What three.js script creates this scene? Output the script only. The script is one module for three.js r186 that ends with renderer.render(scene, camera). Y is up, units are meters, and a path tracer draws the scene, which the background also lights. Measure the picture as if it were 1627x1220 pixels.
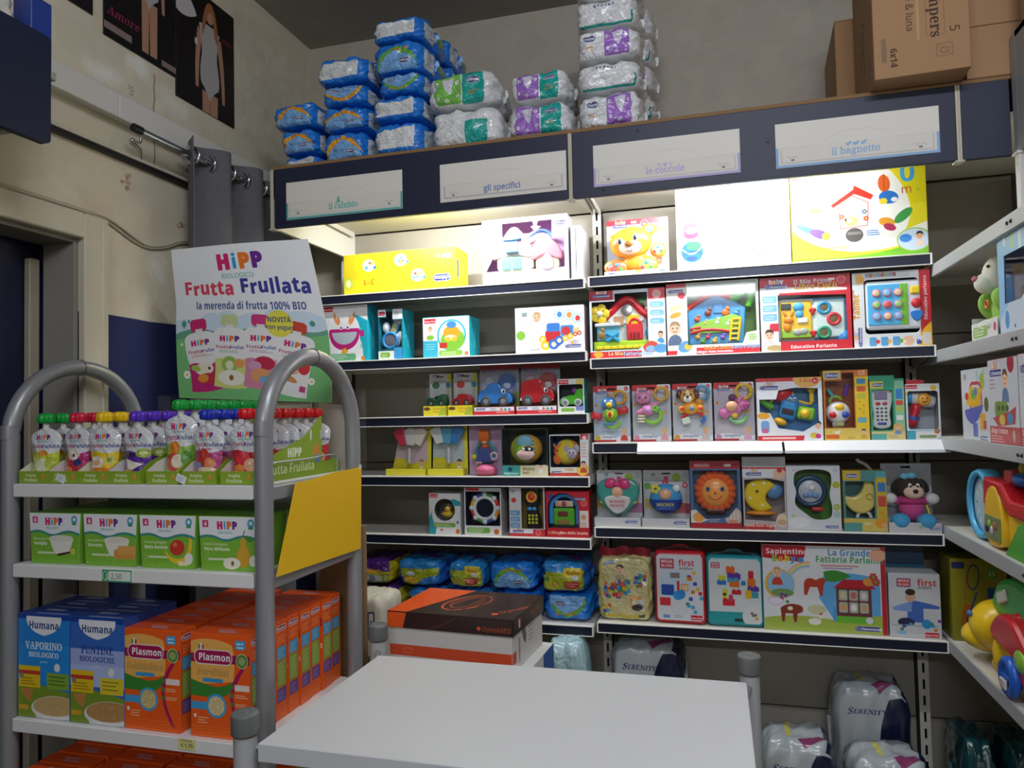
import * as THREE from 'three';
import { RoundedBoxGeometry } from 'three/addons/geometries/RoundedBoxGeometry.js';
import { mergeGeometries } from 'three/addons/utils/BufferGeometryUtils.js';
import { ImprovedNoise } from 'three/addons/math/ImprovedNoise.js';
import { RectAreaLightUniformsLib } from 'three/addons/lights/RectAreaLightUniformsLib.js';
RectAreaLightUniformsLib.init();

// ---------------------------------------------------------------- camera, exposure, large lights
const scene = new THREE.Scene();
scene.background = new THREE.Color(0x000000);
const camera = new THREE.PerspectiveCamera(2 * Math.atan(610 / 1167.16) * 180 / Math.PI, 1627 / 1220, .05, 30);
camera.position.set(.3864, 1.4838, 2.3073);
camera.rotation.set(.0379, .2705, -.0216, 'YXZ');
const renderer = new THREE.WebGLRenderer();
renderer.toneMapping = THREE.LinearToneMapping;
renderer.toneMappingExposure = 1.0;
renderer.shadowMap.enabled = true;
const CEILING_LIGHT = 71, TUBE_LIGHT = 70, LAMP_COLOR = 0xeef3ff, TUBE_COLOR = 0xfafcff;

// ---------------------------------------------------------------- helpers: random, names, objects
let seed = 7, pillowSeed = 0;
const rnd = () => { seed = (seed * 1664525 + 1013904223) >>> 0; return seed / 4294967296; };
const rr = (a, b) => a + (b - a) * rnd();
const noise = new ImprovedNoise();
const taken = new Map();
function numbered(n) { const k = taken.get(n) || 0; taken.set(n, k + 1); return k ? n + '_' + String(k).padStart(3, '0') : n; }
function tag(o, label, category, group, kind) {
if (label) o.userData.label = label;
if (category) o.userData.category = category;
if (group) o.userData.group = group;
if (kind) o.userData.kind = kind;
return o;
}
function thing(name, label, category, p = [0, 0, 0], turn = 0, group) {
const o = new THREE.Group(); o.name = numbered(name); scene.add(o);
o.position.set(...p); o.rotation.y = turn;
return tag(o, label, category, group);
}
function part(parent, name, geo, mat, p, r) {
const m = new THREE.Mesh(Array.isArray(geo) ? merge(geo) : geo, mat);
m.name = parent === scene ? numbered(name) : name; m.castShadow = m.receiveShadow = true;
if (p) m.position.set(...p);
if (r) m.rotation.set(...r);
parent.add(m); return m;
}
function sub(parent, name, p, r) { const g = new THREE.Group(); g.name = name; if (p) g.position.set(...p); if (r) g.rotation.set(...r); parent.add(g); return g; }
function struct(name, geo, mat, p) { const m = part(scene, name, geo, mat, p); m.userData.kind = 'structure'; return m; }
function copy(src, label, p, turn) {
const c = src.clone(); c.name = numbered(src.name.replace(/_\d+$/, '')); scene.add(c);
c.position.set(...p); if (turn !== undefined) c.rotation.y = turn; if (label) c.userData.label = label; return c;
}
// ---------------------------------------------------------------- helpers: geometry
function merge(list) {
const l = list.flat(9).map((g) => { const h = g.index ? g.toNonIndexed() : g; for (const k of Object.keys(h.attributes)) if (!['position', 'normal', 'uv'].includes(k)) h.deleteAttribute(k); return h; });
return l.length === 1 ? l[0] : mergeGeometries(l);
}
const T = (g, x = 0, y = 0, z = 0, rx = 0, ry = 0, rz = 0) => { if (rx) g.rotateX(rx); if (ry) g.rotateY(ry); if (rz) g.rotateZ(rz); return g.translate(x, y, z); };
const ball = (rx, ry = rx, rz = rx, n = 20) => new THREE.SphereGeometry(1, n, Math.ceil(n * .7)).scale(rx, ry, rz);
const cyl = (r, h, r2 = r, n = 24) => new THREE.CylinderGeometry(r2, r, h, n);
const disc = (r, t, n = 28) => lathe([[0, -t / 2], [r - t * .25, -t / 2], [r, -t / 4], [r, t / 4], [r - t * .25, t / 2], [0, t / 2]], n).rotateX(Math.PI / 2);
const torus = (R, r, n = 28, arc = Math.PI * 2) => new THREE.TorusGeometry(R, r, 10, n, arc);
const rbox = (w, h, d, r = .003, s = 2) => new RoundedBoxGeometry(w, h, d, s, Math.min(r, w * .49, h * .49, d * .49));
const lathe = (pts, n = 28) => new THREE.LatheGeometry(pts.map((p) => new THREE.Vector2(...p)), n);
const tube = (pts, r, n = 24, k = 8, closed = false) => new THREE.TubeGeometry(new THREE.CatmullRomCurve3(pts.map((p) => new THREE.Vector3(...p)), closed), n, r, k, closed);
const bar = (a, b, r, k = 10) => { const A = new THREE.Vector3(...a), B = new THREE.Vector3(...b), g = new THREE.CylinderGeometry(r, r, A.distanceTo(B), k); g.applyQuaternion(new THREE.Quaternion().setFromUnitVectors(new THREE.Vector3(0, 1, 0), B.clone().sub(A).normalize())); return g.translate(...A.add(B).multiplyScalar(.5).toArray()); };
function poly(pts) { const s = new THREE.Shape(); pts.forEach((p, i) => (i ? s.lineTo(...p) : s.moveTo(...p))); s.closePath(); return s; }
function blob(pts) { const c = new THREE.CatmullRomCurve3(pts.map((p) => new THREE.Vector3(p[0], p[1], 0)), true); return new THREE.Shape(c.getPoints(pts.length * 6).map((p) => new THREE.Vector2(p.x, p.y))); }
const ext = (shape, d, b = 0, seg = 16) => new THREE.ExtrudeGeometry(shape, { depth: d, bevelEnabled: b > 0, bevelSize: b, bevelThickness: b, bevelSegments: 2, curveSegments: seg });
function roundRect(x, y, w, h, r) { const s = new THREE.Shape(); s.moveTo(x + r, y); s.lineTo(x + w - r, y); s.absarc(x + w - r, y + r, r, -Math.PI / 2, 0); s.lineTo(x + w, y + h - r); s.absarc(x + w - r, y + h - r, r, 0, Math.PI / 2); s.lineTo(x + r, y + h); s.absarc(x + r, y + h - r, r, Math.PI / 2, Math.PI); s.lineTo(x, y + r); s.absarc(x + r, y + r, r, Math.PI, Math.PI * 1.5); return s; }
function smooth(g) {  // shares normals between vertices that lie at one place
g.computeVertexNormals(); const p = g.attributes.position, n = g.attributes.normal, m = new Map(), keys = [];
for (let i = 0; i < p.count; i++) { const k = [p.getX(i), p.getY(i), p.getZ(i)].map((v) => Math.round(v * 2e4)).join(); keys.push(k); const a = m.get(k) || [0, 0, 0]; a[0] += n.getX(i); a[1] += n.getY(i); a[2] += n.getZ(i); m.set(k, a); }
for (let i = 0; i < p.count; i++) { const a = m.get(keys[i]), l = Math.hypot(...a) || 1; n.setXYZ(i, a[0] / l, a[1] / l, a[2] / l); }
return g;
}
// ---------------------------------------------------------------- helpers: materials and printed colour
const mats = new Map();
function M(color, rough = .4, o = {}) {
const k = color + rough + JSON.stringify(o);
if (!mats.has(k)) mats.set(k, new THREE.MeshPhysicalMaterial({ color, roughness: rough, ...o }));
return mats.get(k);
}
const plastic = (c) => M(c, .28), matte = (c) => M(c, .85), plush = (c) => M(c, .95, { sheen: .6, sheenRoughness: .6, sheenColor: 0xffffff });
const film = M('#ffffff', .06, { transmission: 1, thickness: 0, ior: 1.45 });
const chrome = M('#c9ccd0', .18, { metalness: 1 });
const atlases = []; let atlas;
function newAtlas() { const c = document.createElement('canvas'); c.width = c.height = 2048; atlas = { c, x: 0, y: 34, row: 0, sw: new Map(), mats: {} }; const g = c.getContext('2d'); g.fillStyle = '#ddd'; g.fillRect(0, 0, 2048, 2048); atlases.push(atlas); }
newAtlas();
const room = (px) => { if (2048 - atlas.y - atlas.row < px) newAtlas(); };
function alloc(W, H) { const a = atlas; if (a.x + W > 2046) { a.x = 0; a.y += a.row + 2; a.row = 0; } if (a.y + H > 2046) { newAtlas(); return alloc(W, H); } const r = { a, x: a.x, y: a.y, W, H }; a.x += W + 2; a.row = Math.max(a.row, H); return r; }
// print(w, h, draw): w x h in metres; draw(c, W, H) works in millimetres from the top left
function print(w, h, draw, ppm = 1150) {
const W = Math.max(8, Math.min(2000, Math.round(w * ppm))), H = Math.max(8, Math.min(2000, Math.round(h * ppm))), r = alloc(W, H), c = r.a.c.getContext('2d');
c.save(); c.beginPath(); c.rect(r.x, r.y, W, H); c.clip(); c.translate(r.x, r.y); c.scale(W / (w * 1000), H / (h * 1000)); c.lineJoin = 'round'; draw(c, w * 1000, h * 1000); c.restore();
return { a: r.a, u0: (r.x + .7) / 2048, u1: (r.x + W - .7) / 2048, v1: 1 - (r.y + .7) / 2048, v0: 1 - (r.y + H - .7) / 2048 };
}
function sw(color, a = atlas) {   // a small patch of plain colour in an atlas (its first 32 rows are kept for these)
if (typeof color !== 'string') return color;
if (!a.sw.has(color)) { const k = a.sw.size, x = (k % 256) * 8, y = Math.floor(k / 256) * 8, c = a.c.getContext('2d'); c.fillStyle = color; c.fillRect(x, y, 8, 8); a.sw.set(color, { a, u0: (x + 3) / 2048, u1: (x + 5) / 2048, v1: 1 - (y + 3) / 2048, v0: 1 - (y + 5) / 2048 }); }
return a.sw.get(color);
}
function atlasOf(f) { const l = Object.values(f).filter((v) => v && v.a).map((v) => v.a); if (l.some((a) => a !== l[0])) throw new Error('faces lie in two atlases'); return l[0] || atlas; }
function ink(a, rough = .42, o = {}) {
const k = rough + JSON.stringify(o);
if (!a.mats[k]) { a.tex ||= Object.assign(new THREE.CanvasTexture(a.c), { colorSpace: THREE.SRGBColorSpace, magFilter: THREE.LinearFilter }); a.mats[k] = new THREE.MeshPhysicalMaterial({ map: a.tex, roughness: rough, ...o }); }
return a.mats[k];
}
function mapUV(g, reg, fx, fy) {  // planar print: fx, fy give 0..1 from a vertex
const p = g.attributes.position, uv = new Float32Array(p.count * 2);
for (let i = 0; i < p.count; i++) { const s = fx(p.getX(i), p.getY(i), p.getZ(i)), t = fy(p.getX(i), p.getY(i), p.getZ(i)); uv[i * 2] = reg.u0 + (reg.u1 - reg.u0) * Math.min(1, Math.max(0, s)); uv[i * 2 + 1] = reg.v0 + (reg.v1 - reg.v0) * Math.min(1, Math.max(0, t)); }
g.setAttribute('uv', new THREE.BufferAttribute(uv, 2)); return g;
}
const flatUV = (g, color) => mapUV(g, sw(color), () => .5, () => .5);
// chamfered box from x0..x1, y0..y1, z0..z1 with a print or colour per face
function cbox(x0, x1, y0, y1, z0, z1, f = {}, b = .0008) {
const P = [], U = [], at0 = atlasOf(f), base = sw(f.all || '#eeeeee', at0), R = (k) => sw(f[k] || base, at0), v = (x, y, z) => [x, y, z];
const tri = (a, c, d, ua, uc, ud) => { P.push(...a, ...c, ...d); U.push(...ua, ...uc, ...ud); };
const quad = (a, c, d, e, r) => { const q = [[r.u0, r.v0], [r.u1, r.v0], [r.u1, r.v1], [r.u0, r.v1]]; tri(a, c, d, q[0], q[1], q[2]); tri(a, d, e, q[0], q[2], q[3]); };
const X0 = x0 + b, X1 = x1 - b, Y0 = y0 + b, Y1 = y1 - b, Z0 = z0 + b, Z1 = z1 - b;
quad(v(X0, Y0, z1), v(X1, Y0, z1), v(X1, Y1, z1), v(X0, Y1, z1), R('front'));
quad(v(X1, Y0, z0), v(X0, Y0, z0), v(X0, Y1, z0), v(X1, Y1, z0), R('back'));
quad(v(x1, Y0, Z1), v(x1, Y0, Z0), v(x1, Y1, Z0), v(x1, Y1, Z1), R(f.right ? 'right' : 'side'));
quad(v(x0, Y0, Z0), v(x0, Y0, Z1), v(x0, Y1, Z1), v(x0, Y1, Z0), R(f.left ? 'left' : 'side'));
quad(v(X0, y1, Z1), v(X1, y1, Z1), v(X1, y1, Z0), v(X0, y1, Z0), R('top'));
quad(v(X0, y0, Z0), v(X1, y0, Z0), v(X1, y0, Z1), v(X0, y0, Z1), R('bottom'));
const e = sw(f.edge || base, at0), E = (a, c, d, g) => quad(a, c, d, g, e);
for (const [s, zf, Z] of [[1, z1, Z1], [-1, z0, Z0]]) {
const fl = (a, c, d, g) => (s > 0 ? E(a, c, d, g) : E(g, d, c, a));
fl(v(X1, Y0, zf), v(x1, Y0, Z), v(x1, Y1, Z), v(X1, Y1, zf)); fl(v(x0, Y0, Z), v(X0, Y0, zf), v(X0, Y1, zf), v(x0, Y1, Z));
fl(v(X0, Y1, zf), v(X1, Y1, zf), v(X1, y1, Z), v(X0, y1, Z)); fl(v(X0, y0, Z), v(X1, y0, Z), v(X1, Y0, zf), v(X0, Y0, zf));
}
E(v(x1, Y1, Z1), v(x1, Y1, Z0), v(X1, y1, Z0), v(X1, y1, Z1)); E(v(x0, Y1, Z0), v(x0, Y1, Z1), v(X0, y1, Z1), v(X0, y1, Z0));
E(v(x1, Y0, Z0), v(x1, Y0, Z1), v(X1, y0, Z1), v(X1, y0, Z0)); E(v(x0, Y0, Z1), v(x0, Y0, Z0), v(X0, y0, Z0), v(X0, y0, Z1));
const g = new THREE.BufferGeometry(); g.setAttribute('position', new THREE.Float32BufferAttribute(P, 3)); g.setAttribute('uv', new THREE.Float32BufferAttribute(U, 2)); g.computeVertexNormals(); return g;
}
const pbox = (w, h, d, b = .001) => cbox(-w / 2, w / 2, 0, h, -d / 2, d / 2, {}, b);   // plain chamfered box standing on y = 0
const gbox = (x0, x1, y0, y1, z0, z1, b = .001) => cbox(x0, x1, y0, y1, z0, z1, {}, b);
// ---------------------------------------------------------------- helpers: drawing on prints (millimetres)
function tx(c, s, x, y, size, color, o = {}) {
c.save(); c.translate(x, y); if (o.rot) c.rotate(o.rot); if (o.sx) c.scale(o.sx, 1);
c.font = (o.it ? 'italic ' : '') + (o.w || 'bold') + ' ' + size + 'px ' + (o.f || 'sans-serif'); c.textAlign = o.al || 'left'; c.textBaseline = o.bl || 'alphabetic';
if (o.st) { c.strokeStyle = o.st; c.lineWidth = o.lw || size * .18; c.strokeText(s, 0, 0); }
c.fillStyle = color; c.fillText(s, 0, 0); c.restore();
}
const rect = (c, x, y, w, h, f) => { c.fillStyle = f; c.fillRect(x, y, w, h); };
function rrect(c, x, y, w, h, r, f, st, lw) { c.beginPath(); c.roundRect(x, y, w, h, r); if (f) { c.fillStyle = f; c.fill(); } if (st) { c.strokeStyle = st; c.lineWidth = lw || 1; c.stroke(); } }
function oval(c, x, y, a, b, f, rot = 0, st, lw) { c.beginPath(); c.ellipse(x, y, a, b, rot, 0, 7); if (f) { c.fillStyle = f; c.fill(); } if (st) { c.strokeStyle = st; c.lineWidth = lw || 1; c.stroke(); } }
function path(c, pts, f, st, lw, close = true) { c.beginPath(); pts.forEach((p, i) => (i ? (p.length === 4 ? c.quadraticCurveTo(...p) : c.lineTo(...p)) : c.moveTo(...p))); if (close) c.closePath(); if (f) { c.fillStyle = f; c.fill(); } if (st) { c.strokeStyle = st; c.lineWidth = lw || 1; c.stroke(); } }
const lines = (c, x, y, w, n, gap, col, t = 1) => { for (let i = 0; i < n; i++) rect(c, x, y + i * gap, w * (.7 + .3 * rnd()), t, col); };
function clem(c, x, y, s, baby = true) {  // toy maker's badge: coloured word over a navy pill
if (baby) 'baby'.split('').forEach((l, i) => tx(c, l, x + s * (.2 + i * .17), y - s * .03, s * .3, ['#e8f4ff', '#ffd84a', '#8fe0ff', '#ffffff'][i], { st: '#d5434a', lw: s * .03 }));
rrect(c, x, y, s, s * .2, s * .1, '#26307e', '#cfd6ee', s * .012); oval(c, x + s * .1, y + s * .1, s * .065, s * .065, '#fff'); oval(c, x + s * .1, y + s * .1, s * .045, s * .045, '#26307e');
tx(c, 'Clementoni', x + s * .19, y + s * .155, s * .15, '#fff', { it: 1 });
}
function chicco(c, x, y, w, flip) { c.save(); c.translate(x, y); if (flip) c.rotate(Math.PI); rrect(c, -w / 2, -w * .19, w, w * .38, w * .19, '#24306f', '#e8ecf5', w * .03); tx(c, 'chicco', 0, w * .09, w * .29, '#fff', { al: 'center' }); oval(c, w * .06, -w * .17, w * .035, w * .035, '#e2283c'); c.restore(); }
function fisher(c, x, y, w) { rect(c, x, y, w, w * .32, '#c8202f'); for (let i = 0; i < 4; i++) oval(c, x + w * (.125 + i * .25), y + w * .32, w * .125, w * .06, '#c8202f'); tx(c, 'Fisher-Price', x + w / 2, y + w * .26, w * .17, '#fff', { al: 'center' }); }
function hipp(c, x, y, s) { const k = ['#d5246f', '#2d9fdb', '#ef7a2d', '#6a2d8c']; let q = x; 'HiPP'.split('').forEach((l, i) => { tx(c, l, q, y, s, k[i], { st: k[i], lw: s * (i === 1 ? .03 : .1) }); q += s * (i === 1 ? .36 : i === 0 ? .78 : .64); }); }
const hippBio = (c, x, y, s) => { hipp(c, x, y, s); tx(c, 'BIOLOGICO', x + s * .15, y + s * .45, s * .3, '#4aa39a', { sx: 1.05, w: 'normal' }); };
function baby(c, x, y, s, shirt = '#f2f2f0', hair = '#7a5233') { path(c, [[x - s * .9, y + s * 2.2], [x - s * .9, y + s * .9, x, y + s * .8], [x + s * .9, y + s * .9, x + s * .9, y + s * 2.2]], shirt); oval(c, x, y, s * .72, s * .82, '#f0c3a2'); path(c, [[x - s * .7, y - s * .15], [x - s * .5, y - s * 1.05, x, y - s * .9], [x + s * .6, y - s * 1.0, x + s * .7, y - s * .1], [x, y - s * .75, x - s * .7, y - s * .15]], hair); oval(c, x - s * .27, y - s * .02, s * .09, s * .1, '#3d2a20'); oval(c, x + s * .27, y - s * .02, s * .09, s * .1, '#3d2a20'); c.beginPath(); c.arc(x, y + s * .25, s * .25, .3, 2.8); c.strokeStyle = '#b0503f'; c.lineWidth = s * .09; c.stroke(); }
function flower(c, x, y, r, petal = '#fff', mid = '#f5d03c', n = 7) { for (let i = 0; i < n; i++) oval(c, x + r * .6 * Math.cos(i * 6.283 / n), y + r * .6 * Math.sin(i * 6.283 / n), r * .38, r * .38, petal); oval(c, x, y, r * .38, r * .38, mid); }
const grad = (c, x0, y0, x1, y1, ...st) => { const g = c.createLinearGradient(x0, y0, x1, y1); st.forEach((s, i) => g.addColorStop(i / (st.length - 1), s)); return g; };
const crinkle = (() => { const n = 512, d = new Uint8Array(n * n * 4), f = (x, y, k) => { const a = x / n * 6.2832, b = y / n * 6.2832; return noise.noise(k * Math.cos(a) + 9, k * Math.sin(a) + k * Math.cos(b), k * Math.sin(b) + 3); };
for (let y = 0; y < n; y++) for (let x = 0; x < n; x++) { const v = 255 * Math.min(1, 1.6 * Math.abs(f(x, y, .9)) + .9 * Math.abs(f(x, y, 2.1)) + .4 * Math.abs(f(x, y, 5))); d.set([v, v, v, 255], (y * n + x) * 4); }
const t = new THREE.DataTexture(d, n, n); t.wrapS = t.wrapT = THREE.RepeatWrapping; t.magFilter = THREE.LinearFilter; t.repeat.set(14, 14); t.needsUpdate = true; return t; })();
// ---------------------------------------------------------------- surfaces from grids
function grid(nu, nv, fn, flip) {   // fn(u, v) -> [x, y, z]
const P = [], U = [], I = [];
for (let j = 0; j <= nv; j++) for (let i = 0; i <= nu; i++) { P.push(...fn(i / nu, j / nv)); U.push(i / nu, j / nv); }
for (let j = 0; j < nv; j++) for (let i = 0; i < nu; i++) { const a = j * (nu + 1) + i, b = a + 1, c = a + nu + 1, d = c + 1; flip ? I.push(a, c, b, b, c, d) : I.push(a, b, c, b, d, c); }
const g = new THREE.BufferGeometry(); g.setAttribute('position', new THREE.Float32BufferAttribute(P, 3)); g.setAttribute('uv', new THREE.Float32BufferAttribute(U, 2)); g.setIndex(I); g.computeVertexNormals(); return g;
}
function sheet(nu, nv, fn, t, regF, regB) {   // a sheet with real thickness t; front along the grid's normal, prints on both sides
const g = grid(nu, nv, fn), n = g.attributes.normal, p = g.attributes.position, W = nu + 1, P = [], U = [], I = [], F = regF && sw(regF), B = (regB && sw(regB)) || F;
const put = (i, s, r) => { P.push(p.getX(i) + n.getX(i) * t * s, p.getY(i) + n.getY(i) * t * s, p.getZ(i) + n.getZ(i) * t * s); const u = (i % W) / nu, v = Math.floor(i / W) / nv; U.push(r ? r.u0 + (r.u1 - r.u0) * u : u, r ? r.v0 + (r.v1 - r.v0) * v : v); return P.length / 3 - 1; };
const N = p.count, a = [], b = []; for (let i = 0; i < N; i++) a.push(put(i, .5, F)); for (let i = 0; i < N; i++) b.push(put(i, -.5, B));
for (let j = 0; j < nv; j++) for (let i = 0; i < nu; i++) { const k = j * W + i; I.push(a[k], a[k + 1], a[k + W], a[k + 1], a[k + W + 1], a[k + W], b[k], b[k + W], b[k + 1], b[k + 1], b[k + W], b[k + W + 1]); }
const rim = []; for (let i = 0; i <= nu; i++) rim.push(i); for (let j = 1; j <= nv; j++) rim.push(j * W + nu); for (let i = nu - 1; i >= 0; i--) rim.push(nv * W + i); for (let j = nv - 1; j >= 0; j--) rim.push(j * W);
for (let k = 0; k + 1 < rim.length; k++) { const A = put(rim[k], .5, B), C = put(rim[k + 1], .5, B), D = put(rim[k + 1], -.5, B), E = put(rim[k], -.5, B); I.push(A, D, C, A, E, D); }
const h = new THREE.BufferGeometry(); h.setAttribute('position', new THREE.Float32BufferAttribute(P, 3)); h.setAttribute('uv', new THREE.Float32BufferAttribute(U, 2)); h.setIndex(I); h.computeVertexNormals(); return h;
}
// ---------------------------------------------------------------- the room
function paint(size, metres, draw) { const c = document.createElement('canvas'); c.width = c.height = size; const g = c.getContext('2d'); g.scale(size / metres, size / metres); draw(g, metres); const t = new THREE.CanvasTexture(c); t.colorSpace = THREE.SRGBColorSpace; t.magFilter = THREE.LinearFilter; t.wrapS = t.wrapT = THREE.RepeatWrapping; t.repeat.set(1 / metres, 1 / metres); return t; }
function speckle(g, m, n, cols, r0, r1, al) { for (let i = 0; i < n; i++) { g.globalAlpha = al * rnd(); g.fillStyle = cols[Math.floor(rnd() * cols.length)]; g.beginPath(); g.ellipse(rnd() * m, rnd() * m, rr(r0, r1), rr(r0, r1), rnd() * 3, 0, 7); g.fill(); } g.globalAlpha = 1; }
const leftPaint = paint(2048, 3, (g) => {     // x = world z + .5, y = 3 - height
g.fillStyle = '#d6cdb6'; g.fillRect(0, 0, 3, 3);
speckle(g, 3, 2600, ['#cfc5a8', '#e2dac2', '#c9bfa6', '#ddd3b4'], .01, .07, .35);
const at = (z, y) => [z + .5, 3 - y];
for (const [z, y, a, b] of [[.46, 2.44, .09, .05], [.6, 2.5, .05, .03], [.36, 2.14, .07, .06], [.3, 1.86, .05, .09], [.52, 1.93, .04, .07], [.2, 2.3, .05, .12], [.03, 2.6, .12, .2], [-.15, 2.75, .2, .2], [.72, 2.42, .08, .02]]) for (let i = 0; i < 60; i++) { const [x, q] = at(z + (rnd() + rnd() - 1) * a, y + (rnd() + rnd() - 1) * b); g.globalAlpha = .1; g.fillStyle = '#e9e6dc'; g.beginPath(); g.ellipse(x, q, rr(.008, .035), rr(.006, .02), rnd() * 3, 0, 7); g.fill(); }
g.globalAlpha = 1;
g.strokeStyle = '#8d6a5c'; g.lineWidth = .004; g.beginPath(); g.moveTo(...at(.533, 2.5)); for (let y = 2.49; y > 2.2; y -= .03) g.lineTo(...at(.533 + rr(-.003, .003), y)); g.stroke();
for (const [z, y, r] of [[.428, 2.075, .012], [.415, 2.08, .008], [.41, 2.0, .014], [.418, 1.985, .01], [.64, 2.15, .02], [.62, 2.42, .008], [.62, 2.405, .006]]) for (let i = 0; i < 14; i++) { const [x, q] = at(z + rr(-r, r), y + rr(-r, r)); g.globalAlpha = .35; g.fillStyle = ['#8a5a3a', '#a5764f', '#6d4a36'][i % 3]; g.beginPath(); g.ellipse(x, q, r * rr(.15, .5), r * rr(.15, .4), rnd(), 0, 7); g.fill(); }
g.globalAlpha = 1; g.fillStyle = '#1a2656'; g.beginPath(); g.moveTo(0, 3); for (let x = 0; x <= 3.001; x += .05) g.lineTo(x, 3 - 1.767 + rr(-.002, .002)); g.lineTo(3, 3); g.fill();
speckle(g, 3, 500, ['#1d2a5e', '#16214c'], .01, .04, 0); 
});
leftPaint.offset.set(.5 / 3, 0);
const greyPaint = paint(1024, 2, (g) => { g.fillStyle = '#b3ab9c'; g.fillRect(0, 0, 2, 2); speckle(g, 2, 2600, ['#a9a193', '#bcb4a7', '#aea79c', '#bab09d'], .008, .05, .35); });
const ceilPaint = paint(512, 2, (g) => { g.fillStyle = '#a09c92'; g.fillRect(0, 0, 2, 2); speckle(g, 2, 700, ['#979388', '#a9a59c'], .01, .06, .35); });
const leftWall = new THREE.MeshStandardMaterial({ map: leftPaint, roughness: .85 });
const backWall = new THREE.MeshStandardMaterial({ map: greyPaint, roughness: .9 }), ceilMat = new THREE.MeshStandardMaterial({ map: ceilPaint, roughness: .95 });
const navy = M('#171f39', .5), navyDark = M('#141b38', .45), cream = M('#c9c1aa', .55);
const H = 2.992, XL = -1.18, XR = 1.33, ZB = -.34, ZF = 6;
const metreUV = (g, ax, ay) => { const p = g.attributes.position, uv = new Float32Array(p.count * 2); for (let i = 0; i < p.count; i++) { uv[i * 2] = p.getComponent(i, ax); uv[i * 2 + 1] = p.getComponent(i, ay); } g.setAttribute('uv', new THREE.BufferAttribute(uv, 2)); return g; };
const floorPaint = paint(512, 1.2, (g) => { g.fillStyle = '#6f685c'; g.fillRect(0, 0, 1.2, 1.2); speckle(g, 1.2, 900, ['#665f52', '#7a7367', '#575146'], .003, .02, .4); });
struct('floor', metreUV(gbox(XL - .5, XR + .2, -.1, 0, ZB - .2, ZF + .2), 0, 2), new THREE.MeshStandardMaterial({ map: floorPaint, roughness: .35 }));
struct('ceiling', metreUV(gbox(XL - .5, XR + .2, H, H + .1, ZB - .2, ZF + .2), 0, 2), ceilMat);
struct('wall_back', metreUV(gbox(XL - .5, XR + .2, 0, H, ZB - .15, ZB), 0, 1), backWall);
struct('wall_right', metreUV(gbox(XR, XR + .15, 0, H, ZB, ZF), 2, 1), backWall);
struct('wall_front', metreUV(gbox(XL - .5, XR + .2, 0, H, ZF, ZF + .15), 0, 1), backWall);
{ const D0 = .8, D1 = 1.72, DH = 1.952, s = poly([[ZB, 0], [D0, 0], [D0, DH], [D1, DH], [D1, 0], [ZF, 0], [ZF, H], [ZB, H]]);
struct('wall_left', ext(s, .3).rotateY(-Math.PI / 2).translate(XL, 0, 0), leftWall);
// the doorway: painted wooden casing, deep grey lining, and a dark blue door set far back
const casing = (a, b, c, d) => gbox(XL, XL + .022, c, d, a, b, .003);
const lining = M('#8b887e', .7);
struct('trim_1', [casing(D0 - .078, D0, 0, DH + .066), casing(D1, D1 + .078, 0, DH + .066), casing(D0, D1, DH, DH + .066), casing(D0 - .064, D0 - .055, 0, DH + .05).translate(.003, 0, 0)], cream);
struct('trim_2', [gbox(XL - .1, XL, 0, DH, D0, D0 + .012), gbox(XL - .1, XL, 0, DH, D1 - .012, D1)], lining);
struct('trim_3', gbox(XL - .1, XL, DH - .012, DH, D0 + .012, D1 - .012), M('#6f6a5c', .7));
const d = thing('door_1'); d.userData.kind = 'structure'; d.name = 'door_1';
part(d, 'door_frame', [gbox(XL - .12, XL - .1, 0, DH - .05, D0 + .02, D0 + .05, .003), gbox(XL - .12, XL - .1, 0, DH - .05, D1 - .05, D1 - .012, .003)], M('#a39a86', .6));
part(d, 'door_leaf', [gbox(XL - .16, XL - .122, .005, DH, D0 + .001, D1 - .001, .002), gbox(XL - .122, XL - .116, .15, .9, D0 + .16, D1 - .14, .004), gbox(XL - .122, XL - .116, 1.05, 1.8, D0 + .16, D1 - .14, .004)], navyDark);
part(d, 'door_handle', [bar([XL - .122, 1.0, D1 - .1], [XL - .08, 1.0, D1 - .1], .009), bar([XL - .08, 1.0, D1 - .1], [XL - .08, 1.0, D1 - .21], .008)], chrome);
}
// duct, dark strip painted as a shadow gap, hook, cable on the left wall
const duct = thing('cable_duct', 'white plastic cable duct running along the left wall under the posters', 'cable duct');
part(duct, 'duct_base', gbox(XL, XL + .03, 2.305, 2.365, ZB + .002, 1.85, .003), M('#d8d5cc', .5));
part(duct, 'duct_cover', [gbox(XL + .03, XL + .036, 2.302, 2.368, ZB + .002, .7, .002), gbox(XL + .03, XL + .036, 2.302, 2.368, .702, 1.85, .002)], M('#dedbd2', .5));
const shadeStrip = thing('shadow_gap', 'thin dark strip painted as a shadow gap under a pale lip along the left wall', 'shadow gap');
part(shadeStrip, 'gap_strip', gbox(XL, XL + .018, 2.2, 2.212, .02, 1.85, .001), M('#1d1816', .5));  // dark colour stands in for the shade inside a narrow gap
part(shadeStrip, 'gap_lip', gbox(XL, XL + .02, 2.213, 2.222, .02, 1.85, .002), M('#cfc8b4', .5));
const hook = thing('wall_hook', 'small metal hook with a thin loose wire on the left wall', 'hook');
part(hook, 'hook_body', [ball(.008).translate(XL + .008, 2.268, .625), bar([XL, 2.268, .625], [XL + .03, 2.262, .62], .004), bar([XL + .03, 2.262, .62], [XL + .032, 2.276, .62], .004)], chrome);
part(hook, 'wire', tube([[XL + .012, 2.262, .62], [XL + .014, 2.25, .6], [XL + .006, 2.235, .59], [XL + .004, 2.222, .585]], .0015), M('#5d5a58', .5));
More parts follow.
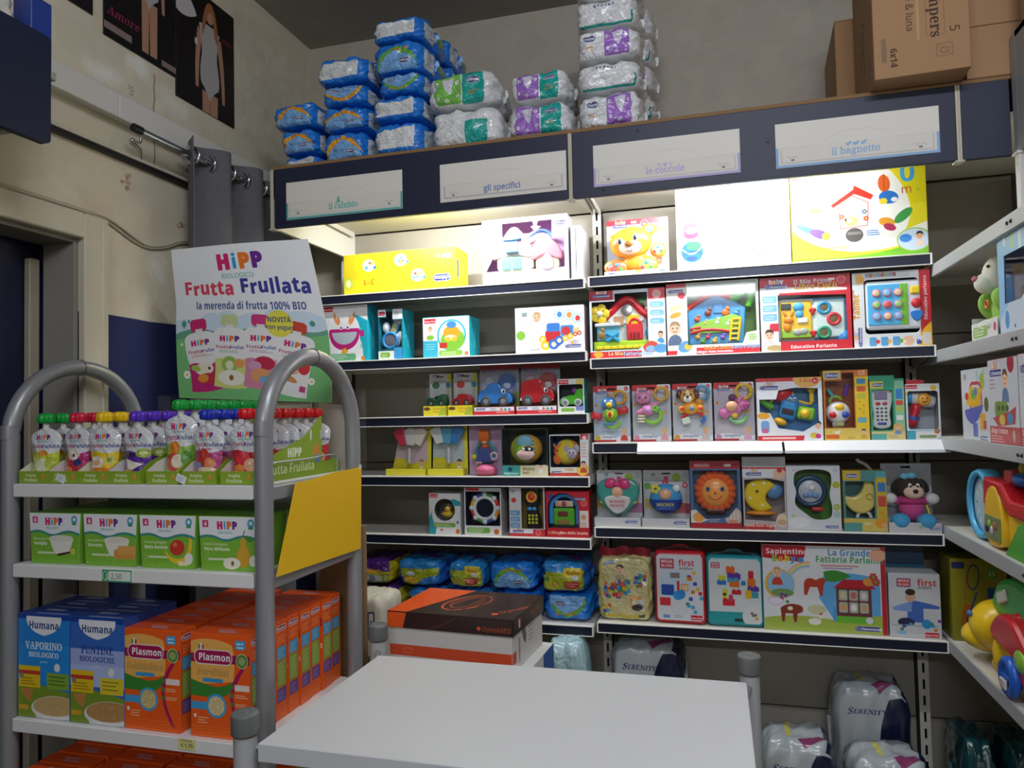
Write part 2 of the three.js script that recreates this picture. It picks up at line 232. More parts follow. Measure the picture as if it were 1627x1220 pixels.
const cab = thing('wall_cable', 'pale double cable along the door casing drooping across the cream wall', 'cable');
for (const o of [0, .006]) part(cab, 'cable', tube([[XL + .006, 2.023 + o, 1.75], [XL + .006, 2.023 + o, 1.2], [XL + .006, 2.022 + o, .73], [XL + .006, 2.01 + o * 2, .69], [XL + .006, 1.985 + o * 2, .62], [XL + .006, 1.977 + o, .57], [XL + .006, 1.99 + o, .5], [XL + .006, 2.02 + o, .43], [XL + .006, 2.03 + o, .38]], .0028, 60, 8), M('#b9b29c', .6));
// posters of fashion models
room(700);
function modelFigure(c, x, y, s, hair) {   // standing figure in a pale bodysuit, s = shoulder width
const skin = '#b88a6e';
path(c, [[x - s * .32, y + s * 1.9], [x - s * .3, y + s * 3.6], [x - s * .02, y + s * 3.6], [x, y + s * 2.1], [x + s * .04, y + s * 3.6], [x + s * .34, y + s * 3.6], [x + s * .36, y + s * 1.9]], skin);
path(c, [[x - s * .5, y + s * .1], [x - s * .66, y + s, x - s * .6, y + s * 1.9], [x - s * .48, y + s * 1.9], [x - s * .46, y + s * .9, x - s * .3, y + s * .3]], skin);
path(c, [[x + s * .5, y + s * .1], [x + s * .7, y + s, x + s * .68, y + s * 2.0], [x + s * .56, y + s * 2.0], [x + s * .5, y + s * .9, x + s * .3, y + s * .3]], skin);
path(c, [[x - s * .45, y], [x - s * .2, y - s * .1], [x + s * .2, y - s * .1], [x + s * .45, y], [x + s * .3, y + s * .6, x + s * .34, y + s * .9], [x + s * .5, y + s * 1.5, x + s * .38, y + s * 1.7], [x + s * .1, y + s * 1.9, x, y + s * 2.15], [x - s * .1, y + s * 1.9, x - s * .36, y + s * 1.7], [x - s * .46, y + s * 1.4, x - s * .34, y + s * .9], [x - s * .3, y + s * .6, x - s * .45, y]], '#b5b0ad');
oval(c, x + s * .02, y - s * .42, s * .19, s * .26, skin);
path(c, [[x - s * .2, y - s * .5], [x - s * .1, y - s * .85, x + s * .1, y - s * .78], [x + s * .34, y - s * .6, x + s * .4, y + s * .35], [x + s * .15, y + s * .2, x + s * .18, y - s * .4], [x, y - s * .7, x - s * .12, y - s * .3], [x - s * .2, y + s * .1, x - s * .3, y + s * .3], [x - s * .36, y - s * .1, x - s * .2, y - s * .5]], hair);
}
function wallPoster(label, z0, z1, y0, y1, draw) { const r = print(z1 - z0, y1 - y0, draw, 1300), t = thing('poster', label, 'poster'); part(t, 'print', cbox(XL, XL + .004, y0, y1, z0, z1, { right: r, all: '#141013' }, .0004), ink(r.a, .4)); }
wallPoster('dark poster of a model in a pale bodysuit, cropped by the picture top', .4458, .7212, 2.528, 2.935, (c, W, Hh) => {
rect(c, 0, 0, W, Hh, '#130f12'); modelFigure(c, .6 * W, Hh * .14, 92, '#6b4632'); rect(c, 0, Hh * .9, W * .36, 20, '#8f7b78'); rect(c, W * .78, Hh * .93, W * .25, 18, '#8f7b78');
tx(c, 'Amore', 10, Hh * .84, 34, '#8e2a52', { f: 'serif', it: 1 }); });
wallPoster('dark poster of a blonde model standing in a pale bodysuit beside the grey curtain', .163, .4455, 2.474, 2.86, (c, W, Hh) => {
rect(c, 0, 0, W, Hh, '#120d0e'); path(c, [[0, 40], [60, 20, 95, 90], [40, 130, 0, 110]], '#c9c4c2'); oval(c, 40, 30, 40, 26, '#7a4a35'); modelFigure(c, W * .55, Hh * .27, 112, '#a5683c');
rect(c, W * .3, Hh * .42, 12, 20, '#d8d2d0'); tx(c, 'Amore', W * .76, Hh * .3, 26, '#7a2440', { f: 'serif', it: 1 }); });
wallPoster('small dark picture with an orange glow at the top of the left wall', .757, 1.05, 2.56, 2.84, (c, W, Hh) => { rect(c, 0, 0, W, Hh, '#17131a'); path(c, [[W * .25, Hh * .5], [W * .5, Hh * .2, W * .7, Hh * .5], [W * .8, Hh * .9, W * .6, Hh], [W * .3, Hh]], '#c4803c'); path(c, [[W * .4, Hh * .6], [W * .5, Hh * .4, W * .6, Hh * .65], [W * .58, Hh]], '#e0a45a'); });
// grey eyelet curtain on its rod
const rod = thing('curtain_rod', 'slim steel curtain rod with a dark end cap on the left wall', 'curtain rod');
part(rod, 'rod', bar([-1.1, 2.27, .68], [-1.1, 2.27, -.28], .0085, 16), chrome);
part(rod, 'end_cap', bar([-1.1, 2.27, .672], [-1.1, 2.27, .7], .0115, 16), M('#17181a', .4));
part(rod, 'bracket', [bar([XL, 2.27, .03], [-1.1, 2.27, .03], .006), bar([XL, 2.27, -.26], [-1.1, 2.27, -.26], .006)], M('#3a3b3d', .4));
{ const cur = thing('curtain', 'grey cloth eyelet curtain bunched on the rod beside the navy canopy', 'curtain');
const z0 = .5, z1 = -.1, waves = 3.5, X = (u, v) => -1.1 + (.035 + .01 * v) * Math.sin(u * Math.PI * 2 * waves + 2.2) + .004 * noise.noise(u * 9, v * 6, 2);
const clothPaint = paint(512, .5, (g) => { g.fillStyle = '#66666a'; g.fillRect(0, 0, .5, .5); for (let i = 0; i < 700; i++) { g.globalAlpha = .3; g.strokeStyle = i % 2 ? '#8a8a8e' : '#434346'; g.lineWidth = .0012; const x = rnd() * .5, y = rnd() * .5; g.beginPath(); g.moveTo(x, y); i % 3 ? g.lineTo(x, y + .04) : g.lineTo(x + .04, y); g.stroke(); } });
const cg = sheet(110, 40, (u, v) => [X(u, 1 - v), .25 + (2.318 - .25) * v, z0 + (z1 - z0) * u + .004 * noise.noise(u * 5, v * 4, 9)], .003);
const uv = cg.attributes.uv; for (let i = 0; i < uv.count; i++) uv.setXY(i, uv.getX(i) * 1.4, uv.getY(i) * 2);
part(cur, 'cloth', cg, new THREE.MeshStandardMaterial({ map: clothPaint, roughness: .95 }));
for (let k = 0; k < 9; k++) { const u = (k * Math.PI - 2.2) / (Math.PI * 2 * waves); if (u > .01 && u < .99) part(cur, 'eyelet', [torus(.024, .005, 28), torus(.019, .003, 28)], chrome, [-1.1, 2.27, z0 + (z1 - z0) * u], [0, (k % 2 ? 1 : -1) * .3, 0]); }
}
// navy canopy hung on the left wall near the camera, with goods on it
const hood = thing('wall_canopy', 'navy board canopy hanging on the left wall nearest the camera', 'canopy');
part(hood, 'fascia', ext(roundRect(1.09, 2.068, 1.0, .229, .012), .018).rotateY(-Math.PI / 2).translate(-.95, 0, 0), navy);
part(hood, 'tray_board', [gbox(XL, -.968, 2.22, 2.238, 1.06, 2.05), gbox(XL, -.968, 2.1, 2.22, 1.1, 1.118)], M('#a9a595', .6));
// ceiling lamps of the shop: twin bare tubes on a batten
function ceilingLamp(label, x, z, w, power, drop) {
const t = thing('ceiling_lamp', label, 'lamp', [x, H - drop, z]);
if (drop > .01) for (const s of [-1, 1]) part(t, 'hanger', bar([s * w * .4, 0, 0], [s * w * .4, drop, 0], .004), chrome);
part(t, 'housing', [rbox(w + .06, .05, .1, .006).translate(0, -.026, 0), rbox(.02, .06, .09, .004).translate(-w / 2 - .015, -.075, 0), rbox(.02, .06, .09, .004).translate(w / 2 + .015, -.075, 0)], M('#e6e6e2', .5));
for (const s of [-1, 1]) {
part(t, 'light_tube', T(cyl(.013, w), 0, -.085, s * .028, 0, 0, Math.PI / 2), new THREE.MeshStandardMaterial({ color: 0xffffff, emissive: LAMP_COLOR, emissiveIntensity: 4 }));
const l = new THREE.RectAreaLight(LAMP_COLOR, power, w, .06); l.position.set(0, -.096, s * .045); l.rotation.set(s < 0 ? -.6 : -Math.PI + .6, 0, 0); t.add(l);
}
}
ceilingLamp('white twin tube ceiling lamp over the aisle behind the camera', .6, 2.1, 1.2, CEILING_LIGHT, 0);
ceilingLamp('white twin tube ceiling lamp at the far end of the aisle behind the camera', .5, 4.4, 1.2, CEILING_LIGHT * 1.25, .38);
// ---------------------------------------------------------------- shop shelving along the back wall and the right wall
const steel = M('#d3d0c6', .45), panelMat = M('#9d978a', .6), greySteel = M('#a9adb0', .42), rimWhite = M('#e9e7e0', .4);
function upright(label, x, z, h, w = .03, turn = 0) {   // slotted steel post: real slots through the face, a dark hollow behind
const t = thing('shelf_upright', label, 'shelf post', [x, 0, z], turn), s = poly([[-w / 2, 0], [w / 2, 0], [w / 2, h], [-w / 2, h]]);
for (let y = .3; y < h - .05; y += .05) s.holes.push(poly([[-.0035, y], [-.0035, y + .03], [.0035, y + .03], [.0035, y]]));
part(t, 'slotted_face', ext(s, .002, 0, 2), steel);
part(t, 'channel_side', [gbox(-w / 2, -w / 2 + .002, 0, h, -.036, 0), gbox(w / 2 - .002, w / 2, 0, h, -.036, 0), gbox(-w / 2, w / 2, 0, h, -.04, -.036)], M('#3b3a38', .6));
part(t, 'foot', gbox(-w / 2 - .004, w / 2 + .004, 0, .02, -.04, .01), steel);
return t;
}
upright('slotted pale steel post at the left end of the back shelving', -.985, -.252, 2.27);
upright('slotted pale steel post between the two bays of the back shelving', .0, -.252, 2.27);
upright('slotted pale steel post in the right corner of the back shelving', .978, -.252, 2.27);
{ const back = thing('shelving_back', 'pale grey steel back panels of the two-bay shelving', 'back panel');
for (const [a, b] of [[-.968, -.017], [.017, .961], [.996, 1.29]]) for (const [c, d] of [[.1, .5], [.503, .9], [.903, 1.3], [1.303, 1.7], [1.703, 2.185]]) part(back, 'panel', gbox(a, b, c, d, -.292, -.285, .002), panelMat); }
function backShelf(label, x0, x1, y, opt = {}) {
const t = thing('wall_shelf', label, 'shelf', [0, y, 0]), zf = opt.zf || 0;
part(t, 'shelf_board', [gbox(x0, x1, -.004, 0, -.284, zf - .004), gbox(x0, x1, -.03, -.004, -.284, -.28), gbox(x0, x0 + .003, -.03, -.004, -.28, zf - .006), gbox(x1 - .003, x1, -.03, -.004, -.28, zf - .006)], steel);
part(t, 'price_rail', [gbox(x0, x1, -.0035, .0005, zf - .006, zf + .004, .0008), gbox(x0, x1, -.033, -.0305, zf - .006, zf + .004, .0008), gbox(x0, x1, -.0305, -.0035, zf - .006, zf - .003, .0005)], rimWhite);
part(t, 'price_strip', gbox(x0 + .004, x1 - .004, -.0302, -.0038, zf - .003, zf + .0012, .0004), M('#141a30', .38));
part(t, 'rail_cap', gbox(x0 - .001, x0 + .004, -.033, .0005, zf - .006, zf + .0045, .001), rimWhite);
part(t, 'rail_cap', gbox(x1 - .004, x1 + .001, -.033, .0005, zf - .006, zf + .0045, .001), rimWhite);
for (const x of [x0 + .004, x1 - .004]) part(t, 'bracket', ext(poly([[-.25, -.005], [0, -.005], [0, -.02], [-.25, -.06]]), .003).rotateY(-Math.PI / 2).translate(x + .0015, 0, -.01), steel);
return t;
}
const RY = [1.907, 1.6462, 1.3803, 1.117, .8218], LY = [1.9051, 1.6721, 1.4746, 1.2739, 1.0783, .8073];
const ord = ['top', 'second', 'third', 'fourth', 'fifth'];
['the bear and two wide bright boxes', 'the farm, barn, book and tablet toy boxes', 'the row of rattle cards, keys, remote and hammer', 'the heart, ball, lion, moon and plush toys', 'the building block bags and the wide farm box'].forEach((s, i) => backShelf('right bay shelf carrying ' + s, .006, .986, RY[i]));
['the yellow box and the pastel cottage box', 'the turquoise boxes and the train box', 'the small boxed toy cars', 'the paper fan cards, doll and plush balls', 'the duck, mirror ring, phone and bus toys', 'the plastic bags of nappies'].forEach((s, i) => backShelf('left bay shelf carrying ' + s, -.972, -.006, LY[i]));
// two loose white label holders clipped over the rail of the third right shelf
for (const [x0, x1, l] of [[.148, .568, 'white label holder clipped under the rattle cards, left of two'], [.575, 1.004, 'white label holder clipped under keys and remote, right of two']]) {
const t = thing('label_holder', l, 'label holder'), s = poly([[.006, RY[2] + .001], [.034, RY[2] - .026], [.034, RY[2] - .034], [.03, RY[2] - .034], [.03, RY[2] - .028], [.005, RY[2] - .004]]);
part(t, 'holder', ext(s, x1 - x0).rotateY(-Math.PI / 2).translate(x1, 0, 0), M('#eceef0', .3));
}
// base decks
{ const t = thing('base_deck', 'low steel base shelf of the back shelving under the packs', 'shelf'); part(t, 'deck_board', [gbox(-.972, -.002, .185, .2, -.284, .14), gbox(.002, .986, .185, .2, -.284, .14)], steel); part(t, 'plinth', gbox(-.972, .986, 0, .185, .09, .1), M('#8f8c84', .5));
const r = thing('base_deck', 'low steel base shelf under the right wall shelving', 'shelf'); part(r, 'deck_board', gbox(.99, 1.3, .185, .2, -.284, .86), steel); part(r, 'plinth', gbox(1.02, 1.03, 0, .185, -.28, .86), M('#8f8c84', .5)); }
// canopy over the back shelving
const canopy = thing('shelf_canopy', 'navy fronted canopy along the top of the back shelving with raw board edge', 'canopy');
const FB = 2.087, FT = 2.277, chip = M('#8a6a45', .8);
for (const [a, b] of [[-.964, -.0], [.0115, .9855], [.997, 1.105]]) part(canopy, 'fascia_board', gbox(a, b, FB, FT, .246, .26, .001), navy);
part(canopy, 'top_board', gbox(-.97, 1.32, FT, 2.2875, ZB + .003, .259, .001), chip);
part(canopy, 'underside_board', [gbox(-.965, -.004, 2.19, 2.2, -.284, .244), gbox(.004, .984, 2.19, 2.2, -.284, .244), gbox(.992, 1.32, 2.19, 2.2, -.284, .244)], M('#dcd9cc', .6));
part(canopy, 'end_panel', ext(poly([[.26, FB], [.26, FT], [-.284, FT], [-.284, 2.09], [-.22, FB]]), .012).rotateY(-Math.PI / 2).translate(-.958, 0, 0), M('#e3e1d8', .5));
for (const [x, w] of [[-.967, .0055], [.0057, .0055], [.991, .0055]]) { part(canopy, 'edge_strip', [gbox(x - w, x - .0008, FB - .002, FT - .001, .247, .263, .0008), gbox(x + .0008, x + w, FB - .002, FT - .001, .247, .263, .0008), gbox(x - w, x + w, FB - .002, FT - .001, .246, .2605, .0005)], cream); part(canopy, 'strip_foot', gbox(x - .011, x + .011, FB - .005, FB - .0005, .235, .264, .001), cream); }
for (const x of [-.94, -.012, .012, .955]) part(canopy, 'arm', ext(poly([[.24, 2.189], [.24, 2.18], [-.24, 2.168], [-.24, 2.189]]), .004).rotateY(-Math.PI / 2).translate(x + .002, 0, 0), steel);
for (const [x, y] of [[.2, 2.262], [.1, 2.106], [.54, 2.19]]) part(canopy, 'screw', T(disc(.004, .003), x, y, .261), M('#11141c', .4));
// fluorescent tubes hidden behind the fascia
for (const [x, l] of [[-.42, 'left'], [.44, 'right']]) {
const t = thing('tube_lamp', 'short fluorescent tube under the ' + l + ' half of the navy canopy', 'lamp', [x, 2.168, .165]), L = .46;
part(t, 'lamp_batten', rbox(L + .06, .02, .036, .003).translate(0, .012, 0), M('#e8e8e4', .5));
part(t, 'light_tube', T(cyl(.008, L), 0, -.01, 0, 0, 0, Math.PI / 2), new THREE.MeshStandardMaterial({ color: 0xffffff, emissive: TUBE_COLOR, emissiveIntensity: 16 }));
part(t, 'tube_holder', [rbox(.012, .03, .022, .003).translate(-L / 2 - .008, -.006, 0), rbox(.012, .03, .022, .003).translate(L / 2 + .008, -.006, 0)], M('#e8e8e4', .5));
for (const [q, p] of [[-Math.PI / 2, [0, -.0195, 0]], [-.25, [0, -.0122, -.0095]]]) { const a = new THREE.RectAreaLight(TUBE_COLOR, q < -1 ? TUBE_LIGHT : TUBE_LIGHT * 3.4, L, .016); a.position.set(...p); a.rotation.x = q; t.add(a); }
}
// paper signs on the canopy
room(700);
function canopySign(word, label, x0, x1, y0, y1, edge, font, orn) {
const r = print(x1 - x0, y1 - y0, (c, W, Hh) => {
rect(c, 0, 0, W, Hh, '#e6e2d8'); rect(c, 0, Hh * .55, 7, Hh, edge); rect(c, W - 7, Hh * .55, 7, Hh, edge); rect(c, 0, Hh - 7, W, 7, edge);
rect(c, 7, Hh * .55, W - 14, Hh * .45 - 7, '#e3ded3'); path(c, [[7, Hh * .56], [W * .28, Hh * .56], [W * .38, Hh * .26, W * .52, Hh * .3], [W * .66, Hh * .28, W * .74, Hh * .56], [W - 7, Hh * .56]], null, '#c9c4b8', .7, false);
for (let x = 16; x < W - 16; x += 3.6) rect(c, x, Hh - 14, 1.3, 4, orn); for (let y = Hh * .6; y < Hh - 12; y += 3.6) { rect(c, 12, y, 4, 1.2, orn); rect(c, W - 16, y, 4, 1.2, orn); }
for (const x of [30, W - 56]) { for (let i = 0; i < 9; i++) oval(c, x + i * 3, Hh - 29 + (i % 3) * 2.4, 1.7, 1.4, '#b9b8b4'); rect(c, x + 8, Hh - 21, 8, 3.4, '#4d4f52'); }
const ink1 = font === 'serif' ? edge : '#5a7ab4'; tx(c, word, W * .5, Hh - 21, 23, ink1, { al: 'center', f: font, w: 'normal', st: ink1, lw: .8 });
if (word[0] === 'l') for (let i = -1; i < 2; i++) path(c, [[W * .5 + i * 16, Hh - 38], [W * .5 + i * 16 - 9, Hh - 50, W * .5 + i * 16, Hh - 45], [W * .5 + i * 16 + 9, Hh - 50, W * .5 + i * 16, Hh - 38]], i ? null : edge, edge, 1.2);
if (word === 'il bagnetto') for (let i = -1; i < 2; i++) { oval(c, W * .5 + i * 18, Hh - 46, 7 - Math.abs(i) * 2, 4, edge); oval(c, W * .5 + i * 18 + 6, Hh - 50, 3, 3, edge); }
if (word === 'il cambio') { oval(c, W * .46, Hh - 54, 4, 4.5, edge); oval(c, W * .46, Hh - 45, 6, 5.5, edge); oval(c, W * .44, Hh - 40, 3, 2.4, edge); oval(c, W * .49, Hh - 40, 3, 2.4, edge); }
}, 1150);
const t = thing('paper_sign', label, 'sign'); part(t, 'sheet', cbox(x0, x1, y0, y1, .2602, .2616, { front: r, all: '#e6e2d8' }, .0003), ink(r.a, .6));
}
canopySign('il cambio', 'paper sign reading il cambio with turquoise edge on the navy canopy', -.915, -.514, 2.109, 2.229, '#5ab5ad', 'serif', '#b4c9c4');
canopySign('gli specifici', 'white paper sign reading gli specifici on the navy canopy', -.3915, -.006, 2.114, 2.229, '#e3ded3', 'sans-serif', '#5d6f96');
canopySign('le coccole', 'paper sign reading le coccole with lilac edge on the navy canopy', .072, .469, 2.113, 2.232, '#b9aedd', 'serif', '#a8a4b2');
canopySign('il bagnetto', 'paper sign reading il bagnetto with light blue edge on the navy canopy', .559, .948, 2.112, 2.231, '#8fb6df', 'serif', '#9aa2ae');
// right wall shelving, seen end-on
upright('slotted pale steel post of the right wall shelving beside the corner', 1.298, -.2, 2.6, .03, -Math.PI / 2);
upright('slotted pale steel post of the right wall shelving nearest the camera', 1.298, .82, 2.6, .03, -Math.PI / 2);
const QY = [1.8747, 1.6302, 1.3886, 1.1404, .8253];
['left bare above the green plush bear', 'carrying the green plush bear and blue box', 'carrying the white toy boxes', 'carrying the yellow toy house', 'carrying the yellow, green and red toy vehicle'].forEach((s, i) => {
const t = thing('side_shelf', 'grey metal right wall shelf ' + s, 'shelf', [0, QY[i], 0]);
part(t, 'shelf_board', [gbox(.994, 1.296, -.004, 0, -.24, .8), gbox(.994, 1.296, -.03, -.004, -.24, -.236)], steel);
part(t, 'front_lip', [gbox(.988, .994, -.034, .001, -.24, .8, .0015), gbox(.994, 1.0, -.034, -.03, -.24, .8, .001)], greySteel);
for (const z of [.55, .57]) part(t, 'rivet', T(ball(.0045), .9885, -.017, z), M('#2a2b2d', .4));
});
{ const b = thing('shelving_back', 'pale steel back panels of the right wall shelving', 'back panel'); for (let i = 0; i < 5; i++) part(b, 'panel', gbox(1.302, 1.309, .1 + i * .4, .497 + i * .4, -.25, .85, .002), panelMat);
const c = thing('side_canopy', 'grey metal end of the canopy over the right wall shelving', 'canopy');
part(c, 'end_cheek', [gbox(1.107, 1.282, 2.085, 2.376, .27, .3), gbox(1.107, 1.125, 2.085, 2.376, .3, 1.2), gbox(1.107, 1.282, 2.36, 2.376, .3, 1.2)], M('#9b9c9a', .45));
part(c, 'strut', [gbox(1.104, 1.12, 1.876, 2.085, .276, .3, .002), gbox(1.1, 1.128, 2.078, 2.085, .27, .305)], M('#dddcd8', .4)); }
// ---------------------------------------------------------------- display trolley with arched ends
const TX0 = -1.115, TX1 = -.476, TZ0 = .672, TZ1 = 1.04, TS = [1.35, 1.177, .8475, .525, .2];
const tubeGrey = M('#9a9b9d', .35, { metalness: .35 }), boardWhite = M('#ebebe8', .4);
const trolley = thing('display_trolley', 'grey tube display trolley with arched ends and five white shelves', 'trolley');
for (const x of [TX0, TX1]) {
const pts = []; for (let y = .1; y < 1.45; y += .15) pts.push([x, y, TZ1]);
for (let i = 0; i <= 20; i++) { const a = Math.PI * i / 20; pts.push([x, 1.45 + .165 * Math.sin(a), (TZ0 + TZ1) / 2 + (TZ1 - TZ0) / 2 * Math.cos(a)]); }
for (let y = 1.3; y > .09; y -= .15) pts.push([x, y, TZ0]);
part(trolley, 'end_arch', tube(pts, .0185, 120, 16), tubeGrey);
part(trolley, 'joint_ring', torus(.0187, .0012, 24), M('#4d4e50', .5), [x, 1.615, (TZ0 + TZ1) / 2]);
for (const y of TS) part(trolley, 'side_rail', rbox(.022, .03, TZ1 - TZ0 - .03, .004).translate(x, y - .018, (TZ0 + TZ1) / 2), tubeGrey);
for (const z of [TZ0, TZ1]) part(trolley, 'caster', [T(disc(.04, .025), x, .04, z, 0, Math.PI / 2), rbox(.03, .05, .03, .004).translate(x, .075, z)], M('#3a3b3d', .5));
}
for (const y of TS) part(trolley, 'shelf_board', gbox(-1.096, -.4945, y - .028, y, TZ0 - .004, 1.05, .0015), boardWhite);
part(trolley, 'wire_guard', tube([[-.486, 1.352, 1.015], [-.486, 1.385, 1.015], [-.486, 1.389, 1.0], [-.486, 1.39, .87], [-.486, 1.391, .74], [-.486, 1.386, .733], [-.486, 1.352, .732]], .0022, 60), M('#b9babb', .3, { metalness: .6 }));
part(trolley, 'clear_guard', gbox(-1.07, -.452, 1.352, 1.548, .645, .648, .0005), film);
room(900);
{ // price tickets and the yellow card
const a = print(.076, .026, (c, W, Hh) => { rect(c, 0, 0, W, Hh, '#2f9a5d'); rect(c, 16, 3, W - 19, Hh - 6, '#e9f0e6'); oval(c, 8.5, Hh / 2, 6.5, 9, null, 0, '#dfeedd', 1.6); tx(c, 'EURO', 12, Hh - 5, 5, '#dfeedd', { rot: -1.57 }); tx(c, '2,50', 22, Hh - 6.5, 15, '#2b6a58', { it: 1, w: 'normal' }); }, 1900);
const t = thing('price_ticket', 'green edged price ticket reading 2,50 on the second trolley shelf', 'price ticket'); part(t, 'card', cbox(-.8555, -.7805, 1.1495, 1.1752, 1.0505, 1.0517, { front: a }, .0003), ink(a.a, .5));
const b = print(.043, .022, (c, W, Hh) => { rect(c, 0, 0, W, Hh, '#e6df8f'); lines(c, 6, 2.5, 30, 2, 2.6, '#7d7a5a', 1); tx(c, '€ 1,70', W / 2, Hh - 4.5, 10, '#5d5a3a', { al: 'center' }); }, 1900);
const u = thing('price_ticket', 'small yellow price ticket on the third trolley shelf below the orange boxes', 'price ticket'); part(u, 'card', cbox(-.6705, -.6275, .826, .848, 1.0505, 1.0515, { front: b }, .0003), ink(b.a, .5));
const y = thing('yellow_card', 'blank yellow card sheet hung on the right end of the trolley', 'card'), q = [[.962, 1.3475], [.67, 1.36], [.68, 1.161], [1.034, 1.17]];
part(y, 'sheet', sheet(12, 10, (u2, v) => { const L = (i) => (1 - v) * ((1 - u2) * q[3][i] + u2 * q[2][i]) + v * ((1 - u2) * q[0][i] + u2 * q[1][i]); return [-.4545 + .0035 * Math.sin(u2 * 3.1) * Math.sin(v * 2.5), L(1) - .0015 * Math.sin(u2 * 9) * v, L(0)]; }, .001), M('#e8b800', .6));
part(y, 'tape', gbox(-.4548, -.4535, 1.353, 1.363, .67, .684, .0003), M('#d8d3c2', .3));
}
// poster card of the fruit drinks
{ room(1500); const r = print(.42, .4, (c, W, Hh) => {
rect(c, 0, 0, W, Hh, '#eef0f1');
path(c, [[0, 205], [40, 195, 70, 205], [105, 175, 130, 190], [160, 170, 190, 195], [230, 180, 260, 190], [300, 160, 330, 185], [380, 175, W, 200], [W, 250], [0, 250]], '#cfe3ef');
path(c, [[0, 235], [60, 215, 110, 228], [150, 238, 200, 225], [290, 205, 340, 226], [390, 240, W, 225], [W, Hh], [0, Hh]], '#6aa68a'); path(c, [[0, 250], [80, 232, 160, 246], [260, 262, W, 238], [W, Hh], [0, Hh]], '#7cc37a');
oval(c, 26, 212, 7, 8, '#4f9a8a'); rect(c, 25, 216, 2, 9, '#4f9a8a'); oval(c, 41, 206, 4, 4, '#4f9a8a'); oval(c, 385, 212, 7, 7, '#4f9a8a');
c.save(); c.translate(W / 2, 0); c.rotate(-.02); hippBio(c, -66, 70, 58); c.restore();
const wave = (s, x, y, sz, col) => { let q = x; s.split('').forEach((l, i) => { tx(c, l, q, y + (i % 2 ? 2 : -1), sz, col, { st: col, lw: 2 }); c.font = 'bold ' + sz + 'px sans-serif'; q += c.measureText(l).width + 1; }); return q; };
wave('Frutta', 32, 140, 50, '#dd4b5f'); wave('Frullata', 205, 137, 50, '#3c3f94'); tx(c, 'la merenda di frutta 100% BIO', W / 2 + 12, 178, 25, '#3a4a8c', { al: 'center', sx: .86 });
for (const [x, y, k] of [[30, 340, 11], [18, 262, 4], [370, 352, 9], [385, 300, 8], [34, 258, 4]]) flower(c, x, y, k);
const pouch = (x, y, rot, cap, base, col, fruit) => { c.save(); c.translate(x, y); c.rotate(rot); c.scale(1.24, .96); rrect(c, -20, -58, 40, 30, 9, cap); rect(c, -9, -34, 18, 12, '#e8e6e2');
path(c, [[-38, -8], [-36, -26, -12, -26], [12, -26], [36, -26, 38, -8], [40, 30, 34, 55], [34, 100, 38, 128], [0, 136, -38, 128], [-34, 100, -34, 55], [-40, 30, -38, -8]], '#f0efec'); path(c, [[-35, 58], [-20, 48, 0, 62], [20, 70, 35, 50], [34, 100, 38, 128], [0, 136, -38, 128], [-34, 100, -35, 58]], base);
hipp(c, -24, 8, 19); tx(c, 'Frutta', -33, 28, 11.5, '#b8325a', {}); tx(c, 'Frullata', 0, 28, 11.5, '#3c3f94', { sx: .85 }); lines(c, -26, 33, 52, 2, 4, col, 1.3); fruit(c); c.restore(); };
pouch(75, 256, -.12, '#cf2f6e', '#c42a77', '#c66', (c) => { oval(c, 0, 72, 22, 17, '#f3e8d2'); oval(c, 12, 72, 3, 4, '#5a3a22'); oval(c, -20, 68, 12, 8, '#a8c95a', .5); oval(c, 4, 98, 26, 14, '#c8374a'); oval(c, -6, 96, 13, 11, '#e9953f'); });
pouch(162, 246, .04, '#cdd79a', '#d5e07f', '#8a8', (c) => { oval(c, -2, 70, 18, 22, '#9cc05a'); oval(c, -2, 72, 9, 12, '#e6ecc2'); oval(c, 20, 66, 12, 12, '#eda55a'); oval(c, 2, 104, 30, 20, '#f4f1df'); oval(c, 2, 104, 5, 7, '#8a6a3a'); });
pouch(248, 246, .06, '#d23f7f', '#d98aa8', '#c7a', (c) => { oval(c, 6, 66, 22, 18, '#c92f52'); oval(c, -14, 74, 14, 12, '#d9a0c0'); oval(c, 0, 98, 24, 18, '#e9a06a'); oval(c, 8, 108, 12, 10, '#7aa7d9'); });
pouch(336, 262, .2, '#cf4a35', '#efece8', '#caa', (c) => { oval(c, -6, 62, 22, 18, '#efb08a'); oval(c, 22, 56, 12, 18, '#d83a3a'); oval(c, -10, 88, 24, 8, '#cf8f5a', .3); rect(c, 20, 102, 12, 14, '#c8407a'); });
oval(c, 300, 212, 36, 32, '#e7de4d', -.15); tx(c, 'NOVITÀ', 300, 208, 17, '#33408c', { al: 'center', rot: .03 }); tx(c, 'con yogurt', 301, 226, 14.5, '#33408c', { al: 'center', rot: .05 });
}, 2200);
const L = [[1.5388, -.9565], [1.62, -.963], [1.7, -.967], [1.7892, -.968], [1.86, -.979], [1.9305, -.9899]], Rr = [[1.5152, -.5161], [1.6, -.5145], [1.68, -.523], [1.7634, -.542], [1.85, -.563], [1.9261, -.5836]];
const pick = (A, v) => { const k = Math.min(4.999, v * 5), i = Math.floor(k), f = k - i; return [A[i][1] + (A[i + 1][1] - A[i][1]) * f, A[i][0] + (A[i + 1][0] - A[i][0]) * f]; };
const t = thing('poster_card', 'tall promotional poster card for fruit pouches standing at the back of the trolley', 'poster');
const g = sheet(24, 30, (u, v) => { if (v < .35) v = v; const a = pick(L, v), b = pick(Rr, v); return [a[0] + (b[0] - a[0]) * u, a[1] + (b[1] - a[1]) * u, .7 + .012 * Math.sin(u * 3.14) - .012 * v * v]; }, .0016, r, '#c9c2b2');
part(t, 'printed_card', g, ink(r.a, .38));
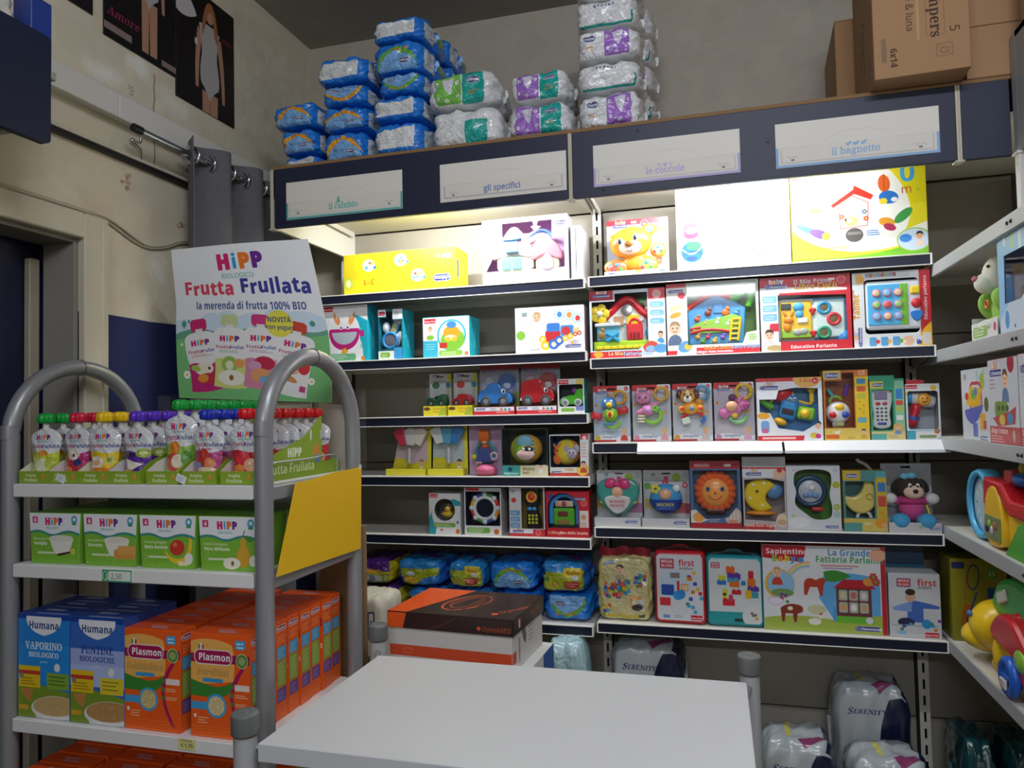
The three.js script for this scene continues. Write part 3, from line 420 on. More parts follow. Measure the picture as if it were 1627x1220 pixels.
part(t, 'stand_tab', [gbox(-.9, -.57, 1.351, 1.56, .699, .7012, .0003), gbox(-.75, -.72, 1.351, 1.75, .674, .676, .0003)], M('#a79b84', .8));
const bk = thing('cardboard_sheet', 'plain grey cardboard sheet standing behind the red capped pouches', 'cardboard'); part(bk, 'board', sheet(8, 8, (u, v) => [-.56 + .07 * u, 1.351 + .165 * v - .006 * u * v, .683 + .004 * Math.sin(u * 3)], .003), M('#a3998b', .85));
}
// ---------------------------------------------------------------- fruit pouches in their cardboard trays
const LIME = '#8fae2e';
room(700);
const trayPrint = print(.079, .027, (c, W, Hh) => { rect(c, 0, 0, W, Hh, LIME); tx(c, 'Frutta', W * .42, 12, 9.5, '#e9f0cf', { al: 'center' }); tx(c, 'Frullata', W * .42, 22, 9.5, '#e9f0cf', { al: 'center' }); oval(c, W * .84, 13, 4.4, 4.4, '#e08a3c'); oval(c, W * .84, 8, 2.5, 2.5, '#e9a45c'); }, 1900);
const trayWall = print(.34, .135, (c, W, Hh) => { rect(c, 0, 0, W, Hh, LIME); hipp(c, 108, 88, 24); rect(c, 100, 66, 84, 26, LIME); tx(c, 'HiPP', 118, 88, 25, '#f0f3dc', { st: '#f0f3dc', lw: 1.6 }); tx(c, 'Frutta Frullata', 36, 121, 27, '#e3ecb9'); for (const [x, y, k] of [[235, 70, 9], [228, 82, 8], [243, 84, 8], [240, 98, 10]]) oval(c, x, y, k, k, y > 90 ? '#6f8fc4' : '#d98a3a'); }, 1500);
const trayInk = ink(trayWall.a, .55);
const trayLabels = ['leftmost lime cardboard tray holding green capped pear pouches', 'lime cardboard tray holding magenta pouches with crimson caps', 'lime cardboard tray holding yellow pouches', 'lime cardboard tray holding purple pouches', 'lime cardboard tray holding the tall apple pouches', 'lime cardboard tray holding pouches with blue caps', 'rightmost lime cardboard tray with tall printed side by red capped pouches'];
const flavours = [
['green capped pear', '#12a23c', '#c3d12e', (c) => { oval(c, 30, 88, 13, 17, '#cfd75a'); oval(c, 46, 70, 12, 7, '#e09a3c'); oval(c, 46, 98, 16, 16, '#e9eccb'); oval(c, 62, 92, 10, 14, '#b7c63a'); }],
['crimson capped magenta', '#d0203f', '#b9206f', (c) => { oval(c, 44, 74, 17, 13, '#efe3d2'); oval(c, 46, 76, 3, 4, '#6a3a22'); oval(c, 40, 100, 22, 14, '#c8343f'); oval(c, 56, 92, 8, 8, '#2f3b7c'); oval(c, 30, 108, 16, 7, '#e58a3c'); }],
['yellow capped', '#f0c40c', '#eec51a', (c) => { oval(c, 34, 92, 17, 15, '#f3ead6'); oval(c, 34, 92, 8, 7, '#eeb98a'); oval(c, 62, 86, 11, 11, '#d8d46a'); oval(c, 62, 86, 5, 5, '#8fa53a'); oval(c, 42, 110, 28, 7, '#e8862e'); }],
['purple capped', '#5a2fc0', '#5b2a94', (c) => { path(c, [[22, 84], [30, 116], [66, 96]], '#f4efdc'); oval(c, 64, 72, 16, 10, '#a9bd4e'); oval(c, 64, 72, 8, 4, '#dbe39a'); for (const x of [26, 34, 42]) oval(c, x, 76, 5, 5, '#2f1d5c'); oval(c, 30, 112, 14, 5, '#e39a3c'); }],
['tall green capped apple', '#12a23c', '#8cc04a', (c) => { oval(c, 36, 74, 13, 13, '#e58a2e'); oval(c, 34, 100, 20, 17, '#d84a3a'); oval(c, 44, 98, 14, 13, '#f1e6c9'); oval(c, 62, 92, 10, 14, '#5c9a3a'); }],
['blue capped yogurt', '#1d33b0', '#b94a86', (c) => { oval(c, 40, 82, 15, 19, '#c8402f'); oval(c, 56, 94, 12, 12, '#e08a5a'); oval(c, 28, 100, 9, 9, '#7a9ad0'); oval(c, 48, 108, 20, 6, '#ecd9b0'); }],
['red capped strawberry', '#d8141c', '#cf2a30', (c) => { oval(c, 40, 84, 15, 15, '#e23b44'); oval(c, 58, 98, 14, 14, '#f0b58a'); oval(c, 34, 106, 12, 9, '#e98a3c'); }]];
const pouchW = (v) => { const k = [[0, .0362], [.12, .0352], [.35, .0335], [.55, .035], [.72, .04], [.82, .041], [.9, .037], [.96, .026], [1, .011]]; for (let i = 1; i < k.length; i++) if (v <= k[i][0]) { const f = (v - k[i - 1][0]) / (k[i][0] - k[i - 1][0]); return k[i - 1][1] + (k[i][1] - k[i - 1][1]) * f * f * (3 - 2 * f); } return .011; };
function pouch(f, label, hgt) {
const [, capC, base, fruit] = f, t = thing('fruit_pouch', label, 'pouch');
const r = print(.084, .125, (c, W, Hh) => { rect(c, 0, 0, W, Hh, '#d9dadc'); path(c, [[0, 60], [20, 50, 42, 57], [64, 64, W, 50], [W, Hh], [0, Hh]], base); hipp(c, 24, 27, 15); tx(c, 'BIOLOGICO', 28, 33, 5, '#5a9a94', {}); tx(c, 'Frutta', 14, 46, 11.5, '#b8305a', { sx: .85 }); tx(c, 'Frullata', 42, 46, 11.5, '#373a8c', { sx: .85 }); if (f === flavours[5]) tx(c, '& Yogurt', 42, 55, 8, '#b8305a', { al: 'center' }); c.save(); c.translate(0, -12); fruit(c); c.restore(); }, 1700);
const th = (u, v) => (.017 * Math.pow(1 - v, .7) + .004) * Math.pow(Math.max(0, 1 - u * u), .62) + .0006 * Math.sin(u * 9 + v * 21 + hgt * 99), hh = hgt * .118;
const side = (s, reg) => { const g = grid(14, 16, (u, v) => { const U = u * 2 - 1; return [U * pouchW(v), v * hh, s * th(U, v)]; }, s < 0), uv = g.attributes.uv; for (let i = 0; i < uv.count; i++) uv.setXY(i, reg.u0 + (reg.u1 - reg.u0) * (.5 + (uv.getX(i) - .5) * pouchW(uv.getY(i)) / .042), reg.v0 + (reg.v1 - reg.v0) * uv.getY(i)); return g; };
part(t, 'pouch_body', [side(1, r), side(-1, sw('#b9bbbe', r.a)), flatUV(grid(14, 6, (u, v) => { const U = u * 2 - 1; return [U * pouchW(0), .001, (v * 2 - 1) * Math.max(.0001, th(U, 0))]; }, false), sw(base, r.a))], ink(r.a, .2, { clearcoat: .8, clearcoatRoughness: .08, bumpMap: crinkle, bumpScale: .0012 }));
part(t, 'spout', cyl(.0068, .016, .0068, 14).translate(0, hh + .004, 0), M('#e2e0da', .4));
const cap = lathe([[0, .0225], [.009, .0225], [.0148, .0195], [.0168, .014], [.0168, .004], [.0135, .0005], [.006, 0]], 48), p = cap.attributes.position;
for (let i = 0; i < p.count; i++) { const a = Math.atan2(p.getZ(i), p.getX(i)), k = 1 + .085 * Math.cos(a * 8) * Math.min(1, Math.hypot(p.getX(i), p.getZ(i)) / .012); p.setXYZ(i, p.getX(i) * k, p.getY(i), p.getZ(i) * k); }
part(t, 'cap', smooth(cap).translate(0, hh + .0105, 0), plastic(capC)); return t;
}
const nth = ['first', 'second', 'third', 'fourth', 'fifth', 'sixth', 'seventh', 'eighth'];
const TRAYX = [-1.0515, -.9715, -.8915, -.8115, -.716, -.627, -.5375]; let trayProto;
for (let k = 0; k < 7; k++) {
const cx = TRAYX[k], w = .0395;
if (!trayProto) {
trayProto = thing('pouch_tray', trayLabels[k], 'tray', [cx, 1.3502, 0]);
part(trayProto, 'tray_base', cbox(-w, w, 0, .0015, .7, 1.04, { all: '#d8d2c4' }, .0003), trayInk);
part(trayProto, 'front_lip', cbox(-w, w, 0, .027, 1.0385, 1.04, { front: trayPrint, all: LIME, back: '#e6e2d8' }, .0003), trayInk);
part(trayProto, 'back_wall', cbox(-w, w, 0, .03, .7, .7012, { all: LIME }, .0003), trayInk);
const prof = [[.7, 0], [1.0384, 0], [1.0384, .028], [1.01, .045], [.97, .057], [.86, .087], [.785, .134], [.78, .134], [.78, .03], [.7, .03]];
for (const s of [-1, 1]) { const g = ext(poly(prof), .0011), nn = g.attributes.normal, p = g.attributes.position, uv = g.attributes.uv, wht = sw('#e9e6dc', trayWall.a), lim = sw(LIME, trayWall.a);
for (let i = 0; i < p.count; i++) { const out = s > 0 ? nn.getZ(i) < -.5 : nn.getZ(i) > .5, inn = Math.abs(nn.getZ(i)) > .5 && !out; if (out) uv.setXY(i, trayWall.u0 + (trayWall.u1 - trayWall.u0) * (1.04 - p.getX(i)) / .34, trayWall.v0 + (trayWall.v1 - trayWall.v0) * p.getY(i) / .135); else uv.setXY(i, inn ? wht.u0 : lim.u0, inn ? wht.v0 : lim.v0); }
part(trayProto, 'side_wall', g.rotateY(-Math.PI / 2).translate(s > 0 ? w : -w + .0011, 0, 0), trayInk); }
} else copy(trayProto, trayLabels[k], [cx, 1.3502, 0]);
const f = flavours[k], hgt = k === 4 ? 1.19 : 1, n = 7; let proto;
for (let i = 0; i < n; i++) {
const z = [1.008, 1.0, 1.008, 1.0, .985, 1.008, 1.006][k] - i * .044, lab = f[0] + ' pouch, ' + (i ? nth[i] + ' from the front' : 'frontmost') + ' in its tray', p = [cx + [0, 0, .002, 0, .001, -.001, .001][k] + rr(-.001, .001), 1.3519, z], turn = rr(-.09, .09);
if (!proto) { proto = pouch(f, lab, hgt); proto.position.set(...p); proto.rotation.y = turn; } else copy(proto, lab, p, turn);
}
}
{ const r = print(.022, .014, (c, W, Hh) => { rrect(c, 0, 0, W, Hh, 3, '#e9ebee'); lines(c, 4, 4, 14, 3, 3, '#aab0ba', 1); }); for (const [x, l] of [[-.975, 'small white tag on the second lime tray from the left'], [-.668, 'small white tag on the lime tray under the apple pouches']]) { const t = thing('shelf_tag', l, 'tag', [x, 1.362, 1.0412], 0); part(t, 'tag_card', cbox(-.012, .012, -.008, .008, 0, .0008, { front: r }, .0002), ink(r.a, .5), null, [0, 0, -.4]); } }
// ---------------------------------------------------------------- boxes on the trolley
function cartonRows(name, label0, labelN, cat, w, h, d, faces, spots, inkRough, taper, extra) {
let proto;
spots.forEach(([x, y, z, lab], i) => {
if (proto) { copy(proto, lab, [x, y, z]); return; }
proto = thing(name, lab, cat, [x, y, z]);
const g = cbox(-w / 2, w / 2, 0, h, -d / 2, d / 2, faces, .0009), p = g.attributes.position;
if (taper) { for (let j = 0; j < p.count; j++) p.setX(j, p.getX(j) * (1 - taper * (1 - p.getY(j) / h) ** 2)); g.computeVertexNormals(); }
const any = Object.values(faces).find((f) => f.a); part(proto, 'carton', g, ink(any.a, inkRough || .38)); extra && extra(proto);
});
}
room(900);
function cupPrint(num, name2, name3, draw) {
return print(.14, .109, (c, W, Hh) => { rect(c, 0, 0, W, Hh, '#eceef0'); path(c, [[0, 42], [20, 36, 40, 42], [60, 52, 80, 44], [110, 34, W, 46], [W, Hh], [0, Hh]], '#7fb83c'); path(c, [[0, 40], [20, 34, 40, 40], [60, 50, 80, 42], [110, 32, W, 44], [W, 49], [110, 37, 80, 47], [60, 55, 40, 45], [20, 39, 0, 45]], '#3d8f86');
for (let i = 0; i < 26; i++) oval(c, rr(4, W - 4), rr(56, Hh - 3), .9, .9, '#e8f0b8'); hippBio(c, 42, 25, 20); rect(c, 8, 8, 14, 14, '#cf2f6e'); tx(c, num, 15, 20, 13, '#fff', { al: 'center' }); oval(c, 122, 14, 8, 9, '#4aa0c0'); oval(c, 122, 13, 4, 4, '#e8f2f0'); rect(c, 116, 20, 12, 5, '#3f9a5a');
tx(c, name2, 9, 58, 7, '#e6efce', { w: 'normal' }); tx(c, name3, 9, 69, 9.5, '#f4f8e4'); rect(c, 18, 84, 52, 4.5, '#d9e3bd'); draw(c, W, Hh); }, 1500);
}
const cupFace = [
cupPrint('6', 'Merenda al latte', 'Vaniglia', (c) => { path(c, [[52, 55], [86, 44, 122, 55], [112, 88, 106, 88], [88, 92, 72, 88], [60, 80, 52, 55]], '#eceadf'); oval(c, 87, 54, 34, 7, '#dfe0cc'); path(c, [[76, 88], [100, 84, 128, 80], [100, 92, 76, 92]], '#4a3320'); flower(c, 122, 82, 7, '#e9d95a', '#d8a52e', 6); }),
cupPrint('6', 'Merenda al latte', 'Biscotto', (c) => { path(c, [[52, 55], [86, 44, 122, 55], [112, 88, 106, 88], [88, 92, 72, 88], [60, 80, 52, 55]], '#eceadf'); oval(c, 87, 54, 34, 7, '#e2e0cc'); rrect(c, 80, 74, 60, 20, 4, '#d7984a'); rrect(c, 90, 66, 60, 18, 4, '#e0a75a'); for (let i = 0; i < 9; i++) oval(c, 90 + i * 5, 82 + (i % 2) * 5, 1, 1, '#a86d2c'); }),
cupPrint('4', 'Frutta Grattugiata', 'Mela Banana', (c) => { oval(c, 94, 66, 20, 16, '#cf3d2a'); oval(c, 88, 60, 6, 5, '#e87a5a'); path(c, [[62, 70], [80, 96, 112, 86], [128, 70, 124, 44], [132, 48], [138, 78, 116, 96], [84, 108, 62, 78]], '#f0c92e'); oval(c, 106, 98, 9, 5, '#f5ecc4'); oval(c, 118, 99, 7, 4, '#f0e4b0'); oval(c, 126, 88, 11, 12, '#ecece4'); }),
cupPrint('4', 'Frutta Grattugiata', 'Pera Williams', (c) => { path(c, [[102, 40], [112, 44, 112, 58], [132, 78, 122, 96], [106, 106, 92, 96], [84, 80, 98, 58], [96, 44, 102, 40]], '#d9a834'); path(c, [[104, 40], [104, 30, 108, 28]], null, '#6a4a22', 2, false); oval(c, 118, 44, 10, 5, '#4f8f3a', .5); oval(c, 78, 94, 22, 12, '#f3eeda'); oval(c, 80, 94, 4, 5, '#8a6a3a'); oval(c, 132, 88, 10, 11, '#ecece4'); })];
[[-1.003, 'green and white carton of dessert cups with a vanilla bowl'], [-.857, 'green and white carton of dessert cups with a biscuit bowl'], [-.712, 'green and white fruit carton picturing apple and banana'], [-.566, 'green and white fruit carton picturing a pear']].forEach(([x, l], k) => {

cartonRows('dessert_carton', 0, 0, 'carton', .14, .109, .1, { front: cupFace[k], all: '#7fb83c' }, [1.03 - .05, .875, .768].map((z, i) => [x, 1.1772, z, ['', 'second ', 'third '][i] + (i ? 'row ' : 'front ') + l]), .36, .09);
});
room(1300);
function cerealPrint(w, h, name1, name2, bg, fg, grain) {
return print(w, h, (c, W, Hh) => { rect(c, 0, 0, W, Hh, bg[0]); rect(c, 0, Hh * .3, W, Hh * .35, bg[1]); if (bg[2]) rect(c, 0, Hh * .45, W, Hh * .2, bg[2]); path(c, [[0, Hh * .68], [W * .4, Hh * .66, W, Hh * .74], [W, Hh], [0, Hh]], '#7f9a2e'); rect(c, 0, 0, W, Hh * .05, '#1d4396');
path(c, [[W * .16, 5], [W * .84, 5], [W * .86, 36, W * .5, 46], [W * .14, 36, W * .16, 5]], '#eef0f2'); tx(c, 'Humana', W / 2, 32, 22, '#26407e', { al: 'center', sx: .92 }); tx(c, name1, W / 2, 76, 22, fg, { al: 'center', f: 'serif', sx: .82 }); tx(c, name2, W / 2, 93, 15.5, fg, { al: 'center', f: 'serif', sx: .9 }); tx(c, 'pastina', W / 2, 104, 6, '#cfe0f4', { al: 'center', w: 'normal' });
rect(c, 2, 112, W * .42, 46, '#ecc71e'); rect(c, 2, 122, W * .42, 8, '#c8402f'); lines(c, 8, 138, W * .32, 3, 6, '#9a7a1e', 2); oval(c, 10, 134, 6, 6, '#8a8a7a'); rect(c, W * .56, 124, W * .42, 34, bg[2] ? '#e6cf2e' : '#86ad3a'); lines(c, W * .6, 131, W * .34, 3, 8, bg[2] ? '#7a7a2a' : '#3c6a2e', 2); oval(c, W * .76, 112, 8, 9, '#e9ece6');
path(c, [[W * .06, 162], [W * .3, 160], [W * .24, 190], [W * .1, 176]], '#c88a4a'); oval(c, W * .72, 198, W * .46, 26, '#e6e4e0', -.04); oval(c, W * .72, 194, W * .42, 21, grain, -.04); for (let i = 0; i < 160; i++) oval(c, W * .72 + rr(-1, 1) * W * .36, 194 + rr(-1, 1) * 15, 1, .8, i % 2 ? '#d9bd84' : '#b98f54'); path(c, [[W * .3, 204], [W * .45, 226, W * .72, 226], [W, 224, W * 1.1, 206], [W * 1.1, 232], [W * .4, 232]], '#dcdad6'); rect(c, 3, 196, 26, 10, '#e0a92e'); }, 1450);
}
const humTop = print(.142, .05, (c, W, Hh) => { rect(c, 0, 0, W, Hh, '#1f3f8c'); rect(c, W * .3, 8, W * .36, 12, '#aab6d6'); rect(c, W * .3, Hh - 10, W * .62, 4, '#cfd6e6'); }, 900);
[[-1.0248, 'blue cereal box of vaporino with a bowl', ['VAPORINO', 'BIOLOGICO', ['#2a86d8', '#2b90e2'], '#f2f4f6', '#cdae74']], [-.8835, 'violet blue cereal box of puntine with a bowl', ['PUNTINE', 'BIOLOGICHE', ['#3a6cc0', '#a4b4e4', '#b4c4ec'], '#27408c', '#b98d54']]].forEach(([x, l, a], k) =>
cartonRows('cereal_box', 0, 0, 'cereal box', .1405, .222, .05, { front: cerealPrint(.1405, .222, ...a), top: humTop, all: '#2450a0' }, [0, 1, 2].map((i) => [x, .8478, 1.012 - i * .052, l + (i ? ', ' + nth[i] + ' from the front' : ' facing front')]), .32));
room(1300);
const plasSide = print(.044, .205, (c, W, Hh) => { rect(c, 0, 0, W, Hh, '#f0601a'); rrect(c, 4, 10, W - 8, 11, 5, '#8c1d4a', '#efe4e0', 1.6); tx(c, 'Plasmon', W / 2, 19, 8, '#fff', { al: 'center' }); lines(c, 7, 32, W - 14, 3, 6, '#f7b98a', 1.4); rect(c, 5, 54, W - 10, 27, '#3d9fd0'); lines(c, 8, 59, W - 16, 4, 5.4, '#cfe6f2', 1.2); rect(c, 5, 84, W - 10, 54, '#8aa83a'); lines(c, 8, 89, W - 16, 9, 5.2, '#dfe6b4', 1.3); rect(c, 5, 141, W - 10, 28, '#6a4a96'); lines(c, 8, 147, W - 16, 4, 5.2, '#c9b4dc', 1.2); for (let y = 174; y < Hh; y += 5) for (let x = 4; x < W; x += 5) oval(c, x, y, .9, .9, '#f4a05a'); }, 1500);
const plasTop = print(.138, .044, (c, W, Hh) => { rect(c, 0, 0, W, Hh, '#ee5a18'); for (let i = 0; i < 3; i++) lines(c, W * .34 + i * 4, 14 + i * 7, W * .34, 1, 6, '#c9b0c4', 4); rect(c, 0, Hh * .48, W, .8, '#b8400e'); tx(c, '10', W * .74, 38, 7, '#b8a02e'); }, 900);
function plasFront(name, grain) {
return print(.138, .205, (c, W, Hh) => { rect(c, 0, 0, W, Hh, '#f4601c'); path(c, [[0, 16], [W * .35, 2, W * .7, 20], [W * .78, 50, W * .72, 92], [0, 104]], '#f2b45a'); path(c, [[0, 92], [W * .2, 100, W * .42, 104], [W * .6, 104, W * .74, 90], [W * .72, 124, W * .4, 126], [0, 124]], '#3f8a36');
oval(c, 24, 28, 7, 9, '#efe6da'); rect(c, 18, 22, 4, 11, '#3f8a46'); rect(c, 27, 22, 4, 11, '#c8343a'); rect(c, 0, 40, W, 17, '#9c1c4c'); rrect(c, 9, 32, 88, 28, 13, '#a81d50', '#f4ece6', 2); tx(c, 'Plasmon', 56, 53, 20, '#fff', { al: 'center', sx: .92 }); oval(c, 120, 50, 13, 14, '#5c8a3c', 0, '#d8e0b0', 1.5); oval(c, 120, 50, 8, 8, '#9cb46a'); rrect(c, 104, 10, 24, 18, 3, '#4aa4d8'); tx(c, 'dal 4°', 116, 18, 6, '#fff', { al: 'center' }); tx(c, 'mese', 116, 25, 6, '#fff', { al: 'center' });
tx(c, name, 52, 82, 17, '#c8a05a', { al: 'center', f: 'serif', st: '#b98a44', lw: .6 }); rrect(c, 28, 88, 48, 8, 4, '#3f9ad4'); path(c, [[118, 64], [96, 90, 92, 120], [92, 150, 116, 190], [126, 196], [120, 182], [100, 150, 100, 122], [104, 96, 126, 66]], '#b01e5c'); rrect(c, -6, 136, 60, 15, 5, '#4aa6dc'); oval(c, 60, 142, 24, 24, '#4aa6dc'); oval(c, 60, 142, 19, 19, grain); for (let i = 0; i < 120; i++) { const a = rnd() * 6.28, q = 18 * Math.sqrt(rnd()); oval(c, 60 + q * Math.cos(a), 142 + q * Math.sin(a), 1.1, .9, i % 2 ? '#f0e2b0' : '#b99a5c'); }
for (let i = 0; i < 3; i++) { oval(c, 96, 102 + i * 17, 4, 4.5, '#4c8a3a'); lines(c, 104, 100 + i * 17, 30, 2, 4, '#f4d0b0', 1.6); } rect(c, 103, 97, 34, 12, '#f0e6da'); lines(c, 16, 166, 26, 3, 5, '#f8c8a0', 1.8); oval(c, 10, 164, 3.4, 4, '#f4ece0'); for (let y = 184; y < Hh; y += 6) for (let x = 2; x < W - 20; x += 6) oval(c, x + (y % 12) / 2, y, 1.1, 1.1, '#eea53a'); }, 1450);
}
const plasA = plasFront('Sabbiolina', '#d8c07c'), plasB = plasFront('Forellini', '#e6cf9a');
[[-.7445, plasA, 'orange pasta box with a blue spoon, sabbiolina kind'], [-.584, plasB, 'orange pasta box with a blue spoon, forellini kind']].forEach(([x, fr, l], k) =>
cartonRows('pasta_box', 0, 0, 'pasta box', .138, .205, .044, { front: fr, right: plasSide, left: plasSide, top: plasTop, all: '#f0601a' }, [0, 1, 2, 3, 4, 5, 6, 7].map((i) => [x + rr(-.002, .002), .8478, 1.014 - i * .0458, l + (i ? ', ' + nth[i] + ' from the front' : ', frontmost')]), .34));
cartonRows('pasta_box', 0, 0, 'pasta box', .138, .205, .044, { front: plasA, right: plasSide, left: plasSide, top: plasTop, all: '#f0601a' }, [0, 1, 2, 3].flatMap((c) => [0, 1, 2, 3, 4].map((i) => [-1.02 + c * .15 + rr(-.003, .003), .5253, 1.015 - i * .049, 'orange pasta box on the lowest visible trolley shelf, ' + nth[c] + ' column, ' + nth[i] + ' row'])), .34);
// ---------------------------------------------------------------- white promotion table
const table = thing('display_table', 'white topped low table with four capped grey corner poles', 'table');
part(table, 'tabletop', gbox(-.363, .427, .914, .9436, .778, 1.23, .0012), M('#d2d4d6', .38));
part(table, 'lower_shelf', gbox(-.363, .427, .69, .718, .778, 1.23, .0012), M('#d9d9d6', .4));
for (const [x, z] of [[-.3985, 1.213], [-.405, .692], [.434, .742], [.462, 1.26]]) {
const top = .952; part(table, 'pole', cyl(.0195, top, .0195, 28).translate(x, top / 2, z), M('#b4b5b6', .4));
const cp = part(table, 'pole_cap', lathe([[.02, -.002], [.0235, 0], [.0235, .03], [.0215, .034], [.012, .035], [.0105, .0335], [.005, .0335], [.004, .0355], [0, .0355]], 36), M('#6b6e6d', .5)); cp.position.set(x, top, z);
part(table, 'cap_ring', torus(.0196, .001, 28).rotateX(Math.PI / 2), M('#6a4638', .6), [x, top - .003, z]);
const ix = x < 0 ? -.363 : .427, iz = Math.min(1.2, Math.max(.8, z)); for (const y of [.93, .705]) part(table, 'joint', bar([x, y - .004, z], [ix, y - .004, iz], .006), tubeGrey);
}
{ const r = print(.2, .1, (c, W, Hh) => { rect(c, 0, 0, W, Hh, '#8fb52e'); rect(c, 46, 0, 84, Hh, '#dfe2dc'); tx(c, 'Sabbiolina', 88, 62, 17, '#4c5660', { al: 'center' }); rect(c, 0, Hh * .5, W, .8, '#74962a'); }, 1000);
const t = thing('baby_food_box', 'green and white box lying under the white table', 'food box', [-.245, .7182, 1.148]); part(t, 'carton', cbox(-.1, .1, 0, .15, -.05, .05, { top: r, all: '#8fb52e' }), ink(r.a, .4));
copy(t, 'second green box under the white table, right of the first', [-.03, .7182, 1.15], .06); }
// ---------------------------------------------------------------- shoe box on its stack behind the table
{ room(700);
const lidTop = print(.33, .24, (c, W, Hh) => { rect(c, 0, 0, W, Hh, '#33221f'); path(c, [[0, 0], [W * .42, 0], [W * .3, Hh * .5, W * .16, Hh], [0, Hh]], '#ef5d20'); c.globalAlpha = 1; oval(c, W * .5, Hh * .5, 46, 78, null, .35, '#d8582a', 7); for (let i = 0; i < 5; i++) oval(c, W * .5, Hh * .5, 18 + i * 5, 60 - i * 2, null, .35, '#a84a26', 2); for (let i = 0; i < 4; i++) path(c, [[W * .55, 0], [W * .8 - i * 18, Hh * .3, W * .6 - i * 20, Hh]], null, '#4a3029', 5, false); c.save(); c.translate(W * .84, Hh * .86); c.rotate(-.95); oval(c, 0, -7, 9, 9, '#e05a2a'); tx(c, 'DynaMED', 14, 2, 27, '#e05a2a', { w: 'normal' }); c.restore(); }, 1100);
const lidFront = print(.33, .04, (c, W, Hh) => { rect(c, 0, 0, W, Hh, '#33221f'); path(c, [[0, 0], [W * .16, 0], [W * .13, Hh], [0, Hh]], '#ef5d20'); path(c, [[W * .3, Hh], [W * .5, Hh * .6, W * .56, 0]], null, '#5a3329', 4, false); oval(c, W * .74, 25, 5, 5, '#e05a2a'); tx(c, 'DynaMED', W * .765, 31, 17, '#c85a30', { w: 'normal' }); });
const lidSide = print(.24, .04, (c, W, Hh) => { rect(c, 0, 0, W, Hh, '#33221f'); rect(c, 38, 8, 7, 22, '#3f8a50'); rect(c, 45, 8, 7, 22, '#e6e2da'); rect(c, 52, 8, 7, 22, '#c8343a'); oval(c, W * .62, 18, 4, 4, '#e05a2a'); tx(c, 'DynaMED', W * .66, 22, 12, '#a84a2a', { w: 'normal' }); });
const bFront = print(.322, .09, (c, W, Hh) => { rect(c, 0, 0, W, Hh, '#d6d4d0'); rect(c, 0, Hh * .62, W, Hh * .22, '#d8502a'); oval(c, 50, Hh * .73, 12, 5, null, 0, '#e8845a', 1.5); });
const bSide = print(.232, .09, (c, W, Hh) => { rect(c, 0, 0, W, Hh, '#d6d4d0'); rect(c, 0, Hh * .62, 30, Hh * .22, '#d8502a'); rect(c, W - 26, 0, 26, 28, '#d8502a'); path(c, [[70, 30], [90, 22], [104, 40], [100, 56], [84, 50]], '#6a6c72'); rect(c, 46, 36, 12, 44, '#9a9894'); lines(c, 120, 16, 40, 6, 8, '#8a8884', 2); });
const t = thing('shoe_box', 'white shoe box with orange and brown lid behind the white table', 'box', [-.241, .873, .514], -.075);
part(t, 'box_body', cbox(-.161, .161, 0, .12, -.116, .116, { front: bFront, right: bSide, left: bSide, all: '#d6d4d0' }), ink(bFront.a, .45));
part(t, 'lid', [cbox(-.165, .165, .1245, .127, -.12, .12, { top: lidTop, all: '#33221f' }), cbox(-.165, .165, .087, .1246, .1172, .12, { front: lidFront, all: '#33221f' }, .0004), cbox(-.165, .165, .087, .1246, -.12, -.1172, { all: '#33221f' }, .0004), cbox(.1622, .165, .087, .1246, -.12, .12, { right: lidSide, all: '#33221f' }, .0004), cbox(-.165, -.1622, .087, .1246, -.12, .12, { all: '#ef5d20' }, .0004)], ink(lidTop.a, .3));
const inteF = print(.36, .1, (c, W, Hh) => { rect(c, 0, 0, W, Hh, '#dfe0e0'); path(c, [[W * .84, 0], [W, 0], [W, Hh], [W * .9, Hh]], '#2b5fae'); tx(c, 'INTEX', W * .66, 40, 26, '#2c3a4c'); });
const inteS = print(.25, .1, (c, W, Hh) => { rect(c, 0, 0, W, Hh, '#dfe0e0'); tx(c, 'INTEX', 36, 40, 28, '#2c3a4c'); rect(c, W * .62, 0, W * .38, Hh, '#2b5fae'); });
const b = thing('white_carton', 'white and blue carton lettered INTEX under the shoe box', 'box', [-.235, .62, .505], -.05); part(b, 'carton', cbox(-.18, .182, 0, .2525, -.125, .13, { front: inteF, right: inteS, all: '#dcdcda' }), ink(inteF.a, .45));
const kr = (name, label, x0, x1, h, z0, z1) => { const k = thing(name, label, 'box'); part(k, 'carton', gbox(x0, x1, .0005, h, z0, z1, .002), M('#9a7a52', .85)); part(k, 'packing_tape', [gbox((x0 + x1) / 2 - .025, (x0 + x1) / 2 + .025, h - .0002, h + .0006, z0 + .002, z1 - .002, .0002), gbox((x0 + x1) / 2 - .025, (x0 + x1) / 2 + .025, h - .08, h, z1 - .0003, z1 + .0006, .0002)], M('#b99a6a', .3)); };
kr('brown_carton', 'brown carton carrying the white and blue carton behind the table', -.44, -.02, .619, .33, .665); kr('brown_carton', 'brown carton under the cream pack beside the plank', -.72, -.52, .699, .19, .42);
const pk = print(.12, .25, (c, W, Hh) => { rect(c, 0, 0, W, Hh, '#d9d3bf'); rrect(c, 80, 40, 18, 68, 2, '#e6e2d4', '#3a3f66', 4); rect(c, 87, 62, 4, 20, '#3a3f66'); rrect(c, 78, 160, 16, 60, 2, '#5c6a48'); rect(c, 96, 170, 12, 50, '#8a8c80'); });
const w = thing('cream_pack', 'cream wrapped pack with a dark outlined label beside the plank', 'pack', [-.616, .7, .29]); part(w, 'wrapper', pillow(.13, .262, .16, { front: pk, all: '#d9d3bf' }, { p: 12, amp: .002 }), ink(pk.a, .35));
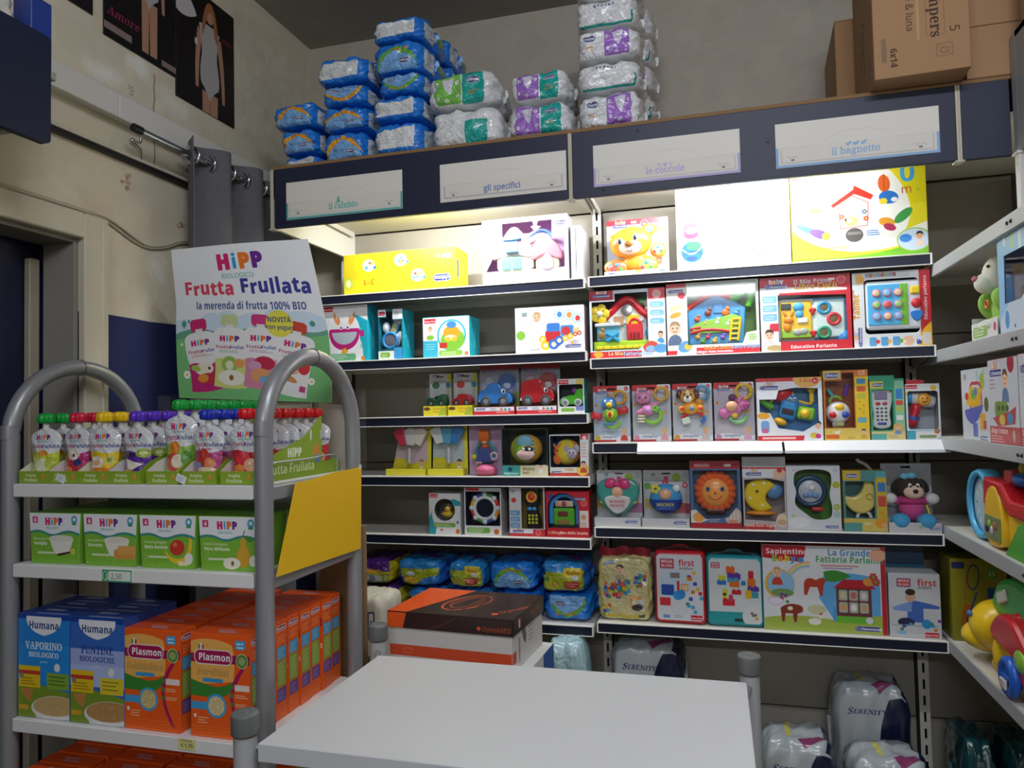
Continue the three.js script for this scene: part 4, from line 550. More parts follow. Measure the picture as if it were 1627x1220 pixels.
const pl = thing('wooden_plank', 'brown wooden plank standing upright behind the trolley', 'plank'); part(pl, 'board', gbox(-.6, -.477, .0005, 1.205, .602, .62, .0015), new THREE.MeshStandardMaterial({ map: paint(256, .3, (g) => { g.fillStyle = '#8a7353'; g.fillRect(0, 0, .3, .3); for (let i = 0; i < 90; i++) { g.globalAlpha = .25; g.fillStyle = i % 2 ? '#75603f' : '#9c8562'; g.fillRect(rnd() * .3, 0, rr(.001, .005), .3); } }), roughness: .8 }));
}
// ---------------------------------------------------------------- soft plastic packs

function pillow(w, h, d, f, o = {}) {   // a stuffed bag: rounded block with puckered skin, a print per face
const g = new THREE.BoxGeometry(2, 2, 2, 22, 16, 16), p = g.attributes.position, uv = g.attributes.uv, pw = o.p || 6, amp = o.amp ?? .0035, s = (pillowSeed += 3.7), at0 = atlasOf(f), base = f.all || '#ffffff';
const face = ['right', 'left', 'top', 'bottom', 'front', 'back'];
for (let i = 0; i < p.count; i++) {
const k = face[Math.floor(i / (p.count / 6))] ; let r = null;
const per = [17 * 17, 17 * 17, 23 * 17, 23 * 17, 23 * 17, 23 * 17]; let q = i, fi = 0; while (q >= per[fi]) q -= per[fi++];
r = sw(f[face[fi]] || ((fi < 2) && f.side) || base, at0); uv.setXY(i, r.u0 + (r.u1 - r.u0) * uv.getX(i), r.v0 + (r.v1 - r.v0) * uv.getY(i));
let x = p.getX(i), y = p.getY(i), z = p.getZ(i);
const n = Math.pow(Math.abs(x) ** pw + Math.abs(y) ** pw + Math.abs(z) ** pw, 1 / pw), ey = Math.max(.6, Math.abs(y));
const X = x / n, Y = y / n, Z = z / n, c = 1 / Math.pow(3, 1 / pw);
x = X; y = Y; z = Z;
const wr = amp * (noise.noise(x * 2.3 + s, y * 2.1, z * 2.3 + s) * 1.6 + noise.noise(x * 6 + s, y * 6, z * 6) * .9 + .7 * Math.abs(noise.noise(x * 3 + s, y * 11, z * 11 + s)) * Math.abs(x) ** 3);
const l = Math.hypot(x, y, z), pinch = 1 - (o.pinch ?? .1) * Math.max(0, Math.abs(X) - .72) * (1 / .28);
p.setXYZ(i, x * w / 2 + wr * x / l * 2, Math.max(-1, y * pinch) * h / 2 + wr * y / l * 2 * (y < 0 ? .2 : 1) + h / 2, z * (.4 + .6 * pinch) * d / 2 + wr * z / l * 2);
}
g.computeBoundingBox(); const b = g.boundingBox, e = [w, h, d], c0 = ['x', 'y', 'z'];
for (let i = 0; i < p.count; i++) p.setXYZ(i, ...c0.map((k, j) => { const q = (p.getComponent(i, j) - b.min[k]) / (b.max[k] - b.min[k]); return j === 1 ? q * e[1] : (q - .5) * e[j]; }));
return smooth(g);
}
const glossy = { clearcoat: .6, clearcoatRoughness: .12, bumpMap: crinkle, bumpScale: .0025 };
function seals(parent, w, h, d, mat) { for (const s of [-1, 1]) part(parent, 'end_seal', sheet(3, 6, (u, v) => [s * (w / 2 - .016 + .018 * u), h * (.3 + .4 * v), d * .18 * Math.sin(v * 5 + s) * u * .3 + (s > 0 ? 0 : 0)], .001), mat); }
room(1000);
const BLUE = '#1f7fe0';
const napBlue = (arc, up) => print(.2, .1, (c, W, H) => { if (up) { c.translate(W, H); c.rotate(Math.PI); } rect(c, 0, 0, W, H, BLUE); path(c, [[14, H], [18, H * .42, W * .5, H * .2], [W * .84, H * .4, W - 12, H]], '#7db4e8'); path(c, [[10, H * .95], [20, H * .3, W * .5, H * .14], [W * .82, H * .3, W - 8, H * .82], [W * .8, H * .5, W * .5, H * .3], [30, H * .5, 16, H]], arc); for (const x of [.36, .46, .56, .7]) oval(c, W * x, H * .27, 6, 5, '#d9801e'); tx(c, 'chicco', W * .66, H * .72, .1, '#fff'); chicco(c, W * .66, H * .68, 42); tx(c, 'veste asciutto', W * .26, H * .66, 11, '#3c5f9c', { w: 'normal' }); lines(c, W * .26, H * .72, 40, 3, 6, '#5a80bc', 1.6); });
const napOrange = napBlue('#eaa524'), napGreen = napBlue('#6ab04a'), napUp = napBlue('#6ab04a', true), napOrangeUp = napBlue('#eaa524', true);
const napBack = print(.2, .1, (c, W, H) => { rect(c, 0, 0, W, H, BLUE); path(c, [[4, H * .3], [30, H * .22, W * .5, H * .26], [W * .85, H * .2, W * .86, H * .12], [W * .84, H * .8], [W * .4, H * .8, 10, H * .84]], '#e4e6e6'); lines(c, 24, 44, 100, 3, 9, '#c4cacc', 2); });
const napSide = print(.12, .1, (c, W, H) => { rect(c, 0, 0, W, H, BLUE); rect(c, W * .1, H * .2, W * .35, H * .7, '#d5dbe0'); oval(c, W * .7, H * .4, 18, 22, '#6ab04a'); lines(c, 20, 30, 30, 5, 9, '#9aa6b4', 2); });
const packTop = sw(BLUE);
function nappy(name, label, cat, w, h, d, faces, p, turn, group) { const gl = cat === 'pad pack' ? { clearcoat: .5, clearcoatRoughness: .2 } : glossy; const t = thing(name, label, cat, p, turn, group); const any = Object.values(faces).find((f) => f.a); part(t, 'wrapper', pillow(w, h, d, faces), ink(any.a, .25, gl)); seals(t, w, h, d, M(faces.seal || '#dfe3e6', .3)); return t; }
const YC = 2.2878, blueFaces = (fr) => ({ front: fr, side: napSide, all: BLUE, seal: '#9cc4ec' });
const protoFront = {};
function blueNappy(kind, label, x0, x1, y0, y1, z) {
const fr = { orange: napOrange, green: napGreen, back: napBack, up: napUp, orangeUp: napOrangeUp }[kind];
return nappy('nappy_pack', label, 'nappy pack', x1 - x0 - .004, y1 - y0 - .0035, .235, blueFaces(fr), [(x0 + x1) / 2, y0, z], rr(-.02, .02));
}
const zc = .125;
blueNappy('back', 'blue nappy pack, bottom of the leftmost stack on the canopy', -.965, -.815, YC, 2.338, zc - .02);
blueNappy('orange', 'blue nappy pack with orange arc, middle of the leftmost stack on the canopy', -.972, -.816, 2.336, 2.424, zc - .01);
blueNappy('orange', 'blue nappy pack with orange arc, top of the leftmost stack on the canopy', -.995, -.818, 2.421, 2.508, zc);
blueNappy('orange', 'blue nappy pack with orange arc, bottom of the second stack from the left', -.812, -.638, YC, 2.394, zc);
blueNappy('orange', 'blue nappy pack with orange arc, second from bottom of the second stack from the left', -.814, -.636, 2.391, 2.472, zc);
blueNappy('orangeUp', 'blue nappy pack lying upside down in the second stack from the left', -.815, -.635, 2.469, 2.545, zc);
blueNappy('back', 'blue nappy pack with a white panel topping the second stack from the left', -.832, -.635, 2.542, 2.636, zc);
blueNappy('back', 'blue nappy pack with a white panel at the bottom of the tallest blue stack', -.632, -.448, YC, 2.4, zc);
blueNappy('back', 'blue nappy pack with a crumpled white panel, second from bottom of the tallest blue stack', -.636, -.447, 2.397, 2.482, zc);
blueNappy('up', 'blue nappy pack with green arc in the middle of the tallest blue stack', -.618, -.445, 2.479, 2.552, zc);
blueNappy('green', 'blue nappy pack with green arc, second from top of the tallest blue stack', -.632, -.442, 2.549, 2.652, zc);
blueNappy('back', 'blue nappy pack with a white panel topping the tallest blue stack', -.634, -.44, 2.649, 2.732, zc);
// the stacks behind
[[-.86, -.7, [YC, 2.405, 2.52, 2.635, 2.745], 'behind the second blue stack'], [-.63, -.45, [YC, 2.39, 2.49, 2.59, 2.69, 2.79], 'behind the tallest blue stack']].forEach(([a, b, ys, s]) => { for (let i = 0; i + 1 < ys.length; i++) blueNappy(i === ys.length - 2 && a < -.8 ? 'back' : 'green', 'blue nappy pack ' + s + ', ' + ['lowest', 'second from below', 'third from below', 'fourth from below', 'topmost'][i], a, b, ys[i], ys[i + 1], -.135); });
room(900);
const wavePrint = (col, flip) => print(.22, .105, (c, W, H) => { if (flip) { c.translate(W, 0); c.scale(-1, 1); } rect(c, 0, 0, W, H, '#e6e7e8'); rect(c, W * .54, 0, W * .32, H, col === 'wp' ? '#e6e7e8' : '#18a79b'); const x0 = col === 'wp' ? W * .45 : W * .12, ww = W * .4, b = col === 'g' ? '#7ac252' : '#a06cc8'; rect(c, x0, H * .06, ww, H * .88, b); path(c, [[x0 + ww * .3, H * .18], [x0 + ww * .75, H * .16], [x0 + ww * .72, H * .4, x0 + ww * .6, H * .6], [x0 + ww * .45, H * .62, x0 + ww * .3, H * .18]], '#d9d6e4'); for (const [a, e] of [[.12, .3], [.14, .72], [.5, .82], [.86, .28], [.88, .7]]) { oval(c, x0 + ww * a, H * e, 6, 6, '#f0eef4'); oval(c, x0 + ww * a, H * e, 3, 3, ['#d9b060', '#6aa0a8', '#9a9aa8'][Math.floor(a * 10) % 3]); }
if (flip) { c.translate(W, 0); c.scale(-1, 1); } const lx = flip ? W * .3 : col === 'wp' ? W * .2 : W * .7; chicco(c, lx, H * .3, 44); lines(c, lx - 18, H * .58, 36, 2, 8, '#c88a4a', 3); });
const pGreen = wavePrint('g'), pPurple = wavePrint('p'), pPW = wavePrint('wp');
const pBlank = print(.22, .105, (c, W, H) => { rect(c, 0, 0, W, H, '#e4e5e5'); rect(c, W * .5, H * .35, W * .33, H, '#18a79b'); lines(c, 20, 30, 60, 3, 10, '#d4d6d6', 2); });
const pBack = print(.22, .105, (c, W, H) => { rect(c, 0, 0, W, H, '#e4e5e5'); rect(c, 0, H * .9, W, H * .1, '#19a396'); rect(c, W * .95, H * .5, W * .05, H * .5, '#19a396'); for (let i = 0; i < 6; i++) rrect(c, W * .32 + i * 13, H * .22, 8, 8, 2, i % 2 ? '#8c93b0' : '#5d6894'); });
const wFaces = (fr) => ({ front: fr, all: '#e2e3e3', seal: '#e6e8e8' });
const whitePack = (fr, label, x0, x1, y0, y1, z = .132) => nappy('nappy_pack', label, 'nappy pack', x1 - x0 - .004, y1 - y0 - .0035, .235, wFaces(fr), [(x0 + x1) / 2, y0, z], rr(-.03, .03));
whitePack(pBlank, 'white nappy pack with a turquoise band, under the green printed pack', -.438, -.204, YC, 2.412);
whitePack(pGreen, 'white nappy pack with green panel and turquoise band on the canopy', -.447, -.211, 2.409, 2.523);
whitePack(pPurple, 'white nappy pack with purple panel and turquoise band, lower of two', -.194, .012, YC, 2.397);
whitePack(pPurple, 'white nappy pack with purple panel and turquoise band, upper of two', -.184, .009, 2.394, 2.494);
const tower = [[pPW, 'with purple panel at the bottom of', YC, 2.4], [pBack, 'with turquoise lower edge, second from bottom of', 2.397, 2.492], [pPW, 'with purple panel in the middle of', 2.489, 2.584], [pBack, 'with turquoise edge, fourth from bottom of', 2.581, 2.672], [pPW, 'with purple panel, fifth from bottom of', 2.669, 2.77]];
tower.forEach(([f, s, a, b]) => { whitePack(f, 'white nappy pack ' + s + ' the tall white tower', .02, .216, a, b); whitePack(f, 'white nappy pack ' + s + ' the rear white tower', .045, .238, a, b, -.12); });
// brown cartons on the right of the canopy
{ room(900);
const kraft = '#a8825c', ink2 = '#3c2b1e';
const face = print(.213, .42, (c, W, H) => { rect(c, 0, 0, W, H, kraft); for (let y = 0; y < H; y += 3) rect(c, 0, y, W, .6, '#a07a54'); c.save(); c.translate(0, H); c.rotate(-Math.PI / 2);
c.restore(); const v = (s, x, y, sz, o = {}) => tx(c, s, x, y, sz, ink2, { rot: Math.PI / 2, ...o });
v('Pampers', W * .6, H - 235, 34, { f: 'serif' }); v('Sole & luna', W * .35, H - 230, 24, { it: 1, w: 'normal' }); v('6x14', W * .17, H - 72, 22); rect(c, W * .07, H - 100, 14, 60, '#9b8062'); lines(c, W * .08, H - 98, 12, 20, 3, '#6d543c', 1.4); v('5', W * .8, H - 108, 30, { it: 1, w: 'normal' }); rrect(c, W * .56, H - 240, 40, 150, 1, null, '#7a5f44', 1.2); rrect(c, W * .66, H - 66, 34, 30, 1, null, '#7a5f44', 1.6); oval(c, W * .66 + 17, H - 50, 9, 7, null, 0, '#6d543c', 1.8); path(c, [[W * .66, H - 66], [W * .66 + 34, H - 36]], null, '#7a5f44', 1, false); rect(c, W * .46, 0, 6, H * .8, '#b8956c'); });
const side = print(.32, .42, (c, W, H) => { rect(c, 0, 0, W, H, kraft); for (let y = 0; y < H; y += 3) rect(c, 0, y, W, .6, '#a07a54'); const v = (s, x, y, sz) => tx(c, s, x, y, sz, ink2, { rot: Math.PI / 2, f: 'serif' }); v('Pampers', W * .5, H - 220, 32); v('Sole & luna', W * .36, H - 215, 20); v('6x14', W * .12, H - 90, 18); lines(c, W * .75, H - 90, 30, 12, 6, '#6d543c', 2); });
const box = (label, x0, x1, z0, z1, y0, h, turn) => { const t = thing('brown_carton', label, 'carton', [(x0 + x1) / 2, y0, (z0 + z1) / 2], turn), w = (x1 - x0) / 2, d = (z1 - z0) / 2; part(t, 'carton', cbox(-w, w, 0, h, -d, d, { front: face, left: side, right: side, all: kraft }, .0015), ink(face.a, .8)); part(t, 'flap', [cbox(-w, -.002, h, h + .003, -d, d, { all: '#a8825c' }, .0005), cbox(.002, w, h, h + .003, -d, d, { all: '#a8825c' }, .0005)], ink(face.a, .8)); return t; };
box('brown carton lettered Pampers overhanging the navy canopy', .797, 1.008, .02, .335, YC, .42, -.04);
box('brown carton standing behind the overhanging carton on the canopy', .766, .99, -.325, -.01, YC, .33, -.05);
const plain = (label, x0, x1, z0, z1, y0, h) => { const t = thing('brown_carton', label, 'carton'); part(t, 'carton', [gbox(x0, x1, y0, y0 + h * .52, z0, z1, .0015), gbox(x0, x1, y0 + h * .525, y0 + h, z0, z1, .0015)], M('#a8825c', .8)); part(t, 'stamp', gbox(x0 + (x1 - x0) * .7, x0 + (x1 - x0) * .86, y0 + .062, y0 + .072, z1 - .0002, z1 + .0004, .0002), M('#5a5f86', .8)); };
plain('plain brown carton pressed against the lettered carton on the right', 1.014, 1.3, .0, .262, YC, .25);
plain('dark brown carton at the top right corner above the grey canopy end', 1.108, 1.318, .34, .64, 2.3765, .3);
}
// goods on the left wall canopy
{ const t = nappy('wrapped_pack', 'white plastic wrapped pack on the left wall canopy', 'pack', .14, .16, .13, { all: '#d6d3c8', seal: '#d6d3c8' , front: sw('#d6d3c8') }, [-1.04, 2.2385, 1.205], Math.PI / 2);
const b = thing('blue_box', 'small dark blue box beside the white pack on the left wall canopy', 'box', [-1.0, 2.2385, 1.09]); part(b, 'carton', pbox(.05, .145, .05, .0015), M('#27408f', .4)); part(b, 'flap', gbox(-.025, .025, .1452, .147, -.024, .02, .0005), M('#2a4596', .4)); }
// bagged nappies on the lowest left shelf
{ room(900); const y6 = LY[5];
const pam = (a) => print(.17, .1, (c, W, H) => { rect(c, 0, 0, W, H, '#a8b41e'); path(c, [[0, 0], [W, 0], [W, H * .24], [W * .5, H * .4, 0, H * .3]], '#2f8fd6'); if (a === 0) { path(c, [[0, H], [0, H * .2], [18, H * .4, 40, H]], '#2746a8'); oval(c, W * .35, H * .76, 30, 12, '#e3b53a'); path(c, [[W * .45, H], [W * .6, H * .6, W, H * .55], [W, H]], '#2f7fd0'); oval(c, W * .35, H * .52, 16, 9, '#d9dde0'); } else { rrect(c, W * .5, H * .18, W * .42, H * .3, 6, '#e8d23a'); tx(c, 'Nuovo', W * .71, H * .4, 17, '#b0562a', { al: 'center' }); tx(c, '4', W * .2, H * .84, 26, '#c8542a', {}); lines(c, W * .3, H * .72, 16, 2, 6, '#c8542a', 2.4); rect(c, W * .52, H * .62, W * .34, H * .24, '#b8342a'); lines(c, W * .55, H * .68, W * .28, 2, 8, '#e8b09a', 2.4); oval(c, W * .76, H * .5, 14, 8, '#c9cfd4'); oval(c, W * .12, H * .56, 7, 9, '#4f8a4a'); } });
const yel = print(.17, .1, (c, W, H) => { rect(c, 0, 0, W, H, '#d9c92a'); path(c, [[W * .42, 0], [W, 0], [W, H * .5], [W * .36, H * .36]], '#5c2a8c'); for (const x of [.3, .52, .72]) { oval(c, W * x, H * .46, 9, 8, '#e9a03a'); } rect(c, 0, H * .6, W, H * .4, '#9aa030'); rect(c, W * .1, H * .62, W * .7, H * .3, '#b8bcb4'); lines(c, W * .5, H * .66, 30, 5, 5, '#5a5f7a', 3); });
const pamT = print(.17, .12, (c, W, H) => { rect(c, 0, 0, W, H, '#2f8fd6'); rect(c, 0, 0, W * .6, H * .5, '#2746a8'); oval(c, W * .7, H * .6, 30, 16, '#6a2d8c'); });
const bag = (fr, top, all, label, x0, x1, y, h, zc2 = -.135) => nappy('nappy_bag', label, 'nappy bag', x1 - x0, h, .225, { front: fr, top, all, seal: all }, [(x0 + x1) / 2, y, zc2], rr(-.05, .05));
const P0 = pam(0), P1 = pam(1), top2 = y6 + .0905;
bag(yel, '#5c2a8c', '#d9c92a', 'yellow and purple nappy bag, upper row, at the plank', -.872, -.7, top2, .092); bag(yel, '#5c2a8c', '#c2b52a', 'yellow and purple nappy bag, lower row, at the plank', -.85, -.665, y6, .09);
bag(P0, pamT, '#2f6fd0', 'blue and lime nappy bag with a crumpled yellow front', -.694, -.514, top2, .096); bag(P0, pamT, '#2f6fd0', 'blue and lime nappy bag, lower row behind the shoe box', -.66, -.5, y6, .09);
bag(P1, pamT, '#2f8fd6', 'lime nappy bag marked Nuovo, middle of the upper row', -.509, -.37, top2, .098); bag(P1, pamT, '#2f8fd6', 'lime nappy bag in the lower row, fully behind the shoe box', -.5, -.345, y6, .09);
bag(napGreen, BLUE, BLUE, 'bright blue nappy bag with green arc in the upper row', -.362, -.19, top2, .098); bag(napUp, BLUE, BLUE, 'bright blue nappy bag in the lower row behind the shoe box', -.34, -.182, y6, .09);
bag(P1, pamT, '#2f6fd0', 'lime nappy bag marked Nuovo at the right end of the upper row', -.184, -.024, top2, .104); bag(napUp, BLUE, BLUE, 'bright blue nappy bag upside down below the right Nuovo bag', -.176, -.012, y6, .09);
}
// wrapped packs on the base deck
{ room(1100); const dk = .2003;
const ser = (w, h) => print(w, h, (c, W, H) => { rect(c, 0, 0, W, H, '#b9bfc0'); rect(c, 0, H * .12, W, 2, '#b4b6b0'); rect(c, 0, H * .2, W, 1.4, '#b9bbb4'); path(c, [[W * .74, 24], [W, 10], [W, H], [W * .7, H], [W * .54, 250, W * .57, 150], [W * .6, 80, W * .74, 24]], '#1c2140'); tx(c, 'S', W * .14, 84, 30, '#2d3566', { f: 'serif', it: 1 }); tx(c, 'ERENITY', W * .14 + 18, 84, 22, '#2d3566', { f: 'serif', it: 1 }); lines(c, W * .7, H * .42, W * .24, 2, 7, '#8a90b4', 2); path(c, [[W * .74, H * .55], [W * .92, H * .52], [W * .9, H * .64], [W * .8, H * .68]], '#aeb8d4'); for (let i = 0; i < 3; i++) path(c, [[W * .66, H * (.84 + i * .05)], [W * .8, H * (.72 + i * .05), W, H * (.8 + i * .05)]], null, '#5c4a7c', 3, false); rect(c, W * .18, H * .72, 30, 7, '#5a8ab8'); });
const serTop = print(.23, .16, (c, W, H) => { rect(c, 0, 0, W, H, '#a9b2b6'); rect(c, W * .35, H * .2, 16, H * .5, '#cfc45a'); rect(c, W * .45, H * .2, 40, H * .4, '#b0b4b4'); path(c, [[W * .5, H * .8], [W * .8, H * .62], [W * .9, H * .7], [W * .6, H]], '#8a3f6a'); path(c, [[W * .82, 0], [W, 0], [W, H], [W * .9, H]], '#20254a'); });
const pad = (label, x0, x1, y0, h, z0, z1, turn = 0) => nappy('pad_pack', label, 'pad pack', x1 - x0, h, z1 - z0, { front: ser(x1 - x0, h), top: serTop, all: '#a4acae', right: '#1f2444', seal: '#aeb4b4' }, [(x0 + x1) / 2, y0, (z0 + z1) / 2], turn);
pad('pale pad pack under another pad pack behind the white table', .03, .268, dk, .272, -.25, -.05); pad('pale pad pack with a navy corner showing above the white table edge', .03, .268, .471, .282, -.25, -.05);
pad('pale pad pack standing upright on the base deck under the wide farm box', .69, .915, dk, .46, -.27, -.09, .04);
pad('pale pad pack lying on the base deck beside the white table pole', .472, .69, dk, .35, -.1, .1, -.04); pad('pale pad pack lying in front of the upright pad pack', .705, .93, dk, .325, -.08, .11, .05);
const tealP = print(.12, .36, (c, W, H) => { rect(c, 0, 0, W, H, '#12454a'); rect(c, W * .36, H * .12, W * .2, H * .8, '#6d7d84'); rect(c, W * .62, 0, 10, H, '#8f9a9c'); rect(c, W * .76, H * .1, W * .18, H * .2, '#56707a'); lines(c, W * .37, H * .16, 20, 14, 18, '#54626a', 4); rect(c, W * .78, H * .5, W * .14, H * .12, '#88969a'); });
for (const [x0, x1, z, s] of [[1.0, 1.098, .04, 'leftmost'], [1.104, 1.2, .07, 'middle'], [1.206, 1.29, .05, 'rightmost']]) nappy('teal_pack', 'dark teal pack with a pale stripe under the right shelving, ' + s + ' of three', 'pad pack', x1 - x0, .36, .24, { front: tealP, all: '#12454a', seal: '#1d5a5f' }, [(x0 + x1) / 2, dk, z - .13], 0);
nappy('teal_pack', 'teal pack squeezed beside the white table pole on the base deck', 'pad pack', .08, .3, .18, { front: '#17636a', all: '#17636a', back: tealP, seal: '#1d5a5f' }, [.415, dk, -.02], 0);
const aq = print(.15, .3, (c, W, H) => { rect(c, 0, 0, W, H, '#a9cbd0'); path(c, [[W * .1, H * .5], [W, H * .2], [W, H * .26], [W * .2, H * .56]], '#d3e4e6'); rect(c, 6, 50, 34, 12, '#b0476e'); rect(c, W * .5, 40, 12, 70, '#cdd09a'); lines(c, 20, 80, 60, 6, 9, '#8fb4bc', 2); });
nappy('wrapped_bag', 'pale aqua plastic wrapped bag behind the white table', 'bag', .15, .58, .17, { front: aq, all: '#a4c6cc', seal: '#b8d4d8' }, [-.085, dk, .0], .05);
}
// ---------------------------------------------------------------- boxed toys: helpers
const at = (x0, x1, y, z = -.02) => [(x0 + x1) / 2, y + .0004, z];
function toyBox(name, label, x0, x1, y, h, d, faces, o = {}) {   // a closed printed carton; front at local z = 0
const w = x1 - x0 - .002, t = thing(name, label, o.cat || 'toy box', o.p || at(x0, x1, y, o.z), o.turn || 0), any = Object.values(faces).find((f) => f.a);
part(t, 'carton', cbox(-w / 2, w / 2, 0, h, -d, 0, faces, .0009), ink(any.a, o.rough || .35));
if (!o.noFlap) part(t, 'tuck_flap', cbox(-w / 2 + .003, w / 2 - .003, h, h + .0007, -d + .004, -.002, { all: faces.top || faces.side || faces.all }, .0002), ink(any.a, .4));
return t;
}
const rectWin = (w, h, l, b, r, t, rad = .008) => roundRect(-w / 2 + l, b, w - l - r, h - b - t, rad);
function windowBox(name, label, x0, x1, y, h, d, front, win, o = {}) {   // carton with cut windows, clear pane, and a toy inside (returned group 'toy')
const w = x1 - x0 - .002, t = thing(name, label, 'toy box', o.p || at(x0, x1, y, o.z), o.turn || 0), wins = [].concat(win(w, h)), A = front.a;
const s = poly([[-w / 2, 0], [w / 2, 0], [w / 2, h], [-w / 2, h]]); wins.forEach((k) => s.holes.push(new THREE.Path(k.getPoints(8))));
const side = o.side || '#e8e8e8', inner = o.inner || '#d9dce0', c = (a, b, e, f, g, k, fc) => { const q = cbox(a, b, e, f, g, k, fc, .0003); return q; };
const fr = mapUV(ext(s, .0012).translate(0, 0, -.0012), front, (x) => (x + w / 2) / w, (x, yy) => yy / h), S = sw(side, A), I = sw(inner, A);
part(t, 'carton', [fr, c(-w / 2, w / 2, 0, .001, -d, -.0012, { all: S, top: I }), c(-w / 2, w / 2, h - .001, h, -d, -.0012, { all: sw(o.top || side, A), bottom: I }), c(-w / 2, -w / 2 + .001, .001, h - .001, -d, -.0012, { all: S, right: I }), c(w / 2 - .001, w / 2, .001, h - .001, -d, -.0012, { all: o.sideR || S, left: I }), c(-w / 2, w / 2, 0, h, -d - .001, -d, { all: S, front: o.back || I })], ink(A, o.rough || .35));
if (!o.open) wins.forEach((k) => part(t, 'clear_window', new THREE.ShapeGeometry(k, 8).translate(0, 0, -.0018), film));
const g = sub(t, o.toy || 'toy', [0, 0, o.tz ?? -Math.max(.03, d * .4)]); g.w = 1; return [t, g, w];
}
function cardPack(name, label, x0, x1, y, h, front, o = {}) {   // upright printed card with a low tray and a clear bubble
const w = x1 - x0 - .003, d = o.d || .05, t = thing(name, label, 'toy pack', at(x0, x1, y, o.z), o.turn || 0), A = front.a, hole = roundRect(-.014, h - .014, .028, .006, .003);
const s = roundRect(-w / 2, 0, w, h, .004); if (!o.noHole) s.holes.push(new THREE.Path(hole.getPoints(6)));
part(t, 'backing_card', mapUV(ext(s, .0014).translate(0, 0, -d - .0014), front, (x) => (x + w / 2) / w, (x, yy) => yy / h), ink(A, .35));
const bh = o.bh ?? .024; if (o.base) part(t, 'tray', [cbox(-w / 2, w / 2, 0, .0015, -d, 0, { all: o.sideC || '#e6e6e6' }, .0003), cbox(-w / 2, w / 2, .0015, bh, -.0015, 0, { front: o.base, all: sw(o.sideC || '#e6e6e6', A) }, .0003), cbox(-w / 2, -w / 2 + .001, .0015, bh, -d, -.0015, { all: sw(o.sideC || '#e6e6e6', A) }, .0002), cbox(w / 2 - .001, w / 2, .0015, bh, -d, -.0015, { all: sw(o.sideC || '#e6e6e6', A) }, .0002)], ink(o.base.a, .35));
if (o.bubble !== false) { const b = o.bubble || [.9, .16, .84]; part(t, 'clear_bubble', rbox(w * b[0], h * (b[2] - b[1]), d - .006, .012, 3).translate(0, h * (b[1] + b[2]) / 2, -d / 2 - .002), film); }
const g = sub(t, o.toy || 'toy', [0, 0, -d / 2 - .002]); return [t, g, w];
}
const P = (g, n, geo, c, p, r, m) => part(g, n, geo, m || plastic(c), p, r);
function face(g, x, y, z, s, o = {}) { for (const k of [-1, 1]) { P(g, 'eye', ball(s * .2, s * .26, s * .1, 12), '#f4f4f0', [x + k * s * .38, y + s * .18, z]); P(g, 'pupil', ball(s * .11, s * .15, s * .08, 10), o.iris || '#20262e', [x + k * s * .36, y + s * .16, z + s * .06]); } if (o.nose) P(g, 'nose', ball(s * .16, s * .12, s * .12, 12), o.nose, [x, y - s * .08, z + s * .14]); if (o.mouth !== false) P(g, 'mouth', torus(s * .22, s * .03, 12, 2.4), '#8a2f2a', [x, y - s * .15, z + s * .08], [0, 0, Math.PI + .37]); }
function wheel(g, x, y, z, r, hub = '#c9ccd0', tyre = '#2a2b2e') { const m = P(g, 'tyre', lathe([[r * .55, -r * .3], [r * .92, -r * .32], [r, -r * .18], [r, r * .18], [r * .92, r * .32], [r * .55, r * .3]], 28).rotateX(Math.PI / 2), tyre, [x, y, z]); P(g, 'hub', [disc(r * .6, r * .5), ...[0, 1, 2, 3, 4].map((i) => T(rbox(r * .12, r * .95, r * .06, .001), 0, 0, r * .26, 0, 0, i * Math.PI / 2.5))], hub, [x, y, z]); }
const redHead = (c, W, H, k = .1) => { rect(c, 0, 0, W, H * k, '#d22a35'); path(c, [[W * .66, 0], [W * .62, H * k, W * .8, H * k * 1.3], [W, H * k], [W, 0]], '#e9eef2'); oval(c, W * .9, H * k * .55, W * .06, W * .06, '#d22a35', 0, '#fff', 1); tx(c, '3+', W * .9, H * k * .55 + W * .025, W * .06, '#fff', { al: 'center' }); };
const fade = (c, W, H, a, b) => { rect(c, 0, 0, W, H, a); path(c, [[0, H * .55], [W * .4, H * .45, W, H * .65], [W, H], [0, H]], b); };
